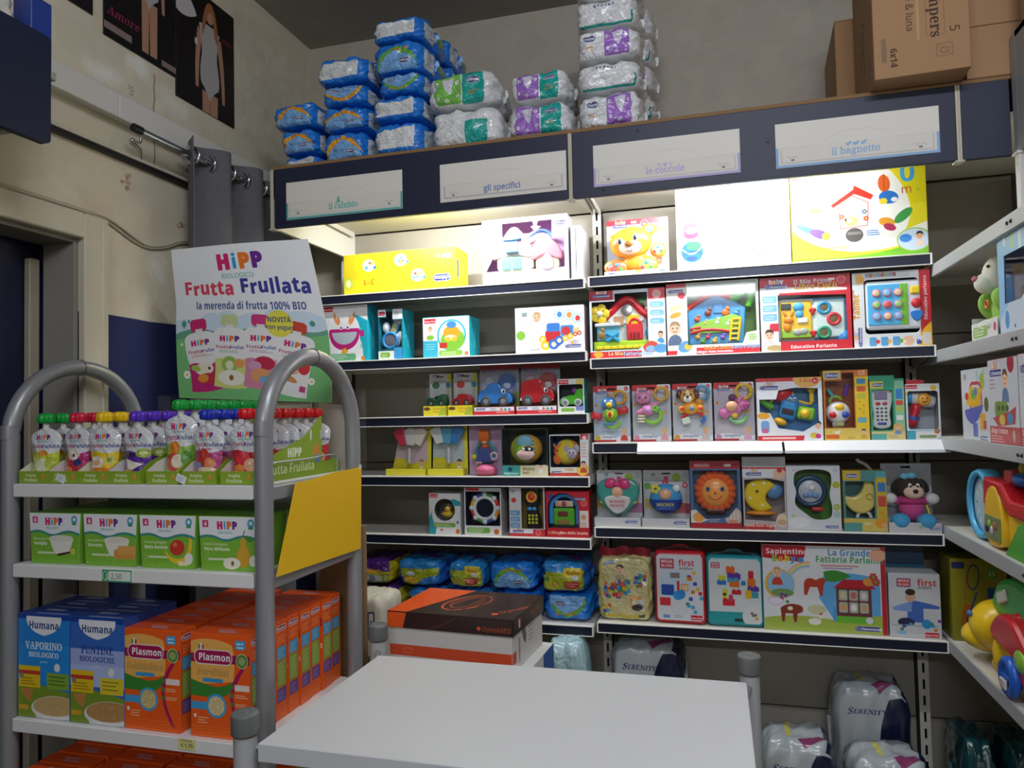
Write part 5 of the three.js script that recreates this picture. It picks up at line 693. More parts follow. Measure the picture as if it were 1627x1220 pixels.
// ---------------------------------------------------------------- right bay, top shelf
room(1400);
{ const fr = print(.2, .198, (c, W, H) => { rect(c, 0, 0, W, H, '#c3d5ea'); path(c, [[W * .7, H * .1], [W, H * .05], [W, H * .5], [W * .75, H * .35]], '#d8b98f'); for (let i = 0; i < 5; i++) oval(c, W * (.78 + .04 * i), H * (.16 + .05 * (i % 3)), 8, 8, ['#e0a43a', '#c86a3a', '#6a9ac8'][i % 3]); rect(c, 0, 0, W, 18, '#d6404c'); clem(c, 18, 16, 52); rrect(c, W * .4, 7, 18, 7, 2, '#f0f0f0'); oval(c, W * .62, 18, 12, 12, '#d6404c', 0, '#f4d8d8', 1.5); tx(c, '6+', W * .62, 22, 11, '#fff', { al: 'center' }); baby(c, W * .84, H * .72, 15, '#e8e4e0', '#8a5c3a'); oval(c, W * .86, H * .9, 20, 12, '#dca05a'); });
const base = print(.2, .016, (c, W, H) => { rect(c, 0, 0, W, H, '#eef0f2'); oval(c, W * .54, H * .2, 12, 9, '#e9b25a'); rect(c, 12, 6, 22, 4, '#4a5f9c'); rect(c, W - 28, 4, 18, 6, '#4a6fc0'); });
const [t, g] = cardPack('bear_toy_pack', 'yellow bear activity toy on a pale blue card with a red top', .054, .256, RY[0], .197, fr, { d: .075, base, bh: .016, noHole: true, bubble: false, toy: 'bear_toy' });
P(g, 'head', ball(.067, .052, .034, 28), '#f2a83a', [-.016, .108, .014], [0, 0, .12]);
for (const [x, y] of [[-.066, .125], [.04, .15]]) { P(g, 'ear', ball(.022, .02, .012), '#f2a83a', [x, y, 0]); P(g, 'inner_ear', ball(.013, .012, .006), '#6fb4e0', [x + .002, y, .01]); }
P(g, 'muzzle', ball(.036, .024, .016), '#fbeedd', [-.016, .09, .04]); P(g, 'nose', ball(.014, .011, .009), '#b5742e', [-.018, .098, .056]);
for (const [x, y] of [[-.046, .108], [.002, .118]]) { P(g, 'eye', ball(.0085, .0115, .005), '#f4f6f8', [x, y, .046]); P(g, 'pupil', ball(.006, .0085, .004), '#27364a', [x - .001, y - .001, .0495]); }
P(g, 'mouth', torus(.008, .0014, 12, 2.6), '#b03a2a', [-.016, .081, .055], [0, 0, Math.PI + .27]);
P(g, 'body', ball(.05, .034, .026), '#ee9a34', [0, .042, .006]);
for (const [x, y, r, c] of [[-.06, .028, .033, '#ef8a34'], [.034, .03, .034, '#ef8a34'], [-.083, .034, .02, '#f0a64a'], [.07, .078, .026, '#f2a83a']]) { P(g, 'paw', ball(r, r * .95, r * .5), c, [x, y, .018]); P(g, 'paw_pad', ball(r * .75, r * .7, r * .3), r > .03 ? (x < 0 ? '#e86a4a' : '#9ac85a') : '#e9d9a0', [x, y, .018 + r * .28]); for (let i = 0; i < 3; i++) P(g, 'button', ball(r * .2, r * .2, r * .12, 10), ['#e8445a', '#4aa8d8', '#58b04a'][i], [x + (i - 1) * r * .4, y + (i % 2 ? r * .25 : -r * .2), .018 + r * .55]); }
const fairy = print(.332, .2575, (c, W, H) => { rect(c, 0, 0, W, H, '#f4f5f2'); path(c, [[0, H * .86], [W * .2, H * .9, W * .4, H * .93], [W * .7, H * .95, W, H * .86], [W, H], [0, H]], '#d9ecb0'); path(c, [[W * .5, H], [W * .7, H * .5, W * .86, H * .62], [W, H * .72, W, H]], '#cdeceb');
oval(c, 43, H * .5, 30, 30, '#b9a8b4'); path(c, [[22, H * .56], [20, H * .4, 44, H * .4], [68, H * .42, 66, H * .56], [60, H * .62, 44, H * .61], [26, H * .62, 22, H * .56]], '#b83a58'); oval(c, 45, H * .51, 18, 11, '#f6d9c0'); for (const x of [34, 52]) oval(c, x, H * .625, 6, 3, '#d0506a'); oval(c, 66, H * .51, 7, 7, '#f4f4f4', 0, '#d98a9c', 2);
oval(c, 46, H * .77, 33, 33, '#2a64a8'); oval(c, 52, H * .7, 22, 14, '#3f8a5a'); path(c, [[18, H * .74], [46, H * .86, 74, H * .72]], null, '#e4f0ee', 4, false); path(c, [[18, H * .82], [46, H * .72, 76, H * .8]], null, '#2a4a8c', 3, false); oval(c, 44, H * .85, 16, 6, '#2c4a84');
'FAIRY TALE'.split('').forEach((l, i) => { const a = -1.25 + i * .28; tx(c, l, 112 + 30 * Math.sin(a), H * .83 - 26 * Math.cos(a) + 18, 12, '#d86a7c', { al: 'center', rot: a }); }); tx(c, 'world', 110, H * .93, 13, '#8a8f9a', { al: 'center', it: 1 }); oval(c, 112, H * .84, 9, 7, '#e8b4c0');
for (const [x, y, r, k] of [[86, .44, 6, '#e48aa4'], [108, .5, 4, '#4a5a60'], [136, .55, 5, '#5a8a7c'], [148, .72, 7, '#d04a6a'], [178, .78, 5, '#b06ac0'], [196, .77, 5, '#5aa890'], [230, .64, 6, '#e86a8a'], [252, .85, 9, '#d8507a'], [240, .88, 4, '#b04a7a']]) { oval(c, x, H * y, r, r, null, 0, k, 2.5); }
path(c, [[88, H * .42], [104, H * .37, 122, H * .43]], null, '#8a9aa0', 3, false); oval(c, 98, H * .48, 12, 4, '#f0b4c8'); tx(c, 'chicco', W * .86, H * .2, 20, '#e4e8f0'); });
toyBox('fairy_music_box', 'large white pastel toy box lettered FAIRY TALE under the tube light', .282, .617, RY[0], .2575, .1, { front: fairy, side: '#eef0ea', all: '#f2f3ee' });
const mob = print(.366, .2575, (c, W, H) => { rect(c, 0, 0, W, H, '#f5f5ec'); path(c, [[W * .74, 0], [W, 0], [W, H * .62], [W * .84, H * .7], [W * .96, H * .4, W * .74, 0]], '#e8dc1e'); path(c, [[0, H * .62], [W * .14, H * .84, W * .4, H * .9], [W * .7, H * .96, W, H * .78], [W, H], [0, H]], '#ecd93a'); path(c, [[0, H * .95], [W * .5, H, W * .78, H * .9], [W * .9, H * .82, W, H * .74], [W, H], [0, H]], '#7cc62a');
tx(c, '0', W * .87, H * .16, 78, '#4aa6dc', { al: 'center' }); tx(c, 'm', W * .86, H * .29, 34, '#b8552a', { al: 'center', w: 'normal' }); tx(c, '+', W * .94, H * .29, 22, '#9ac04a', { al: 'center' }); rect(c, 0, 0, 22, 10, '#d23a48');
path(c, [[W * .3, H * .36], [W * .47, H * .2], [W * .48, H * .15], [W * .62, H * .28], [W * .6, H * .33], [W * .48, H * .25], [W * .32, H * .39]], '#d2392e'); path(c, [[W * .36, H * .38], [W * .47, H * .27], [W * .58, H * .36], [W * .57, H * .62], [W * .37, H * .64]], '#f1e8e0', '#c8503f', 2); flower(c, W * .38, H * .5, 8, '#e05060', '#f4d03c', 5); flower(c, W * .55, H * .46, 8, '#5a7ad0', '#f4d03c', 5); flower(c, W * .56, H * .54, 8, '#d84a4a', '#f4d03c', 5);
oval(c, W * .45, H * .56, 18, 14, '#f0dc7a'); oval(c, W * .44, H * .55, 8, 7, '#f4f2ea'); oval(c, W * .41, H * .54, 3, 5, '#5a4030'); oval(c, W * .47, H * .72, 24, 21, '#5f5c58'); path(c, [[W * .42, H * .7], [W * .52, H * .7]], null, '#8a8884', 8, false);
oval(c, W * .7, H * .16, 16, 26, '#e0662a', -.1); path(c, [[W * .7, H * .05], [W * .7, H * .26]], null, '#a8401a', 2, false); oval(c, W * .73, H * .32, 26, 19, '#2f74c4', .2); oval(c, W * .69, H * .36, 11, 9, '#f0d23a'); oval(c, W * .77, H * .35, 9, 7, '#e9eef4');
oval(c, W * .83, H * .54, 30, 13, '#3f9a46', -.7); oval(c, W * .71, H * .6, 22, 13, '#e3a02e', .3); oval(c, W * .73, H * .66, 17, 10, '#b0305a', .4); oval(c, W * .12, H * .62, 34, 9, '#5a8ac8', .45); oval(c, W * .21, H * .68, 28, 13, '#7a5ab8', .4); oval(c, W * .26, H * .71, 12, 12, '#9cc84a'); oval(c, W * .1, H * .32, 16, 12, '#f2f0e6', 0, '#3a3a3a', 3); path(c, [[W * .14, H * .36], [W * .26, H * .42], [W * .14, H * .44]], '#e9c05a'); path(c, [[W * .16, H * .2], [W * .25, H * .12]], null, '#b9b6b0', 8, false);
oval(c, W * .9, H * .82, 44, 33, '#cfe3f4', 0, '#9cc83a', 3); baby(c, W * .94, H * .78, 14, '#f0d8c8', '#2a1e18'); oval(c, W * .84, H * .8, 16, 12, '#3f8ad8'); tx(c, 'Baracchina Con Mobile', 10, H * .865, 13, '#b88a1e', {}); for (const x of [10, 50, 84, 118]) lines(c, x, H * .89, 26, 3, 4.4, '#c8a03a', 1.6); lines(c, W * .56, H * .68, 36, 3, 6, '#5a8ac8', 3); });
toyBox('mobile_toy_box', 'large white and yellow toy box marked 0 m with a house mobile', .619, .986, RY[0], .2575, .11, { front: mob, all: '#e8dc1e' });
}
// ---------------------------------------------------------------- left bay, top shelf
room(1200);
{ const yb = print(.42, .143, (c, W, H) => { rect(c, 0, 0, W, H, '#ecd926'); c.save(); c.translate(W, H); c.rotate(Math.PI); oval(c, W - 18, H * .28, 17, 20, '#d3dc4a', 0, '#b8cc3a', 2); oval(c, W - 18, H * .28, 9, 13, '#e6ecc0'); tx(c, '3', W * .715, H * .36, 30, '#d8742a'); tx(c, 'in', W * .752, H * .3, 14, '#d8742a'); tx(c, '1', W * .785, H * .36, 30, '#d8742a'); c.restore();
for (const [x, y, k] of [[.23, .3, 24], [.52, .22, 24], [.67, .62, 25]]) { oval(c, W * x, H * y, k, k * .9, '#f2f0e4'); for (let i = 0; i < 5; i++) oval(c, W * x + rr(-14, 14), H * y + rr(-10, 12), 5, 5, ['#4aa8dc', '#e8a03a', '#d8453a', '#8ac04a'][i % 4]); oval(c, W * x + k, H * y + 8, 6, 6, '#3f7ab8'); } chicco(c, W * .88, H * .72, 62, true); c.save(); c.translate(W * .97, H * .2); c.rotate(Math.PI); tx(c, 'Rid', 0, 8, 24, '#5fb0c8'); oval(c, 50, 2, 6, 6, null, 0, '#e0709a', 3); c.restore(); });
const ybS = print(.12, .143, (c, W, H) => { rect(c, 0, 0, W, H, '#ecd926'); rrect(c, 14, 40, 14, 64, 7, '#24306f', '#e8ecf5', 2); });
toyBox('yellow_toy_box', 'long yellow toy box standing upside down marked 3 in 1', -.868, -.447, LY[0], .143, .13, { front: yb, right: ybS, all: '#ecd926' });
const cf = print(.29, .22, (c, W, H) => { rect(c, 0, 0, W, H, '#e9e4ee'); rect(c, 0, 0, W * .24, H * .3, '#f2f0f2'); for (let i = 0; i < 5; i++) oval(c, W * .1 + i * 2, H * (.34 + i * .09), 26, 14, '#f2f0f2'); rect(c, 0, H * .8, W, H * .2, '#dfe6ee'); lines(c, W * .35, H * .84, W * .55, 4, 8, '#a9c4d8', 2.6); oval(c, W * .06, H * .8, 9, 9, '#dca0c8'); oval(c, W * .14, H * .86, 20, 18, '#f2d9e4'); oval(c, W * .14, H * .85, 11, 12, '#e9b8cc'); oval(c, W * .25, H * .78, 8, 6, '#9ad09a'); rect(c, W * .83, 0, W * .17, H * .32, '#eef0f4'); chicco(c, W * .915, H * .13, 36); rrect(c, W * .86, H * .44, 26, 12, 4, '#d8607c'); });
const [t, g] = windowBox('cottage_toy_box', 'open fronted pastel box holding a pink roofed toy cottage', -.353, -.06, LY[0], .219, .08, cf, (w, h) => poly([[-w * .46, .045], [w * .46, .045], [w * .46, h * .68], [w * .32, h * .68], [w * .32, h * .93], [-w * .26, h * .93], [-w * .26, h * .7], [-w * .34, h * .5]]), { side: '#dcd6e6', inner: '#d6b4da', toy: 'toy_cottage', open: true, tz: -.022 });
P(g, 'cottage_wall', [ext(roundRect(-.09, .044, .115, .06, .015), .03, .004).translate(0, 0, -.01), ext(roundRect(.04, .044, .07, .05, .012), .026, .004).translate(0, 0, -.01)], '#efe8c4');
P(g, 'roof', ext(blob([[-.108, .092], [-.08, .13], [-.045, .178], [-.03, .182], [-.008, .16], [.018, .12], [.03, .09], [-.035, .1]]), .034, .006).translate(0, 0, -.01), '#ecc4c4'); P(g, 'roof', ext(blob([[.024, .08], [.036, .12], [.07, .142], [.105, .12], [.118, .078], [.07, .094]]), .03, .005).translate(0, 0, -.008), '#e0909c');
P(g, 'window_frame', [rbox(.04, .028, .008, .003).translate(-.04, .13, .032), rbox(.044, .007, .012, .003).translate(-.04, .115, .036)], '#6fa0d8'); P(g, 'window_box', rbox(.045, .014, .014, .004), '#7cc4d0', [-.04, .108, .036]); P(g, 'awning', ext(blob([[-.07, .146], [-.05, .155], [-.03, .156], [-.01, .147], [-.04, .143]]), .01, .002), '#5f8fd0', [0, 0, .03]);
for (const x of [-.062, -.026]) P(g, 'shutter_door', rbox(.032, .04, .008, .003), '#6fc0d4', [x, .067, .026]); P(g, 'arched_door', ext(blob([[.06, .046], [.06, .075], [.075, .09], [.092, .075], [.092, .046]]), .006, .002), '#e8b4c4', [0, 0, .02]); P(g, 'rainbow_handle', torus(.05, .007, 24, 1.9), '#6a8fd4', [.05, .125, .0], [0, 0, .65]); P(g, 'arrow', ext(poly([[.03, .205], [.05, .2], [.045, .185], [.06, .18], [.04, .166], [.026, .182], [.036, .186]]), .004), '#ea8ab8', [0, 0, .03]); P(g, 'bell', ball(.012), '#b4b0b8', [.026, .14, .02]);
const sd = thing('white_toy_box', 'two thin white cartons edge-on beside the pastel cottage box', 'toy box'); for (const [a, b] of [[-.054, -.038], [-.036, -.02]]) part(sd, 'carton', gbox(a, b, LY[0] + .0004, LY[0] + .18, -.2, -.03, .001), M('#dcdce2', .4));
}
// ---------------------------------------------------------------- left bay, second shelf
room(900);
const TURQ = '#1fb0c4', y2 = LY[1];
const sideTurq = print(.08, .2, (c, W, H) => { rect(c, 0, 0, W, H, TURQ); tx(c, 'Fisher-Price', W * .55, H * .75, 17, '#8fdce6', { rot: -1.57 }); });
{ const cr = print(.19, .2, (c, W, H) => { rect(c, 0, 0, W, H, '#e9ecec'); path(c, [[W * .2, H * .3], [W * .5, 0, W, H * .3], [W, H], [W * .9, H], [W * .95, H * .3, W * .2, H * .34]], TURQ); oval(c, W * .5, H * .5, 66, 78, '#f1f2f2'); fisher(c, 8, 4, 46); for (const s of [-1, 1]) path(c, [[W * .52 + s * 22, H * .36], [W * .52 + s * 50, H * .28, W * .52 + s * 40, H * .1], [W * .52 + s * 30, H * .24], [W * .52 + s * 20, H * .14, W * .52 + s * 16, H * .3]], '#e8935a'); rrect(c, W * .2, H * .42, W * .64, 22, 8, '#c0267c'); path(c, [[W * .2, H * .5], [W * .24, H * .78, W * .52, H * .8], [W * .8, H * .78, W * .84, H * .5]], '#c0267c'); path(c, [[W * .26, H * .48], [W * .78, H * .48], [W * .76, H * .68, W * .52, H * .7], [W * .28, H * .68, W * .26, H * .48]], '#b9c4cc'); for (const s of [-1, 1]) { oval(c, W * .52 + s * 14, H * .4, 7, 7, '#f4f4f4'); oval(c, W * .52 + s * 13, H * .4, 3.5, 3.5, '#2a3a5c'); } rect(c, W * .84, H * .46, 16, 22, '#c0267c'); flower(c, W * .52, H * .82, 14, '#e9a53a', '#e8c03a', 5); rrect(c, 6, H * .86, W * .72, 24, 8, '#6db487'); lines(c, 12, H * .88, W * .6, 3, 6, '#d8ecdc', 2); oval(c, W * .9, H * .95, 8, 8, '#e08a4a'); oval(c, W * .88, H * .74, 5, 5, null, 0, '#3a8ab0', 2); });
toyBox('crab_mirror_box', 'white and turquoise toy box picturing a magenta crab mirror, partly behind the poster', -.966, -.776, y2, .2, .09, { front: cr, right: sideTurq, all: TURQ });
const gf = print(.14, .175, (c, W, H) => { rect(c, 0, 0, W, H, '#22606c'); rect(c, 0, 0, W * .32, H * .14, '#e4e8e8'); fisher(c, 4, 8, 36); rect(c, 0, H * .82, W * .72, H * .18, '#e6eae6'); rrect(c, 12, H * .85, 54, 18, 7, '#7ab23c'); lines(c, 18, H * .88, 38, 3, 5, '#dcecc0', 1.8); rect(c, W * .64, H * .76, W * .34, H * .22, '#3f9ad0'); rect(c, W * .6, 0, W * .4, H * .2, '#e2e6e8'); lines(c, W * .64, H * .05, 30, 5, 5, '#9aa6ac', 2); });
const [t, g] = windowBox('guitar_toy_box', 'turquoise open box holding a white and blue toy guitar', -.738, -.645, y2, .175, .1, gf, (w, h) => poly([[-w * .45, h * .2], [w * .46, h * .26], [w * .46, h * .78], [w * .1, h * .78], [w * .1, h * .95], [-w * .16, h * .95], [-w * .16, h * .84], [-w * .45, h * .84]]), { side: TURQ, sideR: sideTurq, inner: '#157f92', toy: 'toy_guitar' });
P(g, 'guitar_body', [disc(.032, .03).translate(-.006, .068, .012), ball(.016, .02, .014).translate(.03, .083, .012), ball(.014, .02, .014).translate(-.027, .115, .012)], '#e6eaee'); P(g, 'sound_ring', torus(.026, .005), '#2f8fd8', [-.006, .068, .028]); P(g, 'sound_window', disc(.022, .01), '#6a6c74', [-.006, .068, .025]); P(g, 'neck', rbox(.026, .045, .022, .004), '#4a9ad4', [.007, .107, .012], [0, 0, -.35]); for (let i = -1; i < 2; i++) P(g, 'string', rbox(.003, .042, .003, .001), '#ecd23a', [.007 + i * .006, .107 - i * .002, .025], [0, 0, -.35]); P(g, 'headstock', rbox(.032, .04, .024, .009), '#dfe4e8', [.022, .145, .012], [0, 0, -.35]);
const hf = print(.17, .138, (c, W, H) => { rect(c, 0, 0, W, H, '#e3e8e8'); rect(c, 0, H * .58, W * .32, H * .42, '#3fb4cc'); lines(c, 10, H * .66, 40, 3, 8, '#a8e0ea', 2); oval(c, W * .62, H * .46, 52, 54, TURQ); oval(c, W * .62, H * .46, 47, 49, '#dfeaea'); oval(c, W * .64, H * .58, 44, 36, '#86c440', -.2); oval(c, W * .62, H * .4, 30, 24, '#eda52e'); oval(c, W * .62, H * .2, 18, 12, '#4a8ad0'); oval(c, W * .6, H * .52, 22, 10, '#f4e6c0'); for (const x of [.54, .68]) oval(c, W * x, H * .56, 10, 8, '#f0c23a'); rect(c, W * .36, H * .64, 28, 18, '#c8362e'); fisher(c, 6, 5, 42); baby(c, W * .16, H * .3, 11, '#e4d8d0', '#b08a5a'); oval(c, W * .16, H * .5, 14, 8, '#8ac04a'); rrect(c, W * .34, H * .83, 86, 18, 8, '#8cc24a'); lines(c, W * .4, H * .87, 60, 2, 6, '#e4f0cc', 2); oval(c, W * .93, H * .92, 7, 7, '#e0803a'); });
toyBox('hippo_toy_box', 'white and turquoise toy box picturing a yellow and green animal toy', -.572, -.402, y2, .138, .11, { front: hf, right: sideTurq, all: TURQ });
const tf = print(.23, .151, (c, W, H) => { rect(c, 0, 0, W, H, '#e8ebee'); rect(c, W * .1, H * .1, 18, 14, '#8a9aa0'); tx(c, 'Disney', W * .16, H * .36, 15, '#c8ccd0', { f: 'serif', it: 1, al: 'center' }); tx(c, 'baby', W * .16, H * .46, 10, '#d0d8b0', { al: 'center' }); oval(c, W * .08, H * .6, 15, 15, '#8cc24a'); lines(c, 40, H * .7, 40, 3, 8, '#d4d8dc', 2);
baby(c, W * .32, H * .22, 20, '#f0efec', '#c8a070'); for (const [x, y] of [[.65, .18], [.79, .2], [.91, .28]]) { oval(c, W * x, H * y, 17, 15, '#d8e8ee', 0, '#8ac4d8', 1.5); oval(c, W * x, H * y, 8, 9, ['#d8463a', '#4a8ad0', '#e9953a'][Math.round(x * 10) % 3]); }
rrect(c, W * .44, H * .52, 50, 52, 6, '#cf2f3a'); rrect(c, W * .46, H * .36, 44, 28, 8, '#3f7fd0'); rrect(c, W * .66, H * .42, 44, 36, 8, '#3f8fd8'); oval(c, W * .74, H * .54, 14, 14, '#d8363f'); rect(c, W * .84, H * .48, 22, 18, '#e9cf9a'); for (const [x, y, r, k] of [[.44, .84, 15, '#efc62e'], [.56, .82, 17, '#3f74c8'], [.64, .74, 15, '#3f74c8'], [.73, .7, 10, '#efc62e'], [.8, .66, 10, '#efc62e'], [.87, .62, 7, '#cf3a2a'], [.93, .6, 7, '#cf3a2a'], [.4, .7, 12, '#efd03a']]) { oval(c, W * x, H * y, r, r, k); oval(c, W * x, H * y, r * .5, r * .5, '#f0e6c8'); } clem(c, W * .72, H * .84, 54); path(c, [[W * .22, H * .92], [W * .3, H * .94, W * .36, H * .9]], null, '#6a5a5a', 1.5, false); });
toyBox('train_toy_box', 'white toy box picturing a red and blue toy train', -.245, -.013, y2, .151, .08, { front: tf, all: '#e2e6ea' });
}
// ---------------------------------------------------------------- right bay, second shelf
room(1500);
{ const y = RY[1];
const ff = print(.24, .216, (c, W, H) => { rect(c, 0, 0, W, H, '#c9d3dc'); rect(c, 0, 0, W * .32, H * .14, '#b51f2c'); clem(c, 12, 12, 52); rect(c, W * .78, 0, W * .22, H, '#e3eaf0'); rect(c, W * .78, 0, W * .22, H * .16, '#cf2f3c'); oval(c, W * .89, H * .09, 14, 14, '#e8a8a4'); for (let i = 0; i < 3; i++) { rrect(c, W * .8, H * (.2 + i * .12), 44, 18, 8, '#7ab8e0'); lines(c, W * .82, H * (.23 + i * .12), 28, 2, 6, '#d0e8f4', 2); } baby(c, W * .93, H * .68, 12, '#4a9ad0', '#5a3a24'); rect(c, 0, H * .9, W, H * .1, '#cf2a33'); path(c, [[W * .68, H], [W * .66, H * .78, W * .82, H * .76], [W, H * .78, W, H]], '#dfe6e0'); oval(c, W * .8, H * .85, 24, 18, '#d8503f'); oval(c, W * .8, H * .88, 16, 10, '#8fb8d8'); oval(c, W * .93, H * .88, 22, 14, '#5aa0d4'); tx(c, 'La Mia', W * .24, H * .955, 15, '#e9d9a0', { st: '#8a5a2a', lw: 1 }); tx(c, 'Fattoria Cubi', W * .44, H * .965, 17, '#b8d4f0', { st: '#3a4a8c', lw: 1.4, sx: .86 }); path(c, [[8, H * .93], [30, H * .86], [44, H * .95], [24, H]], '#f0a63a'); });
const [t, g] = windowBox('farm_toy_box', 'red window box holding a toy farmhouse with coloured keys', .003, .243, y, .216, .09, ff, (w, h) => poly([[-w * .47, h * .12], [w * .14, h * .12], [w * .27, h * .22], [w * .27, h * .95], [-w * .16, h * .95], [-w * .16, h * .84], [-w * .47, h * .84]]), { side: '#b51f2c', inner: '#2c3a48', toy: 'toy_farm' });
P(g, 'farm_base', rbox(.178, .032, .05, .006), '#b4dc2e', [-.022, .04, .002]); for (let i = 0; i < 7; i++) P(g, 'piano_key', rbox(.02, .012, .012, .004), '#f2d82e', [-.09 + i * .023, .034, .028]); P(g, 'farm_wall', rbox(.16, .1, .03, .006), '#dfe3e2', [-.02, .1, -.004]);
P(g, 'roof', tube([[-.098, .12, .01], [-.06, .142, .012], [-.02, .178, .014], [.0, .186, .014], [.02, .176, .014], [.05, .142, .012], [.085, .13, .01]], .013, 40, 10), '#cc2230'); P(g, 'gable', ext(blob([[-.06, .12], [-.03, .155], [.0, .17], [.03, .15], [.05, .12]]), .008, .002), '#e6e6e2', [0, 0, .008]); P(g, 'gable_mirror', disc(.018, .006), '#9fa4a8', [-.002, .152, .022], null, chrome);
P(g, 'sign_panel', rbox(.038, .03, .008, .002), '#ecc81e', [.016, .122, .018]); P(g, 'peek_door', rbox(.03, .03, .008, .002), '#b98f6a', [-.028, .12, .018]); P(g, 'flower_dial', [0, 1, 2, 3, 4].map((i) => disc(.015, .012).translate(.018 * Math.cos(i * 1.257), .018 * Math.sin(i * 1.257), 0)), '#f0d32e', [-.088, .145, .02]); P(g, 'dial_centre', disc(.01, .018), '#e2e8e6', [-.088, .145, .022]); P(g, 'stable', rbox(.07, .05, .02, .004), '#58b8d0', [-.064, .082, .016]); P(g, 'stable_roof', rbox(.082, .012, .028, .004), '#d9e2e6', [-.064, .108, .018]); P(g, 'horse', [ball(.01, .014, .006), ball(.006, .01, .005).translate(.004, .016, 0)], '#a8743a', [-.083, .075, .028]); P(g, 'gate', [T(rbox(.05, .01, .008, .003), 0, 0, 0, 0, 0, .6), T(rbox(.05, .01, .008, .003), 0, 0, 0, 0, 0, -.6)], '#1f9fd4', [-.047, .068, .03]); P(g, 'barn_door', [rbox(.05, .05, .012, .004), torus(.016, .005, 18, Math.PI).translate(0, .025, 0)], '#d8242f', [.022, .082, .02]); for (let i = -1; i < 2; i++) P(g, 'door_slot', rbox(.006, .018, .004, .002), '#8e1620', [.022 + i * .012, .072, .028]); P(g, 'round_frame', torus(.016, .006), '#1f8fd4', [.076, .078, .016]); P(g, 'crank_knob', [ball(.016, .012, .012), disc(.01, .02).translate(0, -.016, 0)], '#c8b8b4', [.064, .172, .014]); P(g, 'tree', ball(.03, .016, .01), '#3f9a3a', [.04, .178, -.01]);
const bf = print(.275, .224, (c, W, H) => { rect(c, 0, 0, W, H, '#cdd6c8'); rect(c, 0, 0, W * .22, H, '#e6e4de'); rect(c, 0, 0, W * .22, H * .06, '#cf2f3c'); clem(c, 6, 20, 48, false); oval(c, W * .17, H * .17, 11, 11, '#d23a48'); for (let i = 0; i < 3; i++) oval(c, W * .1, H * (.24 + i * .1), 18, 8, ['#e8d0c0', '#e6cc9a', '#e0a03a'][i], -.3); baby(c, W * .09, H * .62, 24, '#5a7090', '#a88a6a'); rect(c, 0, H * .93, W, H * .07, '#cf2a33'); path(c, [[W * .1, H], [W * .14, H * .76, W * .24, H * .74], [W * .33, H * .78, W * .34, H]], '#e8e8e0'); oval(c, W * .2, H * .88, 22, 17, '#5fa0d4', -.4); oval(c, W * .23, H * .88, 12, 10, '#d8c04a'); rect(c, W * .32, H * .86, W * .68, H * .07, '#e8e6e2'); rect(c, W * .32, H * .9, W * .68, H * .1, '#cf2a33'); tx(c, 'La Mia Casetta', W * .4, H * .93, 14, '#d8b04a', { st: '#8a5020', lw: 1.2, sx: .84 }); tx(c, 'Canta e Impara', W * .7, H * .925, 14, '#a8c8ec', { st: '#3a5a9c', lw: 1.4, sx: .8 }); tx(c, 'Allegre Fiabe Interattive', W * .52, H * .975, 9, '#fff', { al: 'center' }); path(c, [[W * .82, H * .88], [W * .84, H * .7, W * .94, H * .68], [W, H * .7], [W, H * .88]], '#e8ecdc'); oval(c, W * .92, H * .78, 15, 13, '#cfe6b4'); lines(c, W * .89, H * .75, 20, 3, 6, '#6aa84a', 2); });
const [t2, b] = windowBox('house_toy_box', 'red edged window box holding a house shaped song panel with green handle', .245, .52, y, .224, .08, bf, (w, h) => poly([[-w * .27, h * .14], [w * .32, h * .14], [w * .36, h * .28], [w * .47, h * .3], [w * .47, h * .96], [-w * .27, h * .96]]), { side: '#a9cf3a', inner: '#86b83a', toy: 'toy_house_panel' });
P(b, 'panel', ext(poly([[-.068, .036], [.088, .036], [.095, .14], [.03, .185], [-.072, .15]]), .016, .004), '#3f9ad8', [0, 0, -.01]); P(b, 'meadow', ext(blob([[-.064, .085], [-.04, .1], [.01, .11], [.07, .12], [.086, .1], [.06, .075], [0, .068], [-.05, .072]]), .003, .001), '#8cc63a', [0, 0, .012]); P(b, 'roof', tube([[-.072, .148, .006], [-.04, .168, .008], [-.005, .188, .008], [.03, .186, .008], [.055, .174, .006]], .01, 30, 10), '#cf2330'); P(b, 'roof_tip', ball(.011, .009, .01), '#f0a82e', [-.074, .146, .006]); P(b, 'carry_handle', tube([[.055, .172, .004], [.075, .176, .006], [.1, .198, .006], [.112, .19, .006], [.113, .165, .006], [.106, .145, .004]], .011, 30, 10), '#5cc22e'); P(b, 'ledge', [tube([[-.066, .07, .012], [-.02, .078, .014], [.02, .076, .014], [.05, .07, .012]], .0055, 20, 8), bar([-.066, .082, .012], [-.035, .086, .014], .005)], '#d8352e');
for (const [x, y3, k, s] of [[-.012, .13, '#8a4a3a', 1.3], [.04, .128, '#e8742e', 1.5], [.072, .125, '#4a8fd0', 1.1], [-.045, .112, '#d8643a', 1.1], [-.02, .098, '#e9b46a', .9], [.014, .1, '#e8e4e0', 1.2], [.045, .094, '#d9dde4', 1.1], [-.045, .056, '#d8a03a', 1], [-.015, .055, '#d84a6a', .9], [.03, .053, '#8a6ac8', 1], [-.03, .042, '#6ab04a', 1], [.005, .042, '#e0b03a', 1]]) P(b, 'animal_button', [ball(.008 * s, .007 * s, .004), ball(.005 * s, .005 * s, .004).translate(.004 * s, .008 * s, 0)], k, [x, y3, .013]);
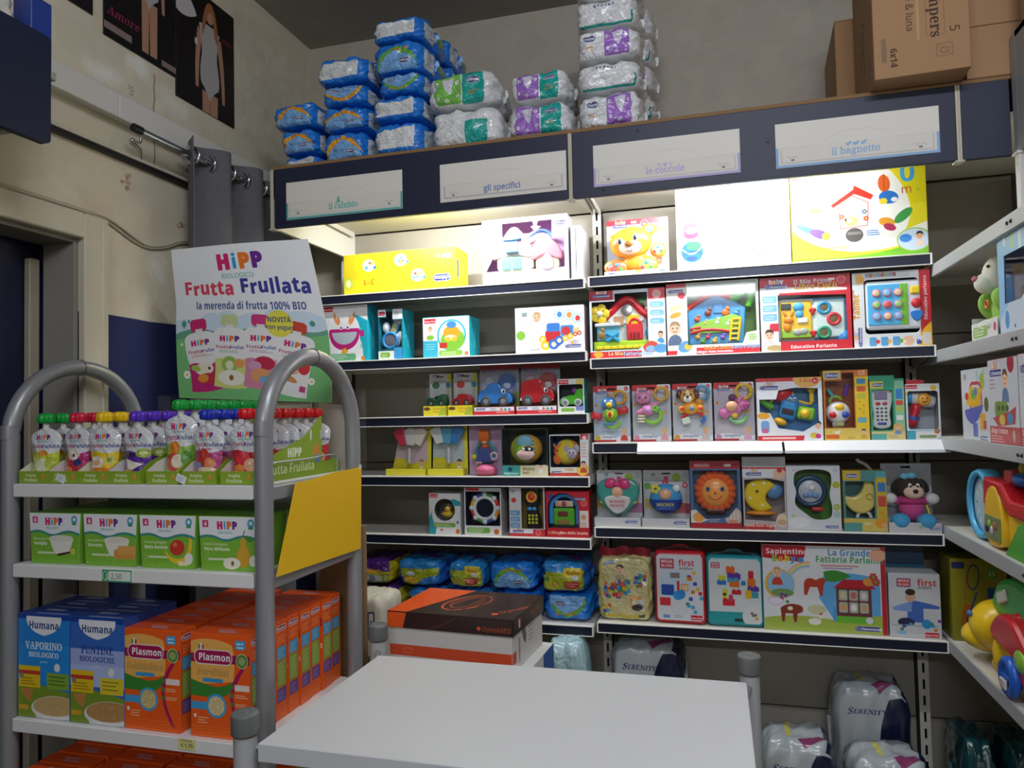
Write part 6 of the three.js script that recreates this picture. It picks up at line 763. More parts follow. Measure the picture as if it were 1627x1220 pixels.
P(b, 'ladder', [...[-1, 1].map((s) => bar([.062 + s * .012, .04, .02], [.072 + s * .012, .112, .02], .004)), ...[0, 1, 2, 3, 4].map((i) => bar([.052 + i * .002, .046 + i * .015, .02], [.076 + i * .002, .046 + i * .015, .02], .0035))], '#f4d02a'); P(b, 'gift_panel', rbox(.03, .03, .006, .003), '#4a90d4', [.018, .142, .01]);
const kf = print(.252, .223, (c, W, H) => { rect(c, 0, 0, W, H, '#c81f2c'); rect(c, 0, H * .17, W * .22, H * .83, '#e6e9ec'); path(c, [[0, H * .14], [W * .5, H * .14, W * .96, H * .19], [W * .96, H * .22], [0, H * .22]], '#e6e9ec'); clem(c, 14, 22, 62); tx(c, 'Il Mio Primo', W * .38, 24, 18, '#e8d9d9', { st: '#8a1c28', lw: 1.6 }); tx(c, 'Libro Cucù', W * .39, 40, 23, '#e9c04a', { st: '#9a5a1a', lw: 1.6 }); oval(c, W * .9, 18, 11, 11, '#d8404a', 0, '#f0b8b4', 1.5); rect(c, W * .76, 12, 18, 6, '#e8e8e8'); for (let i = 0; i < 3; i++) { rrect(c, 8, H * (.25 + i * .12), 40, 21, 5, '#7ab4e0'); lines(c, 12, H * (.28 + i * .12), 30, 2, 7, '#cfe6f4', 2); } rrect(c, 26, H * .62, 28, 24, 6, '#cf2a38'); baby(c, 24, H * .77, 18, '#d8d4d0', '#4a3020'); oval(c, 40, H * .95, 24, 9, '#b8a06a'); rect(c, W * .22, H * .9, W * .78, H * .1, '#c81f2c'); tx(c, 'Educativo Parlante', W * .58, H * .965, 14, '#f0e4e4', { al: 'center' }); });
const [t3, k] = windowBox('book_toy_box', 'red window box holding a blue and yellow talking toy book', .522, .776, y, .223, .07, kf, (w, h) => poly([[-w * .3, h * .13], [w * .45, h * .13], [w * .45, h * .72], [-w * .3, h * .76]]), { side: '#b51c28', inner: '#2b3450', toy: 'toy_book' }); k.scale.set(1.08, 1.08, 1); k.position.y = -.006;
P(k, 'book_cover', rbox(.182, .122, .03, .014, 3), '#d5dfe8', [.02, .092, 0]); P(k, 'left_page', rbox(.084, .106, .012, .008), '#ecc426', [-.022, .092, .013]); P(k, 'right_page', rbox(.08, .106, .012, .008), '#cfe4e0', [.063, .092, .013]); P(k, 'page_edge', rbox(.09, .114, .012, .01), '#3f9fd8', [.064, .092, .009]); P(k, 'cat_figure', [ball(.015, .013, .006).translate(0, .01, 0), ball(.011, .012, .005).translate(.002, -.01, 0)], '#56aee0', [-.016, .118, .02]); P(k, 'rabbit_figure', [ball(.013, .011, .006), T(ball(.004, .012, .003), -.008, .016, 0, 0, 0, .5), T(ball(.004, .012, .003), .008, .016, 0, 0, 0, -.5), ball(.01, .013, .005).translate(-.004, -.02, 0)], '#ee8f2a', [-.042, .092, .02]); P(k, 'word_card', rbox(.026, .014, .004, .002), '#e8e8e4', [-.006, .09, .021]); P(k, 'blackboard', rbox(.026, .018, .004, .002), '#2e3a36', [-.048, .13, .02]); P(k, 'lower_meadow', rbox(.08, .026, .008, .006), '#9aca3a', [-.022, .054, .016]); P(k, 'butterfly', [ball(.012, .009, .004), ball(.012, .009, .004).translate(.016, .002, 0)], '#b0b4ac', [-.02, .058, .02]); for (const y3 of [.118, .056]) P(k, 'heart', [ball(.0055), ball(.0055).translate(.008, 0, 0), T(ball(.005, .008, .005), .004, -.006, 0)], '#d8262e', [.016, y3, .02]);
for (const [x, y3, c1] of [[.05, .122, '#2f9ac8'], [.074, .09, '#cf2f3a'], [.048, .054, '#2a9a70']]) { P(k, 'peek_frame', torus(.014, .005, 20), c1, [x, y3, .02]); P(k, 'peek_hole', disc(.011, .004), '#6a5a2a', [x, y3, .02]); } P(k, 'handle_knob', ball(.018, .02, .014), '#3a94d8', [.1, .04, .01]);
const pf = print(.232, .22, (c, W, H) => { rect(c, 0, 0, W, H, '#dfe1e2'); rect(c, W * .86, 0, W * .14, H, '#d8242e'); path(c, [[W * .82, H], [W * .82, H * .8, W, H * .68], [W, H]], '#ecb52a'); tx(c, 'Educativo parlante', W * .95, H * .66, 14, '#f4dcdc', { rot: -1.57 }); for (let i = 0; i < 8; i++) oval(c, W * (.2 + i * .05), 10, 7, 6, ['#8a9ab0', '#b06a6a', '#9aa87a'][i % 3]); lines(c, W * .6, 4, 40, 4, 4, '#b4b4b4', 1.4); tx(c, 'Tablet', 20, H * .62, 24, '#e8a52a', { rot: -1.57, st: '#a8702a', lw: 1 }); tx(c, 'Il mio primo', 6, H * .6, 14, '#a84a4a', { rot: -1.57 }); path(c, [[10, 4], [34, 8], [40, 30], [14, 34]], '#e9b44a'); c.save(); c.translate(8, H - 4); c.rotate(-1.57); clem(c, 0, 6, 58); c.restore(); for (let i = 0; i < 3; i++) { rrect(c, W * (.2 + i * .15), H * .86, 22, 26, 5, '#5a9ed0'); oval(c, W * (.31 + i * .15), H * .92, 6, 6, ['#d8463a', '#e8b03a', '#6ab04a'][i]); } oval(c, W * .7, H * .92, 17, 14, '#e6b89a'); oval(c, W * .65, H * .93, 5, 5, '#f4e0d0'); for (let i = 0; i < 5; i++) rect(c, W * .79 + i * 3, H * .86 + (i % 2) * 10, 8, 14, i % 2 ? '#3a4a9c' : '#d8dce4'); rrect(c, W * .88, H * .82, 24, 34, 4, '#d8cfc8'); });
const [t4, q] = windowBox('tablet_toy_box', 'white box with red right edge holding a sky blue toy tablet', .779, .985, y, .22, .06, pf, (w, h) => rectWin(w, h, w * .15, h * .18, w * .15, h * .1, .012), { side: '#d8242e', sideR: undefined, inner: '#2a2d38', toy: 'toy_tablet', open: true, tz: -.016 }); q.scale.setScalar(1.06);
P(q, 'tablet_body', rbox(.14, .135, .022, .016, 3), '#dfe3e8', [.005, .115, .006]); P(q, 'screen', rbox(.096, .112, .006, .004), '#56b4e6', [-.012, .116, .017]); P(q, 'screen_meadow', rbox(.02, .112, .006, .003), '#78c23a', [.03, .116, .0175]); for (let i = 0; i < 3; i++) for (let j = 0; j < 3; j++) { P(q, 'round_key', disc(.011, .004), '#cf7a9a', [-.038 + i * .027, .084 + j * .032, .021]); P(q, 'key_picture', disc(.0085, .006), ['#8fc0e8', '#9ad07a', '#e6c8a0', '#e0605a'][(i * 2 + j) % 4], [-.038 + i * .027, .084 + j * .032, .022]); } P(q, 'square_button', rbox(.024, .022, .01, .006), '#f0cc2e', [.058, .152, .02]); P(q, 'round_button', disc(.0125, .012), '#d02838', [.06, .117, .02]); P(q, 'drop_button', ext(blob([[-.012, .008], [.012, .008], [.008, -.008], [0, -.013], [-.008, -.008]]), .006, .002), '#2a7fd0', [.06, .084, .016]);
}
// ---------------------------------------------------------------- left bay, third shelf: boxed cars
room(1000);
function toyCar(g, s, c, o = {}) {   // side view, length about 2.2 s
P(g, 'car_body', ext(blob(o.shape || [[-1.05, .3], [-1, .75], [-.55, .85], [-.35, 1.3], [.35, 1.3], [.6, .85], [1.05, .7], [1.1, .3], [0, .22]].map((p) => [p[0] * s, p[1] * s])), s * .9, s * .1).translate(0, 0, -s * .45), c);
if (!o.open) P(g, 'car_window', rbox(s * .3, s * .28, s * 1.02, .002), '#8fc4e6', [-s * .16, s * 1.02, 0]), P(g, 'car_window', rbox(s * .24, s * .28, s * 1.02, .002), '#8fc4e6', [s * .2, s * 1.02, 0]);
for (const x of [-.6, .6]) { if (o.arch) P(g, 'wheel_arch', torus(s * .45, s * .09, 20, Math.PI), o.arch, [x * s, s * .36, s * .46]); wheel(g, x * s, s * .36, s * .48, s * .36, o.hub || '#b9bcc0', o.tyre); }
}
{ const y = LY[2];
const small = (col) => print(.084, .146, (c, W, H) => { rect(c, 0, 0, W, H, '#b9bdbf'); path(c, [[W * .8, 0], [W, 0], [W, H * .6]], '#b8bc3a'); chicco(c, W * .3, 10, 28); oval(c, W * .3, 40, 14, 12, col); oval(c, W * .86, 40, 10, 10, '#2a7fa8'); lines(c, 14, 60, 30, 3, 6, '#8f9496', 1.5); });
const sb = print(.084, .034, (c, W, H) => { rect(c, 0, 0, W, H, '#e0d232'); oval(c, 14, 10, 12, 6, '#6a4a2a'); tx(c, 'Turbo', 36, 14, 10, '#d8862a', { it: 1 }); tx(c, 'Touch', 36, 25, 10, '#b8a02a', { it: 1 }); path(c, [[W * .66, H], [W * .8, 4], [W, 8], [W, H]], '#a8b43a'); });
for (const [x0, x1, col, n, sh] of [[-.575, -.492, '#1c6a3c', 'toy car pack on a grey card holding a dark green racing car', [[-1.05, .3], [-1.05, .8], [-.6, .9], [-.4, .78], [-.2, .72], [.2, .72], [.3, 1.05], [.9, 1.25], [1.08, .7], [1.05, .3]]], [-.486, -.398, '#c01f2a', 'toy car pack on a grey card holding a small red sports car', [[-1.05, .3], [-1.05, .62], [-.55, .82], [-.3, 1.18], [.45, 1.2], [.95, .9], [1.1, .5], [1, .3]]]]) {
const [t, g] = cardPack('toy_car_pack', n, x0, x1, y, .146, small(col), { d: .06, base: sb, bh: .034, sideC: '#d9cb2e', toy: 'toy_car' }); toyCar(g, .031, col, { open: true, shape: sh.map((p) => [p[0] * .031, p[1] * .031]), hub: '#8f9296' }); P(g, 'seat_cover', ball(.01, .007, .01), '#1c1d20', [.0, .03, .0]); g.position.y = .032; }
const big = (col) => print(.14, .17, (c, W, H) => { rect(c, 0, 0, W, H, '#9a9fae'); rect(c, 0, 0, W, H * .1, '#a8343a'); clem(c, 10, 16, 52, false); oval(c, W * .68, H * .34, 32, 28, col); oval(c, W * .68, H * .42, 14, 10, '#caccd0'); oval(c, W * .24, H * .32, 18, 15, '#b9bfd0', 0, col, 2); path(c, [[0, H * .7], [W, H * .55], [W, H], [0, H]], '#8f9a4a'); });
const bb = print(.14, .026, (c, W, H) => { rect(c, 0, 0, W, H * .55, '#dfe3e6'); rect(c, 0, H * .55, W, H * .45, '#cf2f3a'); clem(c, 6, 4, 34, false); lines(c, W * .4, 5, 26, 2, 5, '#7a8aa8', 2); lines(c, W * .55, H * .68, 50, 1, 5, '#f0c8c4', 2.4); for (let i = 0; i < 3; i++) path(c, [[W * .64 + i * 14, 12], [W * .68 + i * 14, 3], [W * .72 + i * 14, 12]], ['#d8463a', '#3f9a4a', '#4a6ab8'][i]); });
for (const [x0, x1, h, col, n, jeep] of [[-.393, -.252, .169, '#2a7fd0', 'toy car pack holding a chunky blue police car', 0], [-.247, -.11, .168, '#c8242c', 'toy car pack holding a chunky red jeep with pale wheel arches', 1]]) {
const [t, g] = cardPack('toy_car_pack', n, x0, x1, y, h, big(jeep ? '#b8404a' : '#3f74b8'), { d: .07, base: bb, bh: .026, sideC: '#cf2f3a', toy: 'toy_car', noHole: true });
toyCar(g, .05, col, { arch: '#d9dde0', hub: '#8b9096', tyre: '#4a4d52', shape: (jeep ? [[-.95, .35], [-1, .9], [-.9, 1.45], [-.5, 1.62], [.2, 1.6], [.4, 1.1], [.95, .95], [1.05, .4], [0, .3]] : [[-1, .35], [-1.0, .9], [-.6, 1.1], [-.3, 1.45], [.25, 1.42], [.5, 1.05], [1.0, .75], [1.1, .35], [0, .28]]).map((p) => [p[0] * .05, p[1] * .05]) }); g.position.y = .027; g.position.z += .004;
P(g, 'headlamp_eye', ball(.007, .009, .006), '#f4f4f2', [.032, .05, .028]); P(g, 'pupil', ball(.004, .006, .004), '#20262e', [.034, .05, .033]); P(g, 'roof_lamp', rbox(jeep ? .04 : .014, .008, .02, .003), jeep ? '#e0c02e' : '#d8242e', [-.012, jeep ? .084 : .076, 0]); }
const gp = print(.09, .111, (c, W, H) => { rect(c, 0, 0, W, H, '#d6dcdc'); rect(c, 0, 0, W * .46, H * .16, '#d8dedd'); fisher(c, 4, 4, 34); oval(c, W * .84, H * .12, 13, 13, '#dcc46a'); rect(c, 0, H * .8, W, H * .2, '#d9dfdc'); rrect(c, 12, H * .84, 44, 12, 5, '#7ab04a'); rect(c, W * .68, H * .72, 26, 22, '#7a86c4'); });
const [t, g] = windowBox('toy_car_box', 'small turquoise sided box holding a bright green racing car', -.108, -.019, y, .111, .07, gp, (w, h) => rectWin(w, h, .005, h * .2, .004, h * .16), { side: '#1f9aac', inner: '#3a4a4c', toy: 'toy_car' });
toyCar(g, .035, '#4fbf2a', { open: true, arch: '#d5dade', hub: '#9a9ea2', tyre: '#d5dade', shape: [[-1.1, .3], [-.9, .6], [-.2, .95], [.3, 1.0], [.5, 1.45], [1.0, 1.5], [1.05, .4], [0, .25]].map((p) => [p[0] * .035, p[1] * .035]) }); g.position.y = .022; P(g, 'driver_head', ball(.01), '#8a3fa0', [.006, .052, 0]);
}
// ---------------------------------------------------------------- right bay, third shelf: rattles, keys, remote, hammer
room(1200);
{ const y = RY[2];
const rat = (k, tint) => print(.12, .18, (c, W, H) => { rect(c, 0, 0, W, H, tint); redHead(c, W, H, .11); clem(c, 8, 18, 42); oval(c, W * .8, H * .5, 12, 6, '#e9c46a'); flower(c, W * .08, H * .35, 6, '#f0a04a', '#d8703a', 5); lines(c, W * .68, H * .42, 28, 3, 6, '#9aa8bc', 1.4); path(c, [[0, H * .9], [W * .3, H * .84, W * .64, H * .9], [W * .8, H * .94, W, H * .9], [W, H], [0, H]], '#e8ecee'); baby(c, W * .82, H * .82, 13, k[0], '#d9b46a'); rect(c, 0, H * .965, W * .6, H * .035, '#d22a35'); oval(c, W * .1, H * .93, 9, 8, k[1]); tx(c, 'Sonaglino', W * .24, H * .93, 10, '#7a8ac0', { it: 1 }); });
const rattle = (label, x0, x1, k, tint, build) => { const [t, g] = cardPack('rattle_pack', label, x0, x1, y, .18, rat(k, tint), { d: .045, bubble: [.84, .2, .87], toy: 'rattle' }); build(g); return t; };
const ring = (g, x, yy, r, c1) => P(g, 'ring', [torus(r, r * .22, 26), ...[0, 1, 2].map((i) => ball(r * .3).translate(r * Math.cos(-.5 + i * .55), r * Math.sin(-.5 + i * .55), 0))], c1, [x, yy, 0]);
rattle('rattle on a blue card shaped as a blue headed bird with red wings', .0, .121, ['#d8463a', '#e8c23a'], '#b9c9dc', (g) => { P(g, 'body', ball(.023, .023, .014), '#7cc22e', [.0, .088, .006]); P(g, 'belly', ball(.012, .013, .008), '#e9c63a', [.0, .088, .016]); P(g, 'note', ball(.005, .009, .003), '#b8302a', [.0, .088, .0235]); P(g, 'head', ball(.024, .021, .015), '#3f94d8', [-.005, .124, .006]); P(g, 'beak', ball(.011, .0095, .012), '#f0c42e', [-.002, .118, .02]); for (const s of [-1, 1]) { P(g, 'wing', [0, 1, 2].map((i) => T(ball(.019, .008, .006), s * .02, 0, 0, 0, 0, s * (.75 - i * .55))), '#d8303a', [s * .022 - .004, s > 0 ? .1 : .084, .002]); P(g, 'eye', ball(.004, .005, .003), '#f0f4f8', [-.005 + s * .01, .13, .019]); } P(g, 'crest', ball(.005, .009, .005), '#e08a2e', [-.006, .147, .005]); P(g, 'foot_loop', torus(.022, .005, 20, Math.PI), '#8cc84a', [.006, .068, .004], [0, 0, Math.PI]); P(g, 'bead_bar', rbox(.034, .007, .01, .003), '#4a94d4', [-.01, .058, .008]); ring(g, .028, .142, .02, '#e9a82e'); });
rattle('rattle on a grey card shaped as a pink cat with a green handle', .126, .249, ['#e8a0b4', '#e89ab8'], '#c3cad6', (g) => { P(g, 'head', ball(.025, .019, .014), '#ee9ac0', [-.024, .138, .004]); for (const s of [-1, 1]) { P(g, 'ear', ball(.008, .01, .006), '#f0a4c8', [-.024 + s * .018, .153, .002]); P(g, 'eye', ball(.0035, .0045, .003), '#4a6a9c', [-.024 + s * .009, .139, .017]); } P(g, 'nose', ball(.003, .002, .003), '#c84a7a', [-.024, .132, .018]); P(g, 'body', [ball(.02, .018, .013), T(ball(.018, .009, .009), -.02, -.004, 0, 0, 0, .5), T(ball(.02, .009, .009), .018, .014, 0, 0, 0, .5)], '#e78ab8', [-.01, .1, .006]); P(g, 'tummy', ball(.01, .011, .006), '#d4a0e0', [-.008, .1, .016]); P(g, 'flower', [0, 1, 2, 3, 4].map((i) => ball(.006).translate(.007 * Math.cos(i * 1.257), .007 * Math.sin(i * 1.257), 0)), '#7cc64a', [.014, .104, .01]); P(g, 'handle', tube([[-.02, .07, 0], [.0, .06, .002], [.022, .066, .002], [.03, .085, .002], [.022, .1, .002]], .0065, 24, 8), '#8ad04a'); P(g, 'bead_stack', [cyl(.012, .006), cyl(.013, .006).translate(0, .009, 0), cyl(.012, .006).translate(0, .018, 0)], '#e6e2c4', [-.03, .064, .004]); ring(g, .032, .15, .02, '#e9b23a'); });
rattle('rattle on a pale card shaped as an orange and white puppy', .252, .375, ['#d8c8c0', '#e0a04a'], '#c6ced8', (g) => { P(g, 'head', ball(.024, .022, .015), '#f0ae2e', [-.012, .14, .004]); P(g, 'muzzle', [ball(.014, .013, .01), ball(.008, .016, .006).translate(0, .012, -.002)], '#efe9dc', [-.012, .132, .014]); for (const s of [-1, 1]) { P(g, 'ear', ball(.009, .014, .007), '#5c3320', [-.012 + s * .026, .147, .006], [0, 0, s * .3]); P(g, 'eye', ball(.004, .003, .003), '#3a5a70', [-.012 + s * .01, .146, .02]); } P(g, 'nose', ball(.005, .004, .004), '#3a241c', [-.012, .138, .025]); P(g, 'body', [ball(.026, .02, .013), ball(.013).translate(-.026, -.004, .002), ball(.013).translate(.028, -.002, .002), ball(.011).translate(.026, .018, 0)], '#f0a82e', [-.004, .104, .004]); for (const [x, c1] of [[-.028, '#d8463a'], [.0, '#4a94d4'], [.026, '#d8463a']]) P(g, 'paw_button', ball(.007, .006, .005), c1, [x, .102, .017]); P(g, 'handle_arch', tube([[-.032, .072, 0], [-.01, .088, .002], [.02, .088, .002], [.034, .078, .002]], .006, 20, 8), '#d8303a'); P(g, 'handle_arch', tube([[.034, .078, .002], [.036, .066, .002], [.026, .058, .002]], .006, 14, 8), '#2f74c4'); P(g, 'bead_book', rbox(.026, .02, .012, .003), '#cfe0d4', [-.018, .064, .006], [0, 0, .3]); ring(g, .03, .15, .02, '#58a8d8'); });
rattle('rattle on a lilac card with pink and plum knobs and a yellow ring', .378, .5, ['#e8a8c8', '#c890c0'], '#c4c0cc', (g) => { P(g, 'body', [ball(.026, .024, .013), ball(.02, .016, .011).translate(.03, .012, 0), ball(.018, .016, .011).translate(-.024, -.012, 0)], '#d878b4', [-.004, .098, .004]); P(g, 'smooth_knob', ball(.018, .016, .012), '#e6b08a', [-.008, .106, .014]); P(g, 'plum_knob', ball(.011), '#6a2f6a', [-.006, .132, .006]); P(g, 'heart', [ball(.007), ball(.007).translate(.009, 0, 0), T(ball(.006, .01, .006), .0045, -.007, 0)], '#b8508c', [.03, .11, .012]); P(g, 'clip', tube([[.01, .12, .008], [.018, .13, .008], [.026, .136, .006]], .006, 12, 8), '#f090b8'); P(g, 'star', ball(.009, .008, .005), '#e8c83a', [.0, .078, .014]); P(g, 'handle', tube([[-.014, .07, 0], [.004, .058, .002], [.024, .06, .002], [.036, .076, .002]], .006, 20, 8), '#8ad08a'); ring(g, .028, .15, .022, '#e8c22e'); });
const kf = print(.19, .187, (c, W, H) => { rect(c, 0, 0, W, H, '#e4e9ee'); rect(c, 0, 0, W, H * .06, '#d22a35'); clem(c, 10, 24, 56); path(c, [[W * .56, 0], [W * .58, H * .16, W * .76, H * .17], [W * .98, H * .16, W, 0]], '#ecb45a'); tx(c, '3 Giochi', W * .66, H * .08, 14, '#d8502a'); oval(c, W * .9, H * .06, 9, 9, '#d22a35'); tx(c, '3+', W * .9, H * .085, 9, '#fff', { al: 'center' }); path(c, [[0, H * .54], [W * .16, H * .54, W * .18, H * .66], [W * .28, H * .78, W * .28, H * .9], [0, H * .92]], '#ecefee'); oval(c, W * .1, H * .6, 18, 10, '#f0aa3a'); rrect(c, W * .06, H * .68, 24, 36, 8, '#7aa8e0'); rect(c, W * .08, H * .8, 16, 14, '#d86a9a'); rect(c, 0, H * .92, W, H * .08, '#d22a35'); lines(c, 14, H * .94, 100, 1, 4, '#f0c8c0', 6); path(c, [[W * .7, H], [W * .72, H * .8, W * .88, H * .78], [W, H * .74], [W, H]], '#dfe6f0'); baby(c, W * .92, H * .76, 14, '#e8e0dc', '#2e1e16'); oval(c, W * .86, H * .92, 12, 9, '#e0c04a'); oval(c, W * .92, H * .93, 8, 7, '#c83a8a'); });
const [t, g] = windowBox('activity_key_box', 'white window box holding blue, red and green first electronic toys', .503, .688, y, .187, .07, kf, (w, h) => poly([[-w * .46, h * .2], [-w * .46, h * .46], [-w * .3, h * .44], [-w * .18, h * .2], [w * .2, h * .14], [w * .44, h * .28], [w * .44, h * .82], [w * .1, h * .84], [-w * .16, h * .8], [-w * .2, h * .66], [-w * .46, h * .66]].reverse()), { side: '#dfe4ea', inner: '#5ea9e0', toy: 'toy_phone' });
P(g, 'phone_body', rbox(.05, .06, .026, .014, 3), '#2f8fd0', [-.002, .092, .006], [0, 0, -.25]); P(g, 'display', rbox(.034, .018, .006, .003), '#33242a', [-.004, .086, .02], [0, 0, -.25]); P(g, 'phone_head', ball(.02, .016, .014), '#2f8fd0', [.01, .12, .006]); for (const x of [.003, .017]) { P(g, 'eye', ball(.005, .007, .004), '#f2f4f4', [x, .122, .018]); P(g, 'pupil', ball(.003, .004, .003), '#1e2a4a', [x, .121, .022]); } P(g, 'red_maraca', ball(.03, .024, .02), '#c8202e', [-.016, .14, .0], [0, 0, .5]); P(g, 'maraca_handle', T(cyl(.011, .04), 0, 0, 0, 0, 0, .9), '#5cb82e', [-.062, .11, .004]); P(g, 'gold_band', T(cyl(.0125, .007), 0, 0, 0, 0, 0, .9), '#d8b060', [-.046, .122, .004]); P(g, 'camera_body', rbox(.05, .04, .026, .01, 3), '#86c832', [.048, .08, .004], [0, 0, -.2]); P(g, 'lens', [disc(.014, .016), ball(.009).translate(0, 0, .006)], '#f0c82e', [.044, .08, .02]); P(g, 'strap', tube([[.01, .145, .0], [.022, .122, .004], [.05, .11, .006], [.066, .108, .004]], .004, 24, 8), '#f0c03a'); P(g, 'yellow_key', [T(rbox(.014, .04, .012, .005), 0, 0, 0), ball(.012, .012, .008).translate(0, .022, 0)], '#f2c92e', [.066, .13, .0]); P(g, 'foot', T(ball(.02, .012, .012), 0, 0, 0, 0, 0, -.4), '#f0b82e', [-.026, .056, .008]); 
const of = print(.124, .204, (c, W, H) => { rect(c, 0, 0, W, H, '#b8661e'); rect(c, W * .7, 0, W * .3, H, '#e8c42a'); rect(c, 0, 0, W * .4, H * .13, '#cdb03a'); chicco(c, W * .2, H * .075, 42); rect(c, W * .7, 0, W * .3, H * .1, '#d8742a'); tx(c, '6-36', W * .86, 10, 9, '#f0dcb0', { al: 'center' }); tx(c, 'mesi', W * .86, 17, 8, '#f0dcb0', { al: 'center' }); for (const [q, k] of [[.13, '#3f8fb8'], [.24, '#cf5a3a'], [.34, '#b8c03a'], [.68, '#6aa8c4']]) rrect(c, W * .74, H * q, 24, 15, 3, k); for (let i = 0; i < 4; i++) oval(c, W * (.8 + (i % 2) * .08), H * (.46 + i * .05), 3, 2.4, '#c8902a'); path(c, [[0, H * .83], [W, H * .83], [W, H], [0, H]], '#dcc25e'); rect(c, 4, H * .92, 36, 12, '#d8662a'); path(c, [[20, H * .88], [44, H * .86], [40, H * .92]], '#e8e4da'); baby(c, W * .86, H * .88, 9, '#c8a04a', '#4a3020'); lines(c, W * .5, H * .95, 24, 2, 4, '#a88a3a', 1.6); });
const [t2, b] = windowBox('soft_ball_box', 'orange and yellow tall box holding a white toy with coloured buttons', .69, .813, y, .204, .07, of, (w, h) => poly([[-w * .46, h * .18], [w * .18, h * .18], [w * .18, h * .96], [-w * .08, h * .96], [-w * .08, h * .85], [-w * .46, h * .85]]), { side: '#d8a82a', inner: '#b85a1c', toy: 'toy_band' });
P(b, 'toy_body', [ball(.034, .033, .024, 24), ball(.018, .016, .014).translate(.0, -.034, 0)], '#e6e6e4', [-.02, .08, .008]); P(b, 'yellow_button', ball(.013, .01, .006), '#f0c42a', [-.018, .096, .03]); P(b, 'red_button', ball(.011, .01, .006), '#c8262c', [-.036, .074, .027]); P(b, 'blue_button', ball(.011, .01, .006), '#2f4fb0', [-.003, .074, .028]); P(b, 'microphone', bar([-.03, .125, 0], [-.045, .15, .004], .005), '#4ab0b8'); P(b, 'microphone', bar([.002, .13, 0], [.01, .165, .004], .006), '#6a3ab0'); P(b, 'green_loop', torus(.016, .005, 18, 3), '#8ab83a', [-.024, .112, .0], [0, 0, .4]); P(b, 'speaker_plate', rbox(.024, .012, .01, .003), '#a8b06a', [-.018, .046, .022]);
const rf = print(.09, .18, (c, W, H) => { rect(c, 0, 0, W, H, '#2f9a72'); rect(c, W * .72, H * .04, W * .28, H * .96, '#8ac4a0'); rect(c, 0, H * .04, W * .4, H * .12, '#d8c83a'); chicco(c, W * .24, H * .1, 30); for (const [q, k] of [[.17, '#3f7fc0'], [.36, '#d0503a'], [.46, '#b0c05a'], [.6, '#e4e6e0']]) rrect(c, W * .75, H * q, 18, q < .3 ? 30 : 14, 2, k); rect(c, 0, H * .86, W, H * .14, '#d9c88a'); rect(c, 0, H * .9, W * .45, H * .1, '#5aaaa0'); oval(c, W * .78, H * .82, 16, 16, '#cfb06a'); baby(c, W * .78, H * .8, 9, '#6a94c0', '#c8a060'); lines(c, W * .5, H * .93, 30, 2, 5, '#8a9a6a', 1.6); });
const [t3, r] = windowBox('toy_remote_box', 'green box holding a white toy remote with grey keys', .815, .906, y, .175, .05, rf, (w, h) => rectWin(w, h, w * .06, h * .16, w * .34, h * .18, .005), { side: '#c8d0a0', inner: '#1f7a58', top: '#3aa880', toy: 'toy_remote' });
P(r, 'remote_body', ext(blob([[-.026, .142], [.022, .142], [.026, .12], [.017, .075], [.018, .04], [0, .034], [-.02, .04], [-.019, .075], [-.028, .12]]), .014, .004).translate(-.012, 0, 0), '#dfe6e0'); P(r, 'remote_display', rbox(.034, .022, .006, .005), '#8f8aa8', [-.014, .126, .018]); for (const [x, k] of [[-.022, '#c83a3a'], [-.004, '#b83a5a']]) P(r, 'round_button', ball(.007, .005, .004), k, [x, .104, .018]); for (let i = 0; i < 3; i++) for (let j = 0; j < 4; j++) P(r, 'number_key', ball(.004, .003, .003, 10), '#4a4a5c', [-.024 + i * .011, .09 - j * .011, .018]); P(r, 'lower_plate', rbox(.024, .008, .005, .003), '#4a5aa8', [-.013, .046, .018]);
part(t3, 'hang_loop', gbox(-.045, .025, .175, .186, -.026, -.024, .0005), M('#2f9a72', .4));
const mf = print(.092, .165, (c, W, H) => { rect(c, 0, 0, W, H, '#dfe2e2'); fisher(c, 2, 4, 30); oval(c, W * .82, H * .08, 8, 8, '#d8b83a'); oval(c, W * .12, H * .18, 12, 9, '#d9bc6a'); rect(c, 0, H * .84, W * .26, H * .16, '#4aa4b8'); rrect(c, W * .36, H * .92, 46, 9, 4, '#8a9a6a'); oval(c, W * .88, H * .85, 8, 8, '#c8703a'); rect(c, 0, H * .835, W, 2, '#5ab4d0'); });
const [t4, hm] = windowBox('toy_hammer_box', 'white box holding a red squeaky toy hammer with a smiling face', .908, .997, y, .158, .06, mf, (w, h) => rectWin(w, h, w * .05, h * .18, w * .05, h * .13, .008), { side: '#d4d8d8', inner: '#b4bac0', toy: 'toy_hammer' });
P(hm, 'hammer_handle', T(lathe([[0, -.035], [.014, -.034], [.016, -.012], [.011, 0], [.014, .014], [.013, .034], [0, .035]], 20), 0, 0, 0, 0, 0, -.25), '#cf2430', [-.018, .07, .004]); P(hm, 'handle_band', T(cyl(.0165, .012), 0, 0, 0, 0, 0, -.25), '#4a5aa8', [-.021, .06, .004]); P(hm, 'hammer_head', T(lathe([[0, -.034], [.015, -.032], [.018, -.015], [.018, .015], [.015, .032], [0, .034]], 24), 0, 0, 0, 0, 0, 1.35), '#d5dade', [.004, .112, .004]); P(hm, 'blue_end', ball(.014, .017, .016), '#2f9ac8', [-.028, .118, .004]); P(hm, 'face_plate', ball(.019, .018, .01), '#eea838', [.006, .113, .018]); for (const x of [.0, .012]) P(hm, 'eye', ball(.002, .003, .002, 8), '#4a2a1a', [x, .117, .0275]); P(hm, 'mouth', torus(.006, .0012, 10, 2.4), '#6a2a1a', [.006, .111, .027], [0, 0, Math.PI + .37]); part(t4, 'hang_loop', gbox(-.034, .012, .158, .17, -.032, -.03, .0005), M('#c8303a', .4));
}
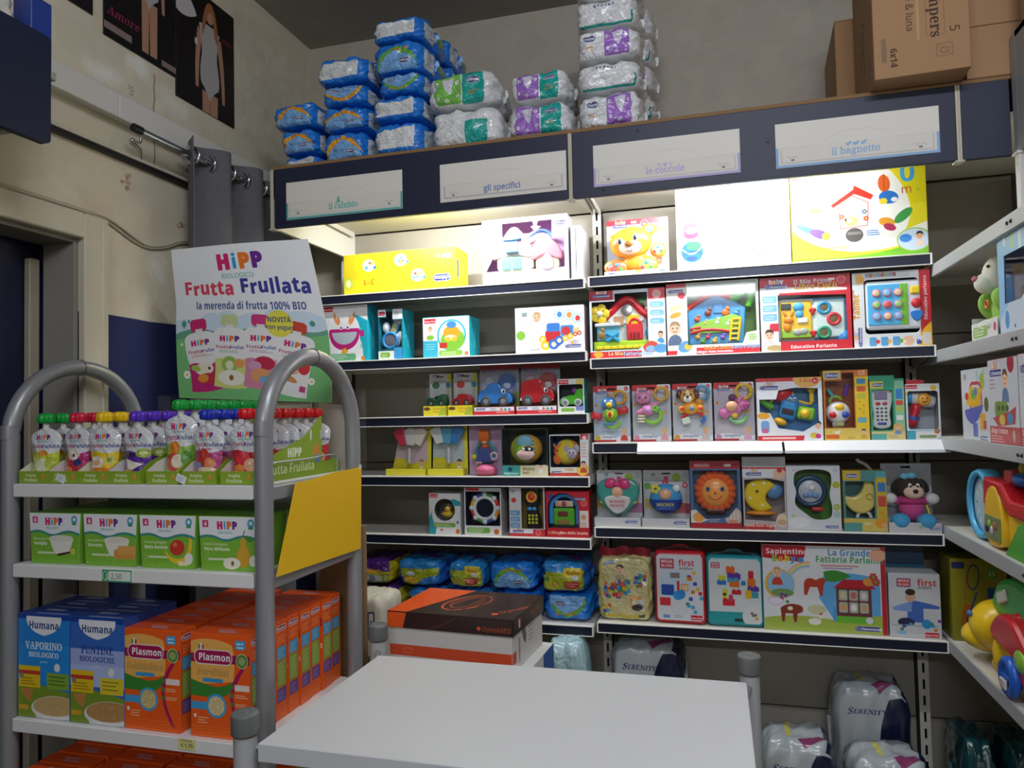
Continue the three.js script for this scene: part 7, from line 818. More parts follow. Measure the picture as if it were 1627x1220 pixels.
// ---------------------------------------------------------------- left bay, fourth shelf
room(1000);
{ const y = LY[3];
const fan = (label, x0, x1, h, tint, fins, lean) => {
const w = x1 - x0 - .004, fr = print(w, h, (c, W, H) => { rect(c, 0, 0, W, H, tint); path(c, [[0, H * .66], [W * .3, H * .66], [W * .5, H * .78], [W, H * .7], [W, H], [0, H]], '#d9d02e'); rect(c, W * .9, 0, W * .1, H, '#e3da3a'); rect(c, 4, H * .72, W * .4, 20, '#e6d83a'); lines(c, 8, H * .75, W * .34, 3, 6, '#b8a83a', 1.8); baby(c, W * .76, H * .76, 13, '#efe6e0', fins === 0 ? '#a86a3a' : '#3a2418'); rect(c, 0, H * .94, W, H * .06, '#a8b82a'); });
const t = thing('toy_spoon_pack', label, 'toy pack', at(x0, x1, y)), sh = poly(lean ? [[-w / 2, 0], [w / 2, 0], [w / 2 + .004, h], [-w / 2 + .035, h], [-w / 2 + .02, h * .5]] : [[-w / 2, 0], [w / 2, 0], [w / 2, h], [-w / 2 + .012, h], [-w / 2 + .004, h * .6]]);
part(t, 'backing_card', mapUV(ext(sh, .0014).translate(0, 0, -.05), fr, (x) => (x + w / 2) / w, (x, q) => q / h), ink(fr.a, .4)); part(t, 'tray', cbox(-w / 2, w / 2 - .002, 0, .022, -.048, 0, { all: '#d6cc2e', front: sw('#dcd23a', fr.a) }, .001), ink(fr.a, .4));
part(t, 'clear_bubble', ext(blob([[-w * .3, h * .95], [w * .36, h * .95], [w * .4, h * .75], [w * .1, h * .45], [w * .08, h * .2], [-w * .02, h * .2], [-w * .02, h * .45], [-w * .3, h * .75]]), .03, .003).translate(0, 0, -.044), film);
const g = sub(t, 'cup_set', [0, 0, -.03]); [['#d83a5a', '#dfe0e0', '#e6e2d4'], ['#d9e0e2', '#5aa8c8', '#3a86c8']][fins].forEach((k, i) => P(g, 'cup_fin', ext(poly([[-.01, -.026], [.01, -.028], [.018, .022], [0, .028], [-.018, .02]]), .01, .003), k, [-.035 + i * .035 + (lean ? .01 : 0), h * .8, 0], [0, 0, .35 - i * .35])); P(g, 'stem', bar([.004, .04, .005], [.004, h * .55, .005], .006), '#d5d9d8'); return t; };
fan('pink finned toy set in a leaning yellow edged clear pack', -.719, -.567, .165, '#cbb8c6', 0, true); fan('blue finned toy set in an upright yellow edged clear pack', -.565, -.432, .17, '#b8c8cc', 1, false);
const df = print(.128, .169, (c, W, H) => { rect(c, 0, 0, W, H, '#cfaed0'); for (let i = 0; i < 12; i++) oval(c, rr(0, W), rr(0, H), 8, 8, null, 0, '#dcc4e0', 1.4); chicco(c, W * .78, 6, 26); lines(c, W * .74, H * .2, 22, 3, 6, '#a88ab0', 1.4); });
const [t, g] = cardPack('doll_rattle_pack', 'lilac card pack holding an orange haired doll in a teal ring', -.43, -.302, y, .169, df, { d: .05, bubble: [.7, .02, .9], toy: 'doll_rattle', noHole: true });
P(g, 'hair', [ball(.019, .022, .015), ...[-2, -1, 0, 1, 2].map((i) => ball(.005, .021, .015).translate(i * .0066, .002, .004))], '#e2742e', [.002, .13, .006]); P(g, 'face', ball(.012, .011, .01), '#e8a884', [.002, .113, .008]); P(g, 'collar', ball(.014, .008, .01), '#c8602e', [.002, .096, .006]); P(g, 'ring', torus(.034, .0055, 30), '#3f9aa0', [.002, .078, .0]); P(g, 'dress', ext(poly([[-.014, .088], [.016, .088], [.026, .048], [-.024, .048]]), .012, .003), '#4a5a9c', [0, 0, 0]); P(g, 'sucker_base', [lathe([[0, .006], [.036, .006], [.034, .026], [.018, .036], [0, .037]], 28)], '#d8688c', [.006, .0, .006]); P(g, 'base_rim', cyl(.031, .008), '#b8405a', [.006, .006, .006]); P(g, 'heart_charm', torus(.011, .004, 18), '#e4c4d0', [.034, .064, .01]); P(g, 'heart_mark', [ball(.005, .005, .003), ball(.005, .005, .003).translate(.007, 0, 0), T(ball(.0045, .007, .003), .0035, -.005, 0)], '#f0dce4', [-.002, .02, .036]); P(g, 'star_charm', ball(.009, .009, .006), '#e6d24a', [-.036, .062, .008]); P(g, 'bow', [ball(.006, .005, .005), ball(.006, .005, .005).translate(.01, 0, 0)], '#e8a8bc', [-.022, .042, .014]);
const ballTex = (a) => print(.22, .13, (c, W, H) => { const k = a ? ['#2f3f9c', '#d9c23a', '#cfc04a', '#e0862e', '#2f3f9c', '#3f9a5a', '#c8463a', '#d8c23a'] : ['#c8b83a', '#7fa83a', '#4a90a8', '#d8a02e', '#c8b45a', '#8ab04a', '#d8742e', '#4a90a8']; k.forEach((q, i) => rect(c, i * W / 8, 0, W / 8 + 1, H, q)); if (!a) for (let i = 0; i < 12; i++) rect(c, W * .25, i * 11, W / 8, 5, '#e2b63a'); });
const plushBall = (g, r, tex, x, yy) => { const b = P(g, 'plush_ball', mapBall(ball(r, r * .92, r * .85, 28), tex), 0, [x, yy, .004], null, ink(tex.a, .9)); return b; };
const cf = print(.158, .155, (c, W, H) => { rect(c, 0, 0, W, H, '#38483e'); rect(c, 0, H * .78, W, H * .22, '#d8d0a8'); rect(c, 0, H * .78, W * .4, H * .22, '#3f9a94'); oval(c, W * .18, H * .86, 8, 7, '#1f4a6a'); tx(c, 'Baby Farm', W * .2, H * .97, 9, '#dfeadc', { al: 'center' }); tx(c, 'Musical', W * .45, H * .88, 12, '#5a6a4a'); tx(c, 'Ball', W * .45, H * .96, 12, '#5a6a4a'); oval(c, W * .84, H * .84, 20, 21, '#d8cfb8'); baby(c, W * .84, H * .8, 9, '#e4e4e0', '#5a3a28'); });
const [t2, b2] = windowBox('plush_ball_box', 'dark open box holding a striped plush ball with a calf patch', -.3, -.143, y, .155, .1, cf, (w, h) => rectWin(w, h, .003, h * .23, .003, .004, .004), { side: '#3a4a40', inner: '#36443c', toy: 'plush_toy' });
plushBall(b2, .054, ballTex(0), -.002, .086); P(b2, 'cloud_patch', ball(.026, .022, .012), '#7fb8d0', [.0, .11, .038], null, plush('#7fb8d0')); P(b2, 'calf_patch', ball(.03, .018, .012), '#c8a8a8', [.004, .07, .044], null, plush('#d4b4ae')); P(b2, 'calf_head', ball(.02, .012, .01), '#2e2c2c', [.01, .086, .044], null, plush('#2e2c2c')); for (const x of [.0, .02]) P(b2, 'calf_eye', ball(.004, .005, .003), '#efefe8', [x, .087, .0535]);
const bf = print(.13, .134, (c, W, H) => { rect(c, 0, 0, W, H, '#d9dcde'); rect(c, W * .8, 0, W * .2, H, '#e2e4e4'); rect(c, W * .8, 0, W * .2, H * .13, '#cf2f3a'); oval(c, W * .9, H * .09, 7, 7, '#f0d8d4'); lines(c, W * .83, H * .22, 16, 5, 10, '#d89a8a', 3); rect(c, 0, H * .8, W, H * .2, '#d8d8cc'); rect(c, 0, H * .92, W, H * .08, '#c83a30'); clem(c, 6, H * .88, 34, false); tx(c, 'Palla', W * .4, H * .87, 11, '#c87a3a'); oval(c, W * .84, H * .84, 20, 20, '#e2c04a'); baby(c, W * .86, H * .72, 12, '#c8503a', '#4a2e20'); });
const [t3, b3] = windowBox('plush_ball_box', 'white and red box holding a plush ball with dog and elephant patches', -.139, -.01, y, .133, .1, bf, (w, h) => rectWin(w, h, .002, h * .21, w * .21, .004, .004), { side: '#cfd3d6', inner: '#5a6c80', toy: 'plush_toy' });
plushBall(b3, .047, ballTex(1), -.012, .075); P(b3, 'elephant_patch', [ball(.017, .018, .008), ball(.012, .014, .006).translate(-.018, .01, -.002), ball(.01, .014, .006).translate(.014, .014, -.002)], '#a8a2b0', [.01, .072, .04], null, plush('#a8a2b0')); P(b3, 'dog_patch', [ball(.011, .012, .007), T(ball(.004, .012, .005), -.006, .016, 0, 0, 0, .5), T(ball(.004, .012, .005), .008, .016, 0, 0, 0, -.6), ball(.014, .018, .008).translate(0, -.024, -.002)], '#e0762a', [-.04, .078, .032], null, plush('#e0762a')); for (const [x, q, z] of [[.004, .076, .048], [.016, .076, .048], [-.043, .081, .039], [-.036, .081, .039]]) P(b3, 'eye', ball(.002, .003, .002, 8), '#2a2426', [x, q, z]);
}
function mapBall(g, reg) { const uv = g.attributes.uv; for (let i = 0; i < uv.count; i++) uv.setXY(i, reg.u0 + (reg.u1 - reg.u0) * uv.getX(i), reg.v0 + (reg.v1 - reg.v0) * uv.getY(i)); return g; }
// ---------------------------------------------------------------- left bay, fifth shelf
room(1000);
{ const y = LY[4];
const d1 = print(.115, .136, (c, W, H) => { rect(c, 0, 0, W, H, '#d9dbda'); path(c, [[0, H], [0, H * .6], [W * .2, H * .2, W * .8, H * .14], [W, H * .2], [W, H * .3], [W * .3, H * .3, W * .2, H]], '#2f9aa8'); oval(c, W * .5, H * .52, 46, 50, '#dcdedc'); fisher(c, 3, 3, 30); rrect(c, 14, H * .72, 82, 14, 6, '#7aa84a'); lines(c, 22, H * .75, 64, 2, 5, '#d8e4c0', 1.6); oval(c, W * .9, H * .92, 8, 8, '#c8702e'); path(c, [[W * .34, H * .88], [W * .44, H * .86], [W * .4, H * .93]], '#c83a2e'); oval(c, W * .9, H * .7, 4, 5, '#4a6a9c'); });
const [t, g] = windowBox('duck_ball_box', 'white and teal box holding a clear ball with a yellow duck', -.56, -.446, y, .136, .08, d1, (w, h) => { const s = new THREE.Shape(); s.absarc(.0, h * .6, .037, 0, Math.PI * 2); return s; }, { side: '#c4c8c8', inner: '#4a4c4a', toy: 'duck_ball', open: true });
part(t, 'clear_dome', ball(.036, .036, .022, 28), film, [0, .0816, -.008]); P(g, 'duck_body', ball(.019, .012, .014), '#d9b82a', [0, .064, .006]); P(g, 'duck_head', ball(.011), '#e0c02e', [.002, .08, .008]); P(g, 'beak', ball(.005, .003, .006), '#d8782a', [.002, .078, .019]);
const rg = print(.13, .156, (c, W, H) => { rect(c, 0, 0, W, H, '#dadcdc'); rect(c, 0, 0, W, H * .16, '#c9d0d2'); fisher(c, 6, 2, 46); rrect(c, 8, H * .84, 82, 18, 7, '#74a84c'); lines(c, 14, H * .86, 66, 3, 5, '#d8e6c4', 1.8); oval(c, W * .86, H * .92, 9, 9, '#c8662a'); });
const [t2, r] = windowBox('mirror_ring_box', 'white box holding a white star shaped mirror ring with coloured segments', -.434, -.304, y, .156, .07, rg, (w, h) => rectWin(w, h, .004, h * .2, .004, h * .08, .004), { side: '#c4c8c8', inner: '#24324c', toy: 'mirror_ring' });
for (let i = 0; i < 8; i++) P(r, 'ring_segment', T(torus(.045, .0085, 12, .5), 0, 0, 0, 0, 0, i * Math.PI / 4 + .15), ['#cf2f38', '#3f9a4a', '#3a56b8', '#e8b82e', '#cf2f38', '#3f9a4a', '#3a56b8', '#e0962e'][i], [0, .086, .002]); P(r, 'white_frame', [torus(.036, .006, 32), ...[0, 1, 2, 3, 4, 5, 6, 7].map((i) => ball(.0095).translate(.046 * Math.cos(i * Math.PI / 4), .046 * Math.sin(i * Math.PI / 4), 0))], '#dfe2e2', [0, .086, .006]); P(r, 'mirror', disc(.033, .004), '#1c2740', [0, .086, .002], null, M('#2a3650', .12, { metalness: .6 }));
const ph = print(.122, .166, (c, W, H) => { rect(c, 0, 0, W, H, '#d0d2d4'); rect(c, 0, H * .86, W, H * .14, '#c8303a'); rect(c, 0, H * .86, W * .66, H * .08, '#dfe2e4'); clem(c, 10, H * .88, 40); oval(c, W * .8, H * .92, 8, 8, '#d8404a', 0, '#f0d4d0', 1.2); for (let i = 0; i < 3; i++) { rrect(c, 4, H * (.5 + i * .12), 32, 16, 3, '#6a9cc8'); lines(c, 8, H * (.53 + i * .12), 24, 2, 5, '#c8dcec', 1.6); } oval(c, 16, H * .3, 9, 8, '#c8463a'); oval(c, 14, H * .14, 8, 7, '#b0b4ba'); });
const [t3, p] = windowBox('toy_phone_box', 'white and red box holding a black toy phone with yellow keys', -.278, -.157, y, .166, .06, ph, (w, h) => poly([[-w * .16, h * .15], [w * .46, h * .15], [w * .46, h * .94], [-w * .16, h * .94]]), { side: '#b4343c', inner: '#8a7a3a', toy: 'toy_phone' });
P(p, 'phone_body', ext(blob([[-.004, .15], [.024, .15], [.03, .12], [.022, .09], [.032, .05], [.03, .026], [.0, .024], [-.006, .05], [-.002, .09], [-.012, .12]]), .016, .004), '#1e1f22', [.004, 0, 0]); P(p, 'dial_ring', torus(.015, .004), '#e8b43a', [.013, .126, .02]); P(p, 'dial_face', ball(.011, .011, .007), '#d8463a', [.013, .126, .02]); for (const x of [.006, .022]) P(p, 'blue_key', ball(.008, .006, .004), '#3f9ad8', [x, .088, .02]); for (let i = 0; i < 3; i++) for (let j = 0; j < 3; j++) P(p, 'number_key', rbox(.0085, .0085, .005, .002), '#c8c83a', [.005 + i * .012, .066 - j * .0115, .021]);
const bs = print(.142, .147, (c, W, H) => { rect(c, 0, 0, W, H, '#c4222e'); clem(c, W * .58, 20, 46, false); oval(c, W * .12, H * .12, 9, 9, '#3f4a9c'); oval(c, W * .88, H * .26, 9, 9, '#d84a4a', 0, '#f0c4c0', 1.2); rect(c, W * .78, H * .42, W * .2, H * .36, '#e4e0da'); oval(c, W * .87, H * .56, 9, 9, '#d8a07a'); lines(c, W * .8, H * .68, 20, 3, 5, '#c87a3a', 1.6); rect(c, 0, H * .82, W, H * .18, '#b81c28'); tx(c, 'L’Allegra', 6, H * .93, 13, '#e8c4a0'); tx(c, 'Bus della Scuola', W * .32, H * .93, 13, '#f0d8c4', { sx: .9 }); });
const [t4, b] = windowBox('toy_bus_box', 'red box holding a blue and green arched toy bus', -.155, -.013, y, .147, .06, bs, (w, h) => { const s = new THREE.Shape(); s.moveTo(-w * .46, h * .2); s.lineTo(w * .26, h * .2); s.lineTo(w * .26, h * .62); s.absarc(-w * .1, h * .62, w * .36, 0, Math.PI); return s; }, { side: '#a81c26', inner: '#2c3f6a', toy: 'toy_bus' });
P(b, 'arch', torus(.044, .008, 26, Math.PI), '#3f94d8', [-.014, .088, .006]); P(b, 'arch_side', [bar([-.058, .088, .006], [-.058, .04, .006], .008), bar([.03, .088, .006], [.03, .04, .006], .008)], '#3f94d8'); P(b, 'bus_front', rbox(.072, .058, .018, .01), '#5ab82e', [-.016, .062, .006]); P(b, 'picture_strip', rbox(.06, .02, .008, .004), '#d8cfc4', [-.014, .104, .008]); for (let i = 0; i < 3; i++) P(b, 'child_face', ball(.008, .009, .004), ['#e0a888', '#b8403a', '#e8c4a0'][i], [-.032 + i * .018, .104, .013]); P(b, 'window', rbox(.034, .018, .01, .005), '#7a3a2e', [-.018, .072, .013]); P(b, 'number_plate', rbox(.04, .016, .01, .004), '#9a7a3a', [-.018, .046, .013]);
}
// ---------------------------------------------------------------- right bay, fourth shelf
room(1200);
{ const y = RY[3];
const sq = (k) => print(.146, .17, (c, W, H) => { rect(c, 0, 0, W, H, '#c9ccce'); oval(c, W * .72, H * .14, 14, 13, '#a4bc3a'); oval(c, W * .9, H * .1, 9, 9, '#a8c0bc'); rect(c, W * .18, H * .06, 12, 9, '#8a9298'); tx(c, 'Disney', W * .16, H * .16, 9, '#a8aeb2', { f: 'serif', it: 1 }); oval(c, W * .9, H * .28, 9, 9, k[0]); oval(c, W * .9, H * .28, 4, 4, '#efe8e8'); oval(c, W * .1, H * .3, 11, 11, k[1]); flower(c, W * .14, H * .62, 20, '#d8b83a', '#8a9ab8', 5); path(c, [[W * .6, H * .8], [W * .8, H * .6], [W, H * .62], [W, H * .8]], k[2]); rect(c, W * .45, H * .12, 14, 16, k[0]); });
const sb = print(.146, .026, (c, W, H) => { rect(c, 0, 0, W, H, '#c4c6c8'); clem(c, W * .66, 9, 42, false); tx(c, 'Disney', W * .7, 7, 7, '#b08ab0', { f: 'serif', it: 1 }); });
let [t, g] = cardPack('heart_ball_pack', 'grey pack with a turquoise and white heart shaped ball with pink bow', .001, .149, y, .17, sq(['#d84a7a', '#d8a8b8', '#b87aa0']), { d: .07, base: sb, bh: .026, toy: 'heart_ball' });
P(g, 'heart_body', ext(blob([[0, .12], [-.03, .136], [-.056, .12], [-.054, .09], [-.03, .056], [0, .036], [.03, .056], [.054, .09], [.056, .12], [.03, .136]]), .02, .01), '#3f9f94', [0, 0, -.016]); P(g, 'white_front', ext(blob([[-.036, .084], [.036, .084], [.028, .06], [0, .04], [-.028, .06]]), .006, .004), '#d5d2d0', [0, 0, .014]); const nm = print(.05, .03, (c, W, H) => { rect(c, 0, 0, W, H, '#d5d2d0'); tx(c, 'MINNIE', W / 2, 13, 13, '#b8405c', { al: 'center' }); tx(c, 'MOUSE', W / 2, 27, 13, '#b8405c', { al: 'center' }); }); P(g, 'name_plate', cbox(-.025, .025, .056, .082, .024, .0255, { front: nm, all: '#d5d2d0' }, .0003), 0, null, null, ink(nm.a, .4));
P(g, 'bow', [T(ball(.02, .016, .01), -.022, .132, .012, 0, 0, .4), T(ball(.02, .017, .01), .022, .13, .012, 0, 0, -.4), ball(.009).translate(0, .128, .016)], '#d83a7c'); P(g, 'peach_button', ball(.018, .018, .01), '#e8b494', [0, .104, .018]); for (const s of [-1, 1]) P(g, 'side_knob', ball(.01, .007, .006), '#e0c03a', [s * .05, .072, .006]); P(g, 'base_star', ball(.012, .009, .008), '#5a4a60', [.002, .034, .008]);
[t, g] = cardPack('blue_ball_pack', 'grey pack with a two tone blue ball lettered in yellow', .151, .298, y, .17, sq(['#d84050', '#6aa84a', '#b8505a']), { d: .07, base: sb, bh: .026, toy: 'blue_ball' });
P(g, 'ball_top', new THREE.SphereGeometry(.05, 32, 14, 0, 6.2832, 0, 1.75).scale(1, .95, .55), '#3f9ad4', [0, .084, 0]); P(g, 'ball_bottom', new THREE.SphereGeometry(.0508, 32, 14, 0, 6.2832, 1.6, 1.55).scale(1, .95, .58), '#1f3f94', [0, .084, 0]); const nb = print(.062, .03, (c, W, H) => { rect(c, 0, 0, W, H, '#1f3f94'); tx(c, 'MICKEY', W / 2, 15, 15, '#d8c83a', { al: 'center' }); tx(c, 'MOUSE', W / 2, 27, 11, '#3f6ac0', { al: 'center' }); }); P(g, 'name_plate', cbox(-.031, .031, .05, .078, .026, .0305, { front: nb, all: '#1f3f94' }, .002), 0, null, null, ink(nb.a, .4)); P(g, 'peach_button', ball(.019, .017, .01), '#e6ae8a', [0, .1, .026]); P(g, 'yellow_star', [0, 1, 2, 3, 4].map((i) => ball(.007, .007, .004).translate(.01 * Math.cos(i * 1.257), .01 * Math.sin(i * 1.257), 0)), '#e0d03a', [-.03, .115, .018]); P(g, 'red_clip', rbox(.018, .014, .012, .004), '#c83048', [.0, .135, 0]); P(g, 'spotted_tab', [ball(.012, .012, .006)], '#e4e4e2', [.034, .118, .014]);
const lf = print(.15, .205, (c, W, H) => { rect(c, 0, 0, W, H, '#4a6a94'); rect(c, 0, 0, W, H * .12, '#a82a34'); rrect(c, W * .68, 10, 22, 8, 4, '#e4e2e0'); rrect(c, 14, 8, 46, 12, 4, '#c86a6a'); tx(c, 'Fisher-Price', 37, 17, 8, '#f0dcd8', { al: 'center' }); oval(c, W * .82, H * .26, 18, 14, '#c88a4a'); path(c, [[0, H * .74], [W * .3, H * .7], [W * .4, H * .86], [W * .2, H * .92], [0, H * .92]], '#d9d8d6'); oval(c, W * .16, H * .84, 17, 15, '#e8a04a'); oval(c, W * .84, H * .82, 25, 27, '#c9b8a8'); for (let i = 0; i < 4; i++) rect(c, W * .72 + i * 10, H * .74, 2, 26, '#efe8e0'); oval(c, W * .84, H * .9, 14, 6, '#d88a6a'); rect(c, 0, H * .92, W, H * .08, '#b02230'); lines(c, W * .36, H * .86, 40, 2, 6, '#c8c0c8', 2); });
[t, g] = windowBox('lion_lamp_box', 'red and blue box with a smiling orange lion sun', .3, .45, y, .204, .06, lf, (w, h) => poly([[-w * .2, h * .13], [w * .24, h * .16], [w * .44, h * .34], [w * .44, h * .86], [-w * .44, h * .86], [-w * .44, h * .3]]), { side: '#a02430', inner: '#5a7aa4', toy: 'lion_sun' });
P(g, 'mane', Array.from({ length: 18 }, (_, i) => T(ball(.015, .021, .016, 12), .043 * Math.sin(i * .349), .108 + .047 * Math.cos(i * .349), 0, 0, 0, -i * .349)), '#e0602a', null, null, plush('#e0602a')); P(g, 'face_dome', ball(.043, .045, .02, 28), '#f2a04a', [0, .106, .008]); for (const s of [-1, 1]) { P(g, 'eye', ball(.006, .008, .004), '#4a7ab0', [s * .021, .118, .026]); P(g, 'pupil', ball(.003, .004, .003), '#1e2a3a', [s * .021, .119, .029]); } P(g, 'nose', ball(.0035), '#a84a1e', [0, .106, .029]); P(g, 'smile', torus(.02, .0013, 18, 2.5), '#a84a1e', [0, .106, .0262], [0, 0, Math.PI + .32]); P(g, 'stand', rbox(.06, .016, .03, .006), '#5a2a1e', [.0, .05, .0]);
const mf = print(.125, .216, (c, W, H) => { rect(c, 0, 0, W, H, '#b8aeac'); rect(c, 0, 0, W, H * .15, '#b4b6b8'); rect(c, 0, H * .15, W, H * .06, '#c82c38'); rect(c, 0, H * .17, W * .8, H * .12, '#dadcde'); clem(c, 10, H * .22, 48); oval(c, W * .86, H * .24, 18, 16, '#e0b89a'); oval(c, W * .86, H * .19, 7, 7, '#c82c38'); oval(c, W * .88, H * .87, 18, 19, '#e0cdb0'); oval(c, W * .88, H * .9, 14, 9, '#c8a88a'); path(c, [[0, H * .96], [W * .4, H * .9, W * .7, H * .94], [W * .7, H], [0, H]], '#c82c30'); tx(c, 'Luna Dolci Sogni', W * .05, H * .965, 12, '#f0d8c4', { it: 1, sx: .9 }); });
[t, g] = windowBox('moon_lamp_box', 'red and white box holding a glossy yellow crescent moon lamp', .454, .579, y, .216, .06, mf, (w, h) => poly([[-w * .46, h * .13], [w * .24, h * .11], [w * .3, h * .2], [w * .46, h * .24], [w * .46, h * .66], [w * .1, h * .7], [-w * .46, h * .68]]), { side: '#b8303a', inner: '#9a8a8a', toy: 'moon_lamp' });
const moonS = (s) => { const k = new THREE.Shape(); k.absarc(0, 0, s, .75, 5.2, false); k.quadraticCurveTo(-s * .35, -s * .1, s * Math.cos(.75), s * Math.sin(.75)); return k; };
P(g, 'moon', ext(moonS(.042), .016, .008), '#e2c41e', [-.008, .1, -.006]); P(g, 'eye', ball(.004), '#3a3420', [-.02, .112, .02]); P(g, 'star_dots', [[-.04, .09], [-.03, .13], [-.005, .07], [.0, .135]].map(([x, q]) => ball(.005, .005, .002).translate(x, q, .018)), '#e8e4b8'); P(g, 'sky_dome', ball(.026, .026, .014), '#5a8ab8', [.03, .112, 0]); P(g, 'stand', [T(ball(.045, .008, .018), -.01, .045, .004), ball(.01, .014, .01).translate(-.008, .054, 0)], '#e0902a');
const ck = print(.15, .19, (c, W, H) => { rect(c, 0, 0, W, H, '#d2d6d9'); tx(c, 'Disney', W * .12, 18, 10, '#b0b4b6', { f: 'serif', it: 1 }); oval(c, W * .92, 14, 8, 8, '#b8c4c8'); oval(c, W * .92, H * .3, 10, 10, '#a8b82e'); for (const [q, k] of [[.64, '#a8c06a'], [.75, '#a8c4c4']]) oval(c, W * .92, H * q, 10, 10, k); oval(c, W * .22, H * .88, 30, 16, '#e2e4e6'); flower(c, W * .12, H * .78, 6, '#b8d0b0', '#c8b86a', 5); clem(c, W * .7, H * .92, 38, false); });
[t, g] = windowBox('night_lamp_box', 'white box with a wavy window holding a round dark blue framed lamp', .578, .728, y, .19, .06, ck, (w, h) => blob([[-w * .3, h * .9], [w * .3, h * .9], [w * .34, h * .75], [w * .3, h * .55], [w * .34, h * .35], [w * .3, h * .2], [w * .02, h * .17], [-w * .16, h * .26], [-w * .34, h * .4], [-w * .32, h * .6], [-w * .36, h * .74]]), { side: '#c8ccd0', inner: '#4f8a2e', toy: 'night_lamp' });
P(g, 'lamp_frame', torus(.04, .008, 36), '#1f3f5c', [-.006, .112, .008]); P(g, 'lamp_disc', ball(.037, .037, .012, 28), '#b8bec8', [-.006, .112, .004]); P(g, 'cloud', [ball(.012, .009, .006), ball(.01, .008, .006).translate(.014, -.002, 0), ball(.009, .007, .006).translate(-.013, -.002, 0)], '#6a94c4', [-.006, .102, .014]); P(g, 'small_ball', ball(.011), '#e4e0dc', [-.002, .122, .012]); P(g, 'red_foot', rbox(.034, .012, .02, .004), '#b82a30', [.012, .06, .01]);
const m2 = print(.116, .175, (c, W, H) => { rect(c, 0, 0, W, H, '#4f8a86'); rect(c, W * .76, H * .02, W * .24, H, '#cfae3a'); rect(c, W * .76, H * .02, W * .24, H * .1, '#5aa4a8'); rrect(c, W * .8, H * .2, 20, 26, 2, '#3f7ab8'); rrect(c, W * .8, H * .42, 20, 30, 2, '#c8503a'); oval(c, W * .88, H * .7, 5, 4, '#d88a2a'); rect(c, 0, 0, W * .42, H * .17, '#c8aa34'); chicco(c, W * .22, H * .09, 32); rect(c, 0, H * .79, W, H * .21, '#d0bc5a'); rect(c, 0, H * .86, W * .42, H * .14, '#5a9a94'); oval(c, W * .86, H * .86, 17, 14, '#e09a2e'); oval(c, W * .94, H * .9, 8, 8, '#d8a88a'); lines(c, W * .46, H * .85, 22, 2, 5, '#e8e0c0', 2.4); });
[t, g] = windowBox('crescent_toy_box', 'yellow and teal box holding a pale yellow crescent moon toy', .733, .85, y, .175, .06, m2, (w, h) => rectWin(w, h, w * .05, h * .22, w * .28, h * .18, .006), { side: '#c8a83a', inner: '#4a8a86', toy: 'moon_toy' });
P(g, 'moon', ext(blob([[.01, .145], [.024, .13], [.03, .1], [.02, .07], [-.004, .054], [-.03, .062], [-.05, .092], [-.028, .09], [-.008, .1], [.004, .12]]), .016, .006), '#dcc86a', [.0, 0, -.004]); P(g, 'cheek', torus(.008, .002), '#cdb44e', [.014, .1, .02]); P(g, 'ring', torus(.018, .005, 22, Math.PI), '#d8d4c8', [.0, .036, .008]); part(t, 'pull_strap', tube([[.026, .172, -.03], [.01, .19, -.03], [-.008, .2, -.028], [-.014, .206, -.028]], .005, 16, 8), M('#b8a8a0', .5));
const pc = print(.14, .19, (c, W, H) => { rect(c, 0, 0, W, H, '#b4b8ba'); tx(c, 'Disney', W * .1, 16, 10, '#9a9ea0', { f: 'serif', it: 1 }); oval(c, W * .9, 16, 8, 8, '#a8b4b6'); }); const pb = print(.14, .028, (c, W, H) => { rect(c, 0, 0, W, H, '#c8c6c6'); oval(c, W * .62, 11, 7, 7, '#9ab8a0'); clem(c, W * .76, 14, 30, false); });
[t, g] = cardPack('plush_doll_pack', 'open grey pack with a soft dark plush doll in pink with blue boots', .85, .988, y, .189, pc, { d: .09, base: pb, bh: .028, bubble: false, toy: 'plush_doll', z: -.015 });
const dk = '#2a2422', pk = '#c8508c', Q = (n, geo, c, p, r) => P(g, n, geo, 0, p, r, plush(c)); Q('body', ball(.034, .036, .028), pk, [.002, .062, .0]); Q('collar', ball(.042, .016, .03), '#b83a78', [.002, .086, .002]); Q('head', ball(.036, .033, .03, 24), '#3a2e2a', [.0, .122, .004]); Q('muzzle', ball(.027, .02, .018), '#e2c4ae', [.004, .112, .026]); for (const s of [-1, 1]) { Q('ear', ball(.012, .022, .008), dk, [s * .036, .128, .0], [0, 0, s * .5]); Q('hand', ball(.018, .016, .014), '#d8d6d4', [s * .055, .092, .012]); Q('arm', bar([s * .03, .082, .002], [s * .05, .09, .01], .011), pk); Q('boot', ball(.026, .022, .026), '#4aa4d4', [s * .034, .03, .03]); P(g, 'eye', ball(.005, .008, .004), '#f0efec', [.004 + s * .01, .13, .031]); P(g, 'pupil', ball(.003, .005, .003), '#1c1a1a', [.004 + s * .009, .128, .0345]); } P(g, 'nose', ball(.007, .006, .006), '#1c1818', [.005, .116, .045]); Q('bow', [ball(.012, .009, .006), ball(.012, .009, .006).translate(.018, .002, 0)], '#6ab8d0', [-.016, .156, .016]); P(g, 'seat_belt', bar([.05, .02, .03], [.04, .08, .0], .003), '#d8b82a');
}
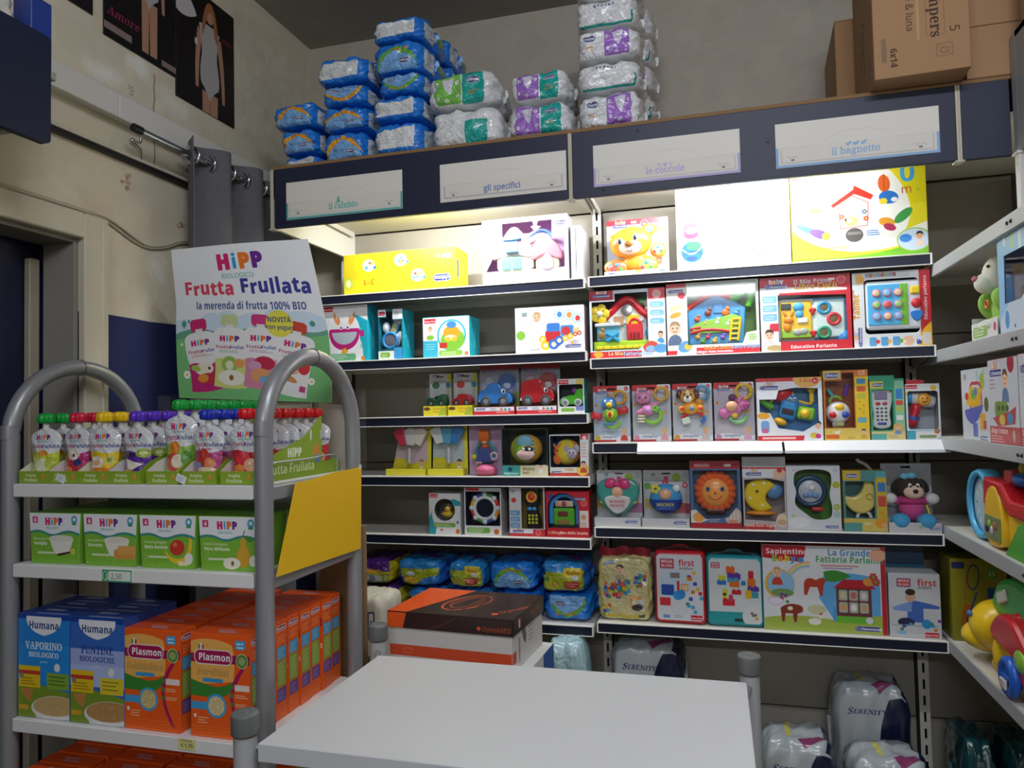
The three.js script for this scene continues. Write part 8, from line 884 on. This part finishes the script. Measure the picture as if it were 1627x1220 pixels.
// ---------------------------------------------------------------- right bay, fifth shelf
room(1300);
{ const y = RY[4], blocks = (c, x, y0, s, n) => { for (let i = 0; i < n; i++) { const q = x + rr(-1, 1) * s * 1.6, r = y0 + rr(-1, 1) * s * 1.8, k = ['#c8303a', '#2f4fb0', '#d8b82e', '#3f8a46', '#d8702a', '#6a3a9c', '#3f9ac8'][Math.floor(rnd() * 7)]; rrect(c, q, r, s, s * .8, 1.5, k); rect(c, q + s * .12, r - s * .14, s * .28, s * .16, k); rect(c, q + s * .58, r - s * .14, s * .28, s * .16, k); } };
const lb = print(.185, .21, (c, W, H) => { rect(c, 0, 0, W, H, '#cfc58f'); rect(c, 0, H * .92, W, H * .08, '#c8b42e'); rect(c, 0, 0, 8, H, '#c8b83a'); rect(c, W * .9, H * .4, W * .1, H * .6, '#d0c27a'); baby(c, W * .42, H * .18, 20, '#b8a888', '#4a3226'); blocks(c, W * .42, H * .48, 17, 26); blocks(c, W * .18, H * .5, 13, 18); blocks(c, W * .78, H * .34, 13, 14); rrect(c, W * .6, H * .6, 42, 38, 3, '#d8a05a'); rrect(c, W * .64, H * .66, 48, 40, 3, '#cfcabb'); oval(c, W * .74, H * .78, 20, 12, '#3a3632'); blocks(c, W * .14, H * .84, 13, 10); rect(c, W * .78, H * .92, 26, 15, '#4a4a2a'); rrect(c, 14, 4, 44, 16, 6, '#3f7ac8'); tx(c, 'MEGA', 20, 16, 13, '#f0efe6'); });
let t = thing('block_bag', 'crinkled yellowish bag of toy building blocks with a tied top', 'toy bag', [.089, y + .0004, -.06]); part(t, 'bag_body', pillow(.182, .2, .08, { front: lb, all: '#c9bf86' }, { p: 8, amp: .004, pinch: .04 }), ink(lb.a, .22, glossy)); part(t, 'red_bag_top', sheet(12, 3, (u, v) => [-.08 + .16 * u, .19 + .03 * v + .004 * Math.sin(u * 17), -.02 + .012 * Math.sin(u * 9)], .002), M('#a82a38', .35));
const zb = (label, x0, x1, h, edge, fr, turn) => { const w = x1 - x0 - .004, k = thing('block_bag', label, 'toy bag', at(x0, x1, y, -.02), turn); part(k, 'bag_shell', rbox(w, h, .09, .016, 3).translate(0, h / 2, -.047), M(edge, .32)); part(k, 'zip', torus(.5, .0022, 60).scale(w * .96, h * .96, 1).translate(0, h / 2, -.03), M(edge, .5)); k.remove(k.children[1]); part(k, 'zip', tube([[-w / 2, .02, -.03], [-w / 2, h - .02, -.03], [-w / 2 + .02, h + .0005, -.03], [w / 2 - .02, h + .0005, -.03], [w / 2, h - .02, -.03], [w / 2, .02, -.03]], .0022, 60, 6), M('#4a4a50', .5)); part(k, 'printed_insert', mapUV(ext(roundRect(-w / 2 + .008, .012, w - .016, h - .022, .012), .001).translate(0, 0, -.0018), fr, (x) => (x + w / 2 - .008) / (w - .016), (x, q) => (q - .012) / (h - .022)), ink(fr.a, .25)); part(k, 'carry_strap', tube([[-.03, h - .002, -.05], [-.02, h + .008, -.05], [.02, h + .008, -.05], [.03, h - .002, -.05]], .003, 16, 8), M(edge, .4)); return k; };
const megaLogo = (c, x, q, w) => { rrect(c, x, q, w, w * .66, 2, '#2f3a8c'); rrect(c, x + 1, q + 1, w - 2, w * .66 - 2, 2, '#c02a3c'); tx(c, 'MEGA', x + w / 2, q + w * .3, w * .3, '#e8dcd8', { al: 'center' }); tx(c, 'BLOKS', x + w / 2, q + w * .58, w * .27, '#e8dcd8', { al: 'center' }); };
const r1 = print(.146, .198, (c, W, H) => { rect(c, 0, 0, W, H, '#cdd1d6'); megaLogo(c, 12, 14, 44); tx(c, 'first', W * .48, 34, 25, '#c8303a'); tx(c, 'builders', W * .5, 45, 11, '#6a6c74'); oval(c, W * .4, H * .46, 48, 46, '#bcd0e2'); rrect(c, W * .3, H * .28, 30, 16, 2, '#8a7a70'); rrect(c, W * .1, H * .46, 40, 32, 4, '#2f4fa8'); rrect(c, W * .06, H * .66, 34, 24, 3, '#c8303a'); rect(c, W * .44, H * .4, 8, 34, '#c8303a'); rrect(c, W * .52, H * .44, 24, 22, 3, '#d8a070'); tx(c, '10', W * .54, H * .53, 17, '#f0dcc0'); oval(c, W * .46, H * .62, 16, 14, '#2f94d0'); oval(c, W * .54, H * .6, 11, 14, '#2f84c8'); blocks(c, W * .76, H * .36, 12, 5); blocks(c, W * .8, H * .56, 12, 5); blocks(c, W * .7, H * .76, 11, 4); rrect(c, 18, H * .92, 22, 9, 2, '#6a8ac8'); lines(c, W * .36, H * .92, 30, 2, 5, '#9aa0a8', 2); fisher(c, W * .72, H * .91, 36); });
zb('red edged zip bag of building blocks with a white printed front', .182, .34, .222, '#c0242e', r1, -.03);
const r2 = print(.156, .19, (c, W, H) => { rect(c, 0, 0, W, H, '#ccd2d2'); megaLogo(c, 8, 10, 26); for (const [x, q, w, h, k] of [[.34, .12, 26, 20, '#d8602a'], [.36, .22, 40, 18, '#5a3a94'], [.36, .3, 36, 12, '#3f9ac0'], [.4, .35, 30, 16, '#d8702a'], [.18, .26, 24, 18, '#c8c83a'], [.16, .34, 28, 12, '#2f74c0'], [.62, .34, 14, 12, '#2f84b8'], [.76, .18, 16, 24, '#c82a34'], [.74, .3, 24, 22, '#d8702a'], [.74, .42, 34, 14, '#5a3a94'], [.8, .5, 22, 18, '#3f9aa8'], [.7, .48, 18, 24, '#e0b02e'], [.44, .48, 28, 13, '#c82a34'], [.26, .48, 16, 26, '#d0cc3a'], [.26, .62, 36, 20, '#c82a34'], [.38, .56, 12, 20, '#c03a5a']]) { rrect(c, W * x, H * q, w, h, 2, k); rect(c, W * x + 3, H * q - 3, w * .24, 4, k); rect(c, W * x + w * .6, H * q - 3, w * .24, 4, k); } oval(c, W * .3, H * .55, 5, 5, '#3a3a3a'); rect(c, 0, H * .82, W, H * .18, '#2f98a0'); oval(c, W * .86, H * .88, 36, 34, '#d2d6d6'); blocks(c, W * .82, H * .84, 7, 8); rect(c, W * .48, H * .92, 24, 9, '#2e3a40'); });
zb('teal edged zip bag of building blocks', .338, .508, .212, '#2a929a', r2, .02);
const sp = print(.338, .25, (c, W, H) => { rect(c, 0, 0, W, H, '#d9dcde'); path(c, [[0, 0], [W * .36, 0], [W * .38, H * .14, W * .3, H * .19], [0, H * .15]], '#b8202c'); rect(c, W * .96, 0, W * .04, H, '#b8242e'); tx(c, 'Sapientino', W * .03, H * .105, 22, '#f0e4e2', { sx: 1.05 }); 'baby'.split('').forEach((l, i) => tx(c, l, W * (.08 + i * .052), H * .19, 26, ['#8ac04a', '#e88a2e', '#e8c42e', '#3f9ad4'][i], { st: ['#8ac04a', '#e88a2e', '#e8c42e', '#3f9ad4'][i], lw: 1.5 })); oval(c, W * .32, H * .17, 9, 8, '#3f8ac8'); tx(c, 'La Grande', W * .54, H * .11, 24, '#4a8ac0', {}); tx(c, 'Fattoria Parlante', W * .44, H * .19, 24, '#4a9a5a', { sx: .94 }); lines(c, W * .48, H * .22, 120, 1, 5, '#d05a4a', 2.6); lines(c, W * .5, H * .25, 110, 1, 5, '#7a5ab0', 2.2);
for (let i = 0; i < 4; i++) { c.beginPath(); c.arc(W * .38, H * .46, W * (.16 + i * .012), 3.5, 4.8); c.strokeStyle = ['#8ab0dc', '#b8d08a', '#e8d47a', '#e8a08a'][i]; c.lineWidth = 4; c.stroke(); } path(c, [[W * .5, H * .34], [W * .66, H * .26, W * .95, H * .36], [W * .95, H * .88], [W * .6, H * .9], [W * .46, H * .6]], '#5fa8dc'); path(c, [[W * .5, H * .3], [W * .62, H * .24, W * .72, H * .34], [W * .6, H * .44, W * .52, H * .4]], '#3f8a36'); path(c, [[0, H * .86], [W * .3, H * .78, W * .6, H * .86], [W * .8, H * .8, W * .96, H * .78], [W * .96, H], [0, H]], '#a4b84e'); oval(c, W * .14, H * .46, 42, 44, '#e0b23a'); oval(c, W * .15, H * .46, 38, 40, '#8fc0e4'); baby(c, W * .12, H * .32, 17, '#c8402e', '#c89a6a'); oval(c, W * .16, H * .56, 32, 12, '#7a9a5a'); blocks(c, W * .15, H * .6, 9, 8);
path(c, [[W * .34, H * .44], [W * .36, H * .34, W * .44, H * .4], [W * .5, H * .34, W * .52, H * .4], [W * .5, H * .46], [W * .49, H * .58], [W * .47, H * .58], [W * .45, H * .48], [W * .39, H * .48], [W * .36, H * .58], [W * .34, H * .57]], '#b8402a'); path(c, [[W * .14, H * .74], [W * .2, H * .66, W * .3, H * .7], [W * .34, H * .72, W * .32, H * .78], [W * .28, H * .8], [W * .27, H * .9], [W * .25, H * .9], [W * .24, H * .8], [W * .18, H * .8], [W * .17, H * .9], [W * .15, H * .9]], '#8a3a24'); oval(c, W * .22, H * .74, 8, 6, '#e8dcd0'); oval(c, W * .44, H * .74, 26, 14, '#c8c8a0'); oval(c, W * .42, H * .88, 18, 10, '#e8e4da'); oval(c, W * .47, H * .82, 6, 7, '#e8e0d0'); oval(c, W * .47, H * .79, 4, 3, '#c8403a');
rrect(c, W * .6, H * .46, W * .28, H * .36, 8, '#6a3a3a'); for (let i = 0; i < 2; i++) for (let j = 0; j < 3; j++) { rrect(c, W * (.62 + j * .083), H * (.5 + i * .14), W * .07, H * .12, 4, '#a8b8a8'); oval(c, W * (.655 + j * .083), H * (.56 + i * .14), 8, 10, ['#d8c8a0', '#c86a5a', '#e0d4d4', '#d89a5a', '#e8e4e0', '#c8a070'][i * 3 + j]); } path(c, [[W * .58, H * .48], [W * .66, H * .38], [W * .84, H * .38], [W * .92, H * .48]], '#b8242e'); oval(c, W * .86, H * .4, 14, 12, '#d8943a'); rrect(c, W * .58, H * .8, W * .32, H * .08, 6, '#6ab83a'); rect(c, W * .57, H * .7, 10, 40, '#4a9ad4'); oval(c, W * .86, H * .84, 10, 10, '#d8d8d8'); for (const [x, q] of [[.9, .34], [.92, .4]]) flower(c, W * x, H * q, 12, '#c8403a', '#6a9a3a', 6); oval(c, W * .94, H * .09, 22, 18, '#e0aa8c'); clem(c, W * .74, H * .91, 68, false); oval(c, W * .1, H * .66, 22, 11, '#e0d8e8', 0, '#b07ab0', 1); });
toyBox('farm_game_box', 'large white farm game box with red corner and talking farm picture', .503, .84, y, .25, .07, { front: sp, all: '#cfd2d4', right: sw('#b8242e', sp.a), top: sw('#b8242e', sp.a) });
const f1 = print(.134, .18, (c, W, H) => { rect(c, 0, 0, W, H, '#c6c9cc'); megaLogo(c, 22, 14, 36); tx(c, 'first', W * .56, 34, 25, '#c8303a'); tx(c, 'builders', W * .58, 42, 9, '#5a5c64'); path(c, [[W * .06, H * .54], [W * .3, H * .46, W * .5, H * .42], [W * .8, H * .46, W * .98, H * .5], [W * .97, H * .54], [W * .66, H * .54], [W * .66, H * .76], [W * .34, H * .76], [W * .36, H * .54], [W * .1, H * .58]], '#3f68b8'); path(c, [[W * .06, H * .54], [W * .3, H * .46, W * .44, H * .44], [W * .44, H * .6], [W * .1, H * .58]], '#7a9ad0'); oval(c, W * .42, H * .36, 13, 16, '#c8a08a'); oval(c, W * .42, H * .29, 13, 9, '#3a2a22'); oval(c, W * .32, H * .76, 22, 12, '#2a3050'); rect(c, W * .04, H * .8, W * .9, 4, '#a8aeb0'); oval(c, W * .72, H * .78, 13, 13, '#2f8fcc'); blocks(c, W * .3, H * .8, 9, 3); blocks(c, W * .84, H * .78, 9, 4); rrect(c, 18, H * .9, 24, 10, 2, '#8ab8d8'); fisher(c, W * .68, H * .91, 36); });
toyBox('block_box', 'white box picturing a child in blue beside the farm game box', .842, .976, y, .18, .09, { front: f1, all: '#bfc2c6' }, { z: -.015 });
const bk = print(.12, .26, (c, W, H) => { rect(c, 0, 0, W, H, '#33506e'); rect(c, 0, 0, W, 26, '#5a708c'); tx(c, 'MEGA', 50, 20, 18, '#7a8aa4'); rect(c, 0, H * .3, W, 10, '#3f8ab0'); }); toyBox('block_box', 'taller dark blue box behind the white box picturing a child', .846, .965, y, .262, .08, { front: bk, all: '#2c4663' }, { z: -.13 });
}
// ---------------------------------------------------------------- right wall shelving: goods seen from the side
room(1100);
{ const R = -Math.PI / 2, yq = QY, S = (name, label, cat, x, q, z) => thing(name, label, cat, [x, q + .0004, z], R);
{ const tr = print(.18, .05, (c, W, H) => { rect(c, 0, 0, W, H, '#d9dcda'); rrect(c, 12, 12, 100, 30, 9, '#8ab85a'); lines(c, 22, 17, 78, 3, 8, '#dfeccc', 3); oval(c, W * .9, 22, 9, 12, '#c8405a'); });
const t = S('plush_bear_pack', 'pale green plush bear with a white muzzle in an open box', 'toy pack', 1.008, yq[1], .322); part(t, 'tray', [cbox(-.09, .085, .002, .045, -.0015, 0, { front: tr, all: '#d5d8d6' }, .0003), cbox(-.09, .085, 0, .002, -.16, 0, { all: sw('#d5d8d6', tr.a) }, .0003), cbox(-.09, -.0885, .002, .06, -.16, -.0015, { all: sw('#d5d8d6', tr.a) }, .0003), cbox(-.09, .085, .002, .2, -.1615, -.16, { all: sw('#7ac0c8', tr.a) }, .0003)], ink(tr.a, .45));
const gr = plush('#9ccb5c'), wh = plush('#d9dbc8'); part(t, 'bear_body', ball(.058, .06, .052), gr, [.005, .072, -.07]); part(t, 'bear_head', ball(.054, .056, .052, 24), gr, [.012, .158, -.062]); part(t, 'bear_face', ball(.047, .048, .042), wh, [.004, .155, -.042]); part(t, 'muzzle', ball(.028, .026, .028), wh, [-.004, .136, -.012]); part(t, 'bear_nose', ball(.009, .007, .007), plush('#b8707a'), [-.004, .148, .014]); for (const s of [-1, 1]) { part(t, 'bear_eye', ball(.004), plastic('#3a3a32'), [.002 + s * .022, .172, -.006]); part(t, 'bear_ear', ball(.018, .018, .01), gr, [.012 + s * .045, .2, -.066]); part(t, 'bear_arm', ball(.018, .036, .024), gr, [s * .05, .085, -.03], [.5, 0, s * .3]); part(t, 'bear_leg', ball(.022, .02, .036), wh, [s * .03, .034, -.03]); } part(t, 'bear_button', torus(.009, .003), plastic('#d8703a'), [-.012, .086, -.012]);
const st = S('stacking_toy', 'small yellow, blue and green stacking toy behind the plush bear', 'toy', 1.1, yq[1], .17); part(st, 'stack_base', rbox(.07, .03, .06, .008).translate(0, .015, 0), plastic('#8ac23a')); part(st, 'stack_block', rbox(.055, .032, .05, .008).translate(0, .048, 0), plastic('#3f9ad4')); part(st, 'stack_block', rbox(.05, .03, .045, .008).translate(0, .082, 0), plastic('#e0b42e')); part(st, 'stack_peg', cyl(.008, .04).translate(0, .115, 0), plastic('#5aa8a8')); }
{ const bf = print(.3, .217, (c, W, H) => { rect(c, 0, 0, W, H, '#8fc0e6'); path(c, [[0, H], [0, H * .86], [W * .2, H * .7, W * .5, H * .4], [W, H * .36], [W, H]], '#c9d9ea'); for (let i = 0; i < 6; i++) rect(c, W * (.12 + i * .14), 0, 12, 26 + (i % 3) * 14, ['#dfe8ee', '#a8c46a', '#cfe0ee'][i % 3]); oval(c, W * .14, H * .86, 12, 20, '#3f8fd8'); oval(c, W * .28, H * .94, 4, 4, '#2a3a6a'); });
const [t] = windowBox('blue_toy_box', 'large blue window box with a dark interior next to the green plush bear', 0, .3, 0, .217, .16, bf, (w, h) => poly([[-w * .4, h * .3], [-w * .1, h * .3], [w * .1, h * .44], [w * .42, h * .5], [w * .42, h * .78], [-w * .38, h * .78]]), { p: [1.0, yq[1] + .0004, .598], turn: R, side: '#5fa4dc', inner: '#1f3f86', toy: 'dark_doll' }); const g = t.children.find((k) => k.name === 'dark_doll'); P(g, 'figure', ball(.03, .05, .02), '#3a2c30', [-.08, .11, 0]); P(g, 'blue_part', ball(.022, .06, .02), '#2f74c8', [.0, .11, .0]); }
const w1 = print(.2, .178, (c, W, H) => { rect(c, 0, 0, W, H, '#ccd2da'); for (const [x, q, r, k] of [[.62, .1, 11, '#a8c8cc'], [.84, .06, 10, '#a8c4c0'], [.78, .18, 17, '#a4bc4a'], [.9, .5, 15, '#5a6a30']]) oval(c, W * x, H * q, r, r * 1.2, k); rect(c, W * .1, H * .06, 22, 14, '#9aa4ae'); c.beginPath(); c.roundRect(W * .32, H * .2, 84, 70, 22); c.strokeStyle = '#c02a44'; c.lineWidth = 8; c.stroke(); path(c, [[W * .16, H * .5], [W * .34, H * .24], [W * .76, H * .28], [W * .66, H * .56]], '#e0b020'); oval(c, W * .2, H * .38, 14, 10, '#c83a3a'); oval(c, W * .46, H * .36, 20, 12, '#7ab04a'); oval(c, W * .54, H * .32, 12, 10, '#3f84c4'); path(c, [[W * .1, H * .58], [W * .8, H * .5], [W * .7, H * .7, W * .4, H * .78], [W * .12, H * .74, W * .1, H * .58]], '#5a5fb8'); rrect(c, W * .66, H * .62, 40, 40, 6, '#e0a82a'); rect(c, W * .78, H * .72, 20, 20, '#b83a4a'); rrect(c, W * .4, H * .76, 34, 34, 4, '#5a6ac0'); clem(c, W * .64, H * .93, 52, false); });
toyBox('activity_toy_box', 'white toy box picturing a yellow and blue activity trolley on the side shelf', 0, .2, 0, .176, .15, { front: w1, all: '#bcc2c8' }, { p: [1.0, yq[2] + .0004, .258], turn: R });
const w2 = (a) => print(.185, .192, (c, W, H) => { rect(c, 0, 0, W, H, '#c9cfda'); rect(c, 0, H * .8, W, H * .2, '#b82a3c'); clem(c, 10, H * .12, 80); oval(c, W * .78, 12, 20, 22, '#a8243c'); lines(c, 10, H * .24, 40, 3, 9, a ? '#a0b4d0' : '#b07a8a', 2.4); baby(c, W * .58, H * .24, 24, '#5a7aa8', '#6a4a32'); rrect(c, W * .2, H * .5, 82, 36, 14, '#7a9a3a'); for (let i = 0; i < 3; i++) oval(c, W * (.34 + i * .14), H * .58, 9, 7, '#3a4a2a'); path(c, [[W * .12, H * .7], [W * .7, H * .62], [W * .9, H * .56], [W * .86, H * .76], [W * .3, H * .8]], '#b8303a'); oval(c, W * .44, H * .72, 18, 12, '#d8c44a'); oval(c, W * .7, H * .7, 18, 13, '#4a84c4'); tx(c, a ? 'Il Bruco' : 'Allegro Trattore', 8, H * .88, 17, '#f0dcdc', { sx: .8 }); lines(c, 8, H * .91, 90, 3, 6, '#e0a8b0', 2.4); oval(c, W * .8, H * .9, 8, 14, '#c0b48a'); });
toyBox('tractor_toy_box', 'white and red toy box picturing a child with a toy tractor on the side shelf', 0, .18, 0, .19, .14, { front: w2(0), all: '#b8606c', left: sw('#a82a3a') }, { p: [.998, yq[2] + .0004, .45], turn: R });
toyBox('caterpillar_toy_box', 'white and red toy box at the right picture edge on the side shelf', 0, .19, 0, .192, .14, { front: w2(1), all: '#b8606c' }, { p: [.996, yq[2] + .0004, .64], turn: R });
{ const b = S('plush_ball', 'dull yellow plush ball at the back of the side shelf', 'ball', 1.13, yq[2], .03); part(b, 'ball_skin', ball(.05, .05, .05, 24).translate(0, .05, 0), plush('#b89a3a')); part(b, 'seam', torus(.0502, .0015, 36), plush('#8a6f2a'), [0, .05, 0]); }
{ const t = S('toy_house', 'yellow toy house with red roof, blue clock wheel and two toy figures', 'toy', 1.0, yq[3], .4), A = (n, geo, c, p, r, m) => part(t, n, geo, m || plastic(c), p, r), dp = print(.17, .17, (c, W, H) => { rect(c, 0, 0, W, H, '#7fc0e0'); oval(c, 85, 85, 62, 62, '#b4c8d4'); for (let i = 0; i < 12; i++) { c.save(); c.translate(85, 85); c.rotate(i * .5236); path(c, [[-5, -54], [5, -54], [2, -38], [-2, -38]], i % 3 ? '#dfe6e8' : '#7a9ab0'); c.restore(); } path(c, [[85, 85], [60, 40], [66, 38]], '#dfe4e6'); path(c, [[85, 85], [110, 120], [104, 124]], '#6a7a88'); });
A('clock_rim', T(lathe([[.07, -.022], [.082, -.024], [.087, -.014], [.087, .014], [.082, .022], [.072, .02], [.07, .012]], 40), 0, 0, 0, Math.PI / 2), '#4fb0e0', [-.185, .088, -.03]); A('clock_face', mapUV(new THREE.CylinderGeometry(.075, .075, .02, 36).rotateX(Math.PI / 2), dp, (x) => .5 + x / .17, (x, q) => .5 + q / .17), 0, [-.185, .088, -.032], null, ink(dp.a, .35));
A('house_body', [rbox(.32, .1, .15, .018, 3).translate(.06, .052, -.09), ext(blob([[-.11, .02], [-.11, .1], [-.085, .135], [-.045, .14], [-.02, .11], [-.01, .02]]), .012, .004).translate(0, 0, -.018)], '#ecc02a'); A('roof', [ext(poly([[-.125, .1], [-.12, .155], [-.02, .15], [.04, .11], [.24, .11], [.24, .095], [.03, .092], [-.02, .13], [-.09, .142], [-.105, .1]]), .15, .006).translate(0, 0, -.16), rbox(.24, .02, .16, .008).translate(.11, .112, -.085)], '#c81f2a'); A('chimney', rbox(.05, .035, .05, .006), '#d84438', [-.06, .165, -.06]); A('turntable', [lathe([[0, -.013], [.045, -.013], [.047, .0], [.045, .013], [0, .013]], 32)], '#2f74c8', [.01, .165, -.07]); A('picture_panel', rbox(.09, .055, .006, .004), '#7a8a5a', [-.058, .048, -.0]); for (let i = 0; i < 4; i++) A('panel_animal', ball(.008, .01, .004), ['#4a3a5c', '#8ab04a', '#c8c4d0', '#a86a3a'][i], [-.086 + i * .018, .044 + (i % 2) * .012, .004]); A('green_ramp', ext(poly([[.02, .0], [.2, .0], [.2, .08], [.1, .075]]), .012, .003), '#4faa32', [0, .002, -.014]);
for (const [x, hat, skin, coat] of [[-.012, '#e8c42a', '#e0a08a', '#d8d24a'], [.035, '#a8742e', '#d8a04a', '#c8402e']]) { A('figure_body', lathe([[0, 0], [.02, 0], [.022, .016], [.014, .036], [0, .038]], 20), coat, [x, .176, -.065]); A('figure_head', ball(.017), skin, [x, .219, -.063]); A('figure_hat', [ball(.018, .01, .018).translate(0, .012, 0), disc(.021, .004).rotateX(Math.PI / 2).translate(0, .008, 0)], hat, [x, .22, -.063]); A('figure_arm', ball(.006, .012, .006), x < 0 ? '#e8e4e0' : '#4a9ad4', [x + .018, .198, -.055], [0, 0, .6]); } }
{ const gp = print(.138, .225, (c, W0, H) => { c.scale(W0 / 240, 1); const W = 240; rect(c, 0, 0, W, H, '#8f8a24'); rect(c, W * .62, 0, W * .38, H, '#9a9430'); rrect(c, W * .02, H * .04, 56, 18, 8, '#24306f'); rrect(c, W * .64, H * .1, 44, 30, 3, '#6a9a3a'); tx(c, '2-5', W * .68, H * .2, 18, '#d8dca0'); rrect(c, W * .64, H * .34, 44, 36, 4, '#2f5a9c'); oval(c, W * .4, H * .22, 24, 34, null, .3, '#3a3a6a', 5); oval(c, W * .3, H * .74, 34, 42, '#a8641e'); oval(c, W * .3, H * .74, 10, 12, '#4a2a1a'); path(c, [[W * .3, H * .7], [W * .46, H * .4]], null, '#4a3a8a', 7, false); path(c, [[W * .24, H * .6], [W * .28, H * .2]], null, '#b8502a', 5, false); });
toyBox('guitar_game_box', 'dark yellow box picturing a toy guitar at the back of the side shelf', 0, .14, 0, .225, .1, { front: gp, all: '#7a761e' }, { p: [1.067, yq[4] + .0004, .0], turn: 0 }); toyBox('guitar_game_box', 'darker yellow box behind the yellow, green and red toy vehicle', 0, .145, 0, .225, .1, { front: sw('#8a8420', gp.a), all: gp, back: sw('#7a761e', gp.a) }, { p: [1.216, yq[4] + .0004, .01] });
const t = S('ride_toy', 'yellow, green and red toy vehicle with a blue wheel and animal face', 'toy', 1.0, yq[4], .36), A = (n, geo, c, p, r) => part(t, n, geo, plastic(c), p, r);
A('animal_head', [ball(.066, .058, .064, 26), T(ball(.054, .034, .054, 24), -.04, -.034, .016)], '#ecc41e', [-.145, .088, -.05]); A('eye', ball(.009, .007, .005), '#3a7ac8', [-.15, .112, .012]); A('front_leg', [T(ball(.022, .052, .03), -.05, .052, -.03, 0, 0, .2), T(torus(.03, .012, 20, 3.4), -.03, .05, -.03)], '#e6bc1e'); A('green_shell', ext(blob([[-.13, .13], [-.1, .18], [-.03, .205], [.08, .2], [.16, .17], [.17, .14], [.05, .15], [-.06, .138]]), .1, .012).translate(0, 0, -.14), '#2fa83c'); for (let i = 0; i < 5; i++) A('shell_ridge', ball(.02, .014, .05, 14), '#35b244', [-.06 + i * .05, .206 - Math.abs(i - 1.5) * .006, -.09]); A('picture_button', rbox(.05, .026, .01, .005), '#d8dcd0', [-.06, .172, -.026], [0, 0, .35]);
A('red_body', [ext(blob([[-.06, .1], [-.02, .135], [.04, .142], [.09, .12], [.2, .04], [.2, .016], [.13, .026], [.06, .08], [.0, .09]]), .12, .01).translate(0, 0, -.13), ball(.026, .02, .03).translate(.02, .14, -.04)], '#c81e2c'); A('green_window', ball(.03, .022, .008), '#8ac03a', [.1, .085, -.001]); A('yellow_side', ext(blob([[-.05, .06], [.02, .085], [.05, .06], [.12, .03], [.12, .016], [-.04, .016]]), .08, .004).translate(0, 0, -.1), '#e8bc1e'); A('chassis', rbox(.3, .02, .12, .006), '#d8a81e', [.02, .012, -.08]); for (const x of [.06, -.1, .17]) A('blue_wheel', [T(torus(.03, .011, 26), 0, 0, 0), disc(.025, .012), T(rbox(.044, .008, .02, .003), 0, 0, 0)], '#2460c4', [x, .043, x === .06 ? .006 : -.146]); A('wheel_plate', rbox(.03, .02, .006, .003), '#c8c4c8', [.06, .03, .018]); t.scale.setScalar(1.12); }
}
for (const a of atlases) if (a.tex) a.tex.needsUpdate = true;
renderer.render(scene, camera);
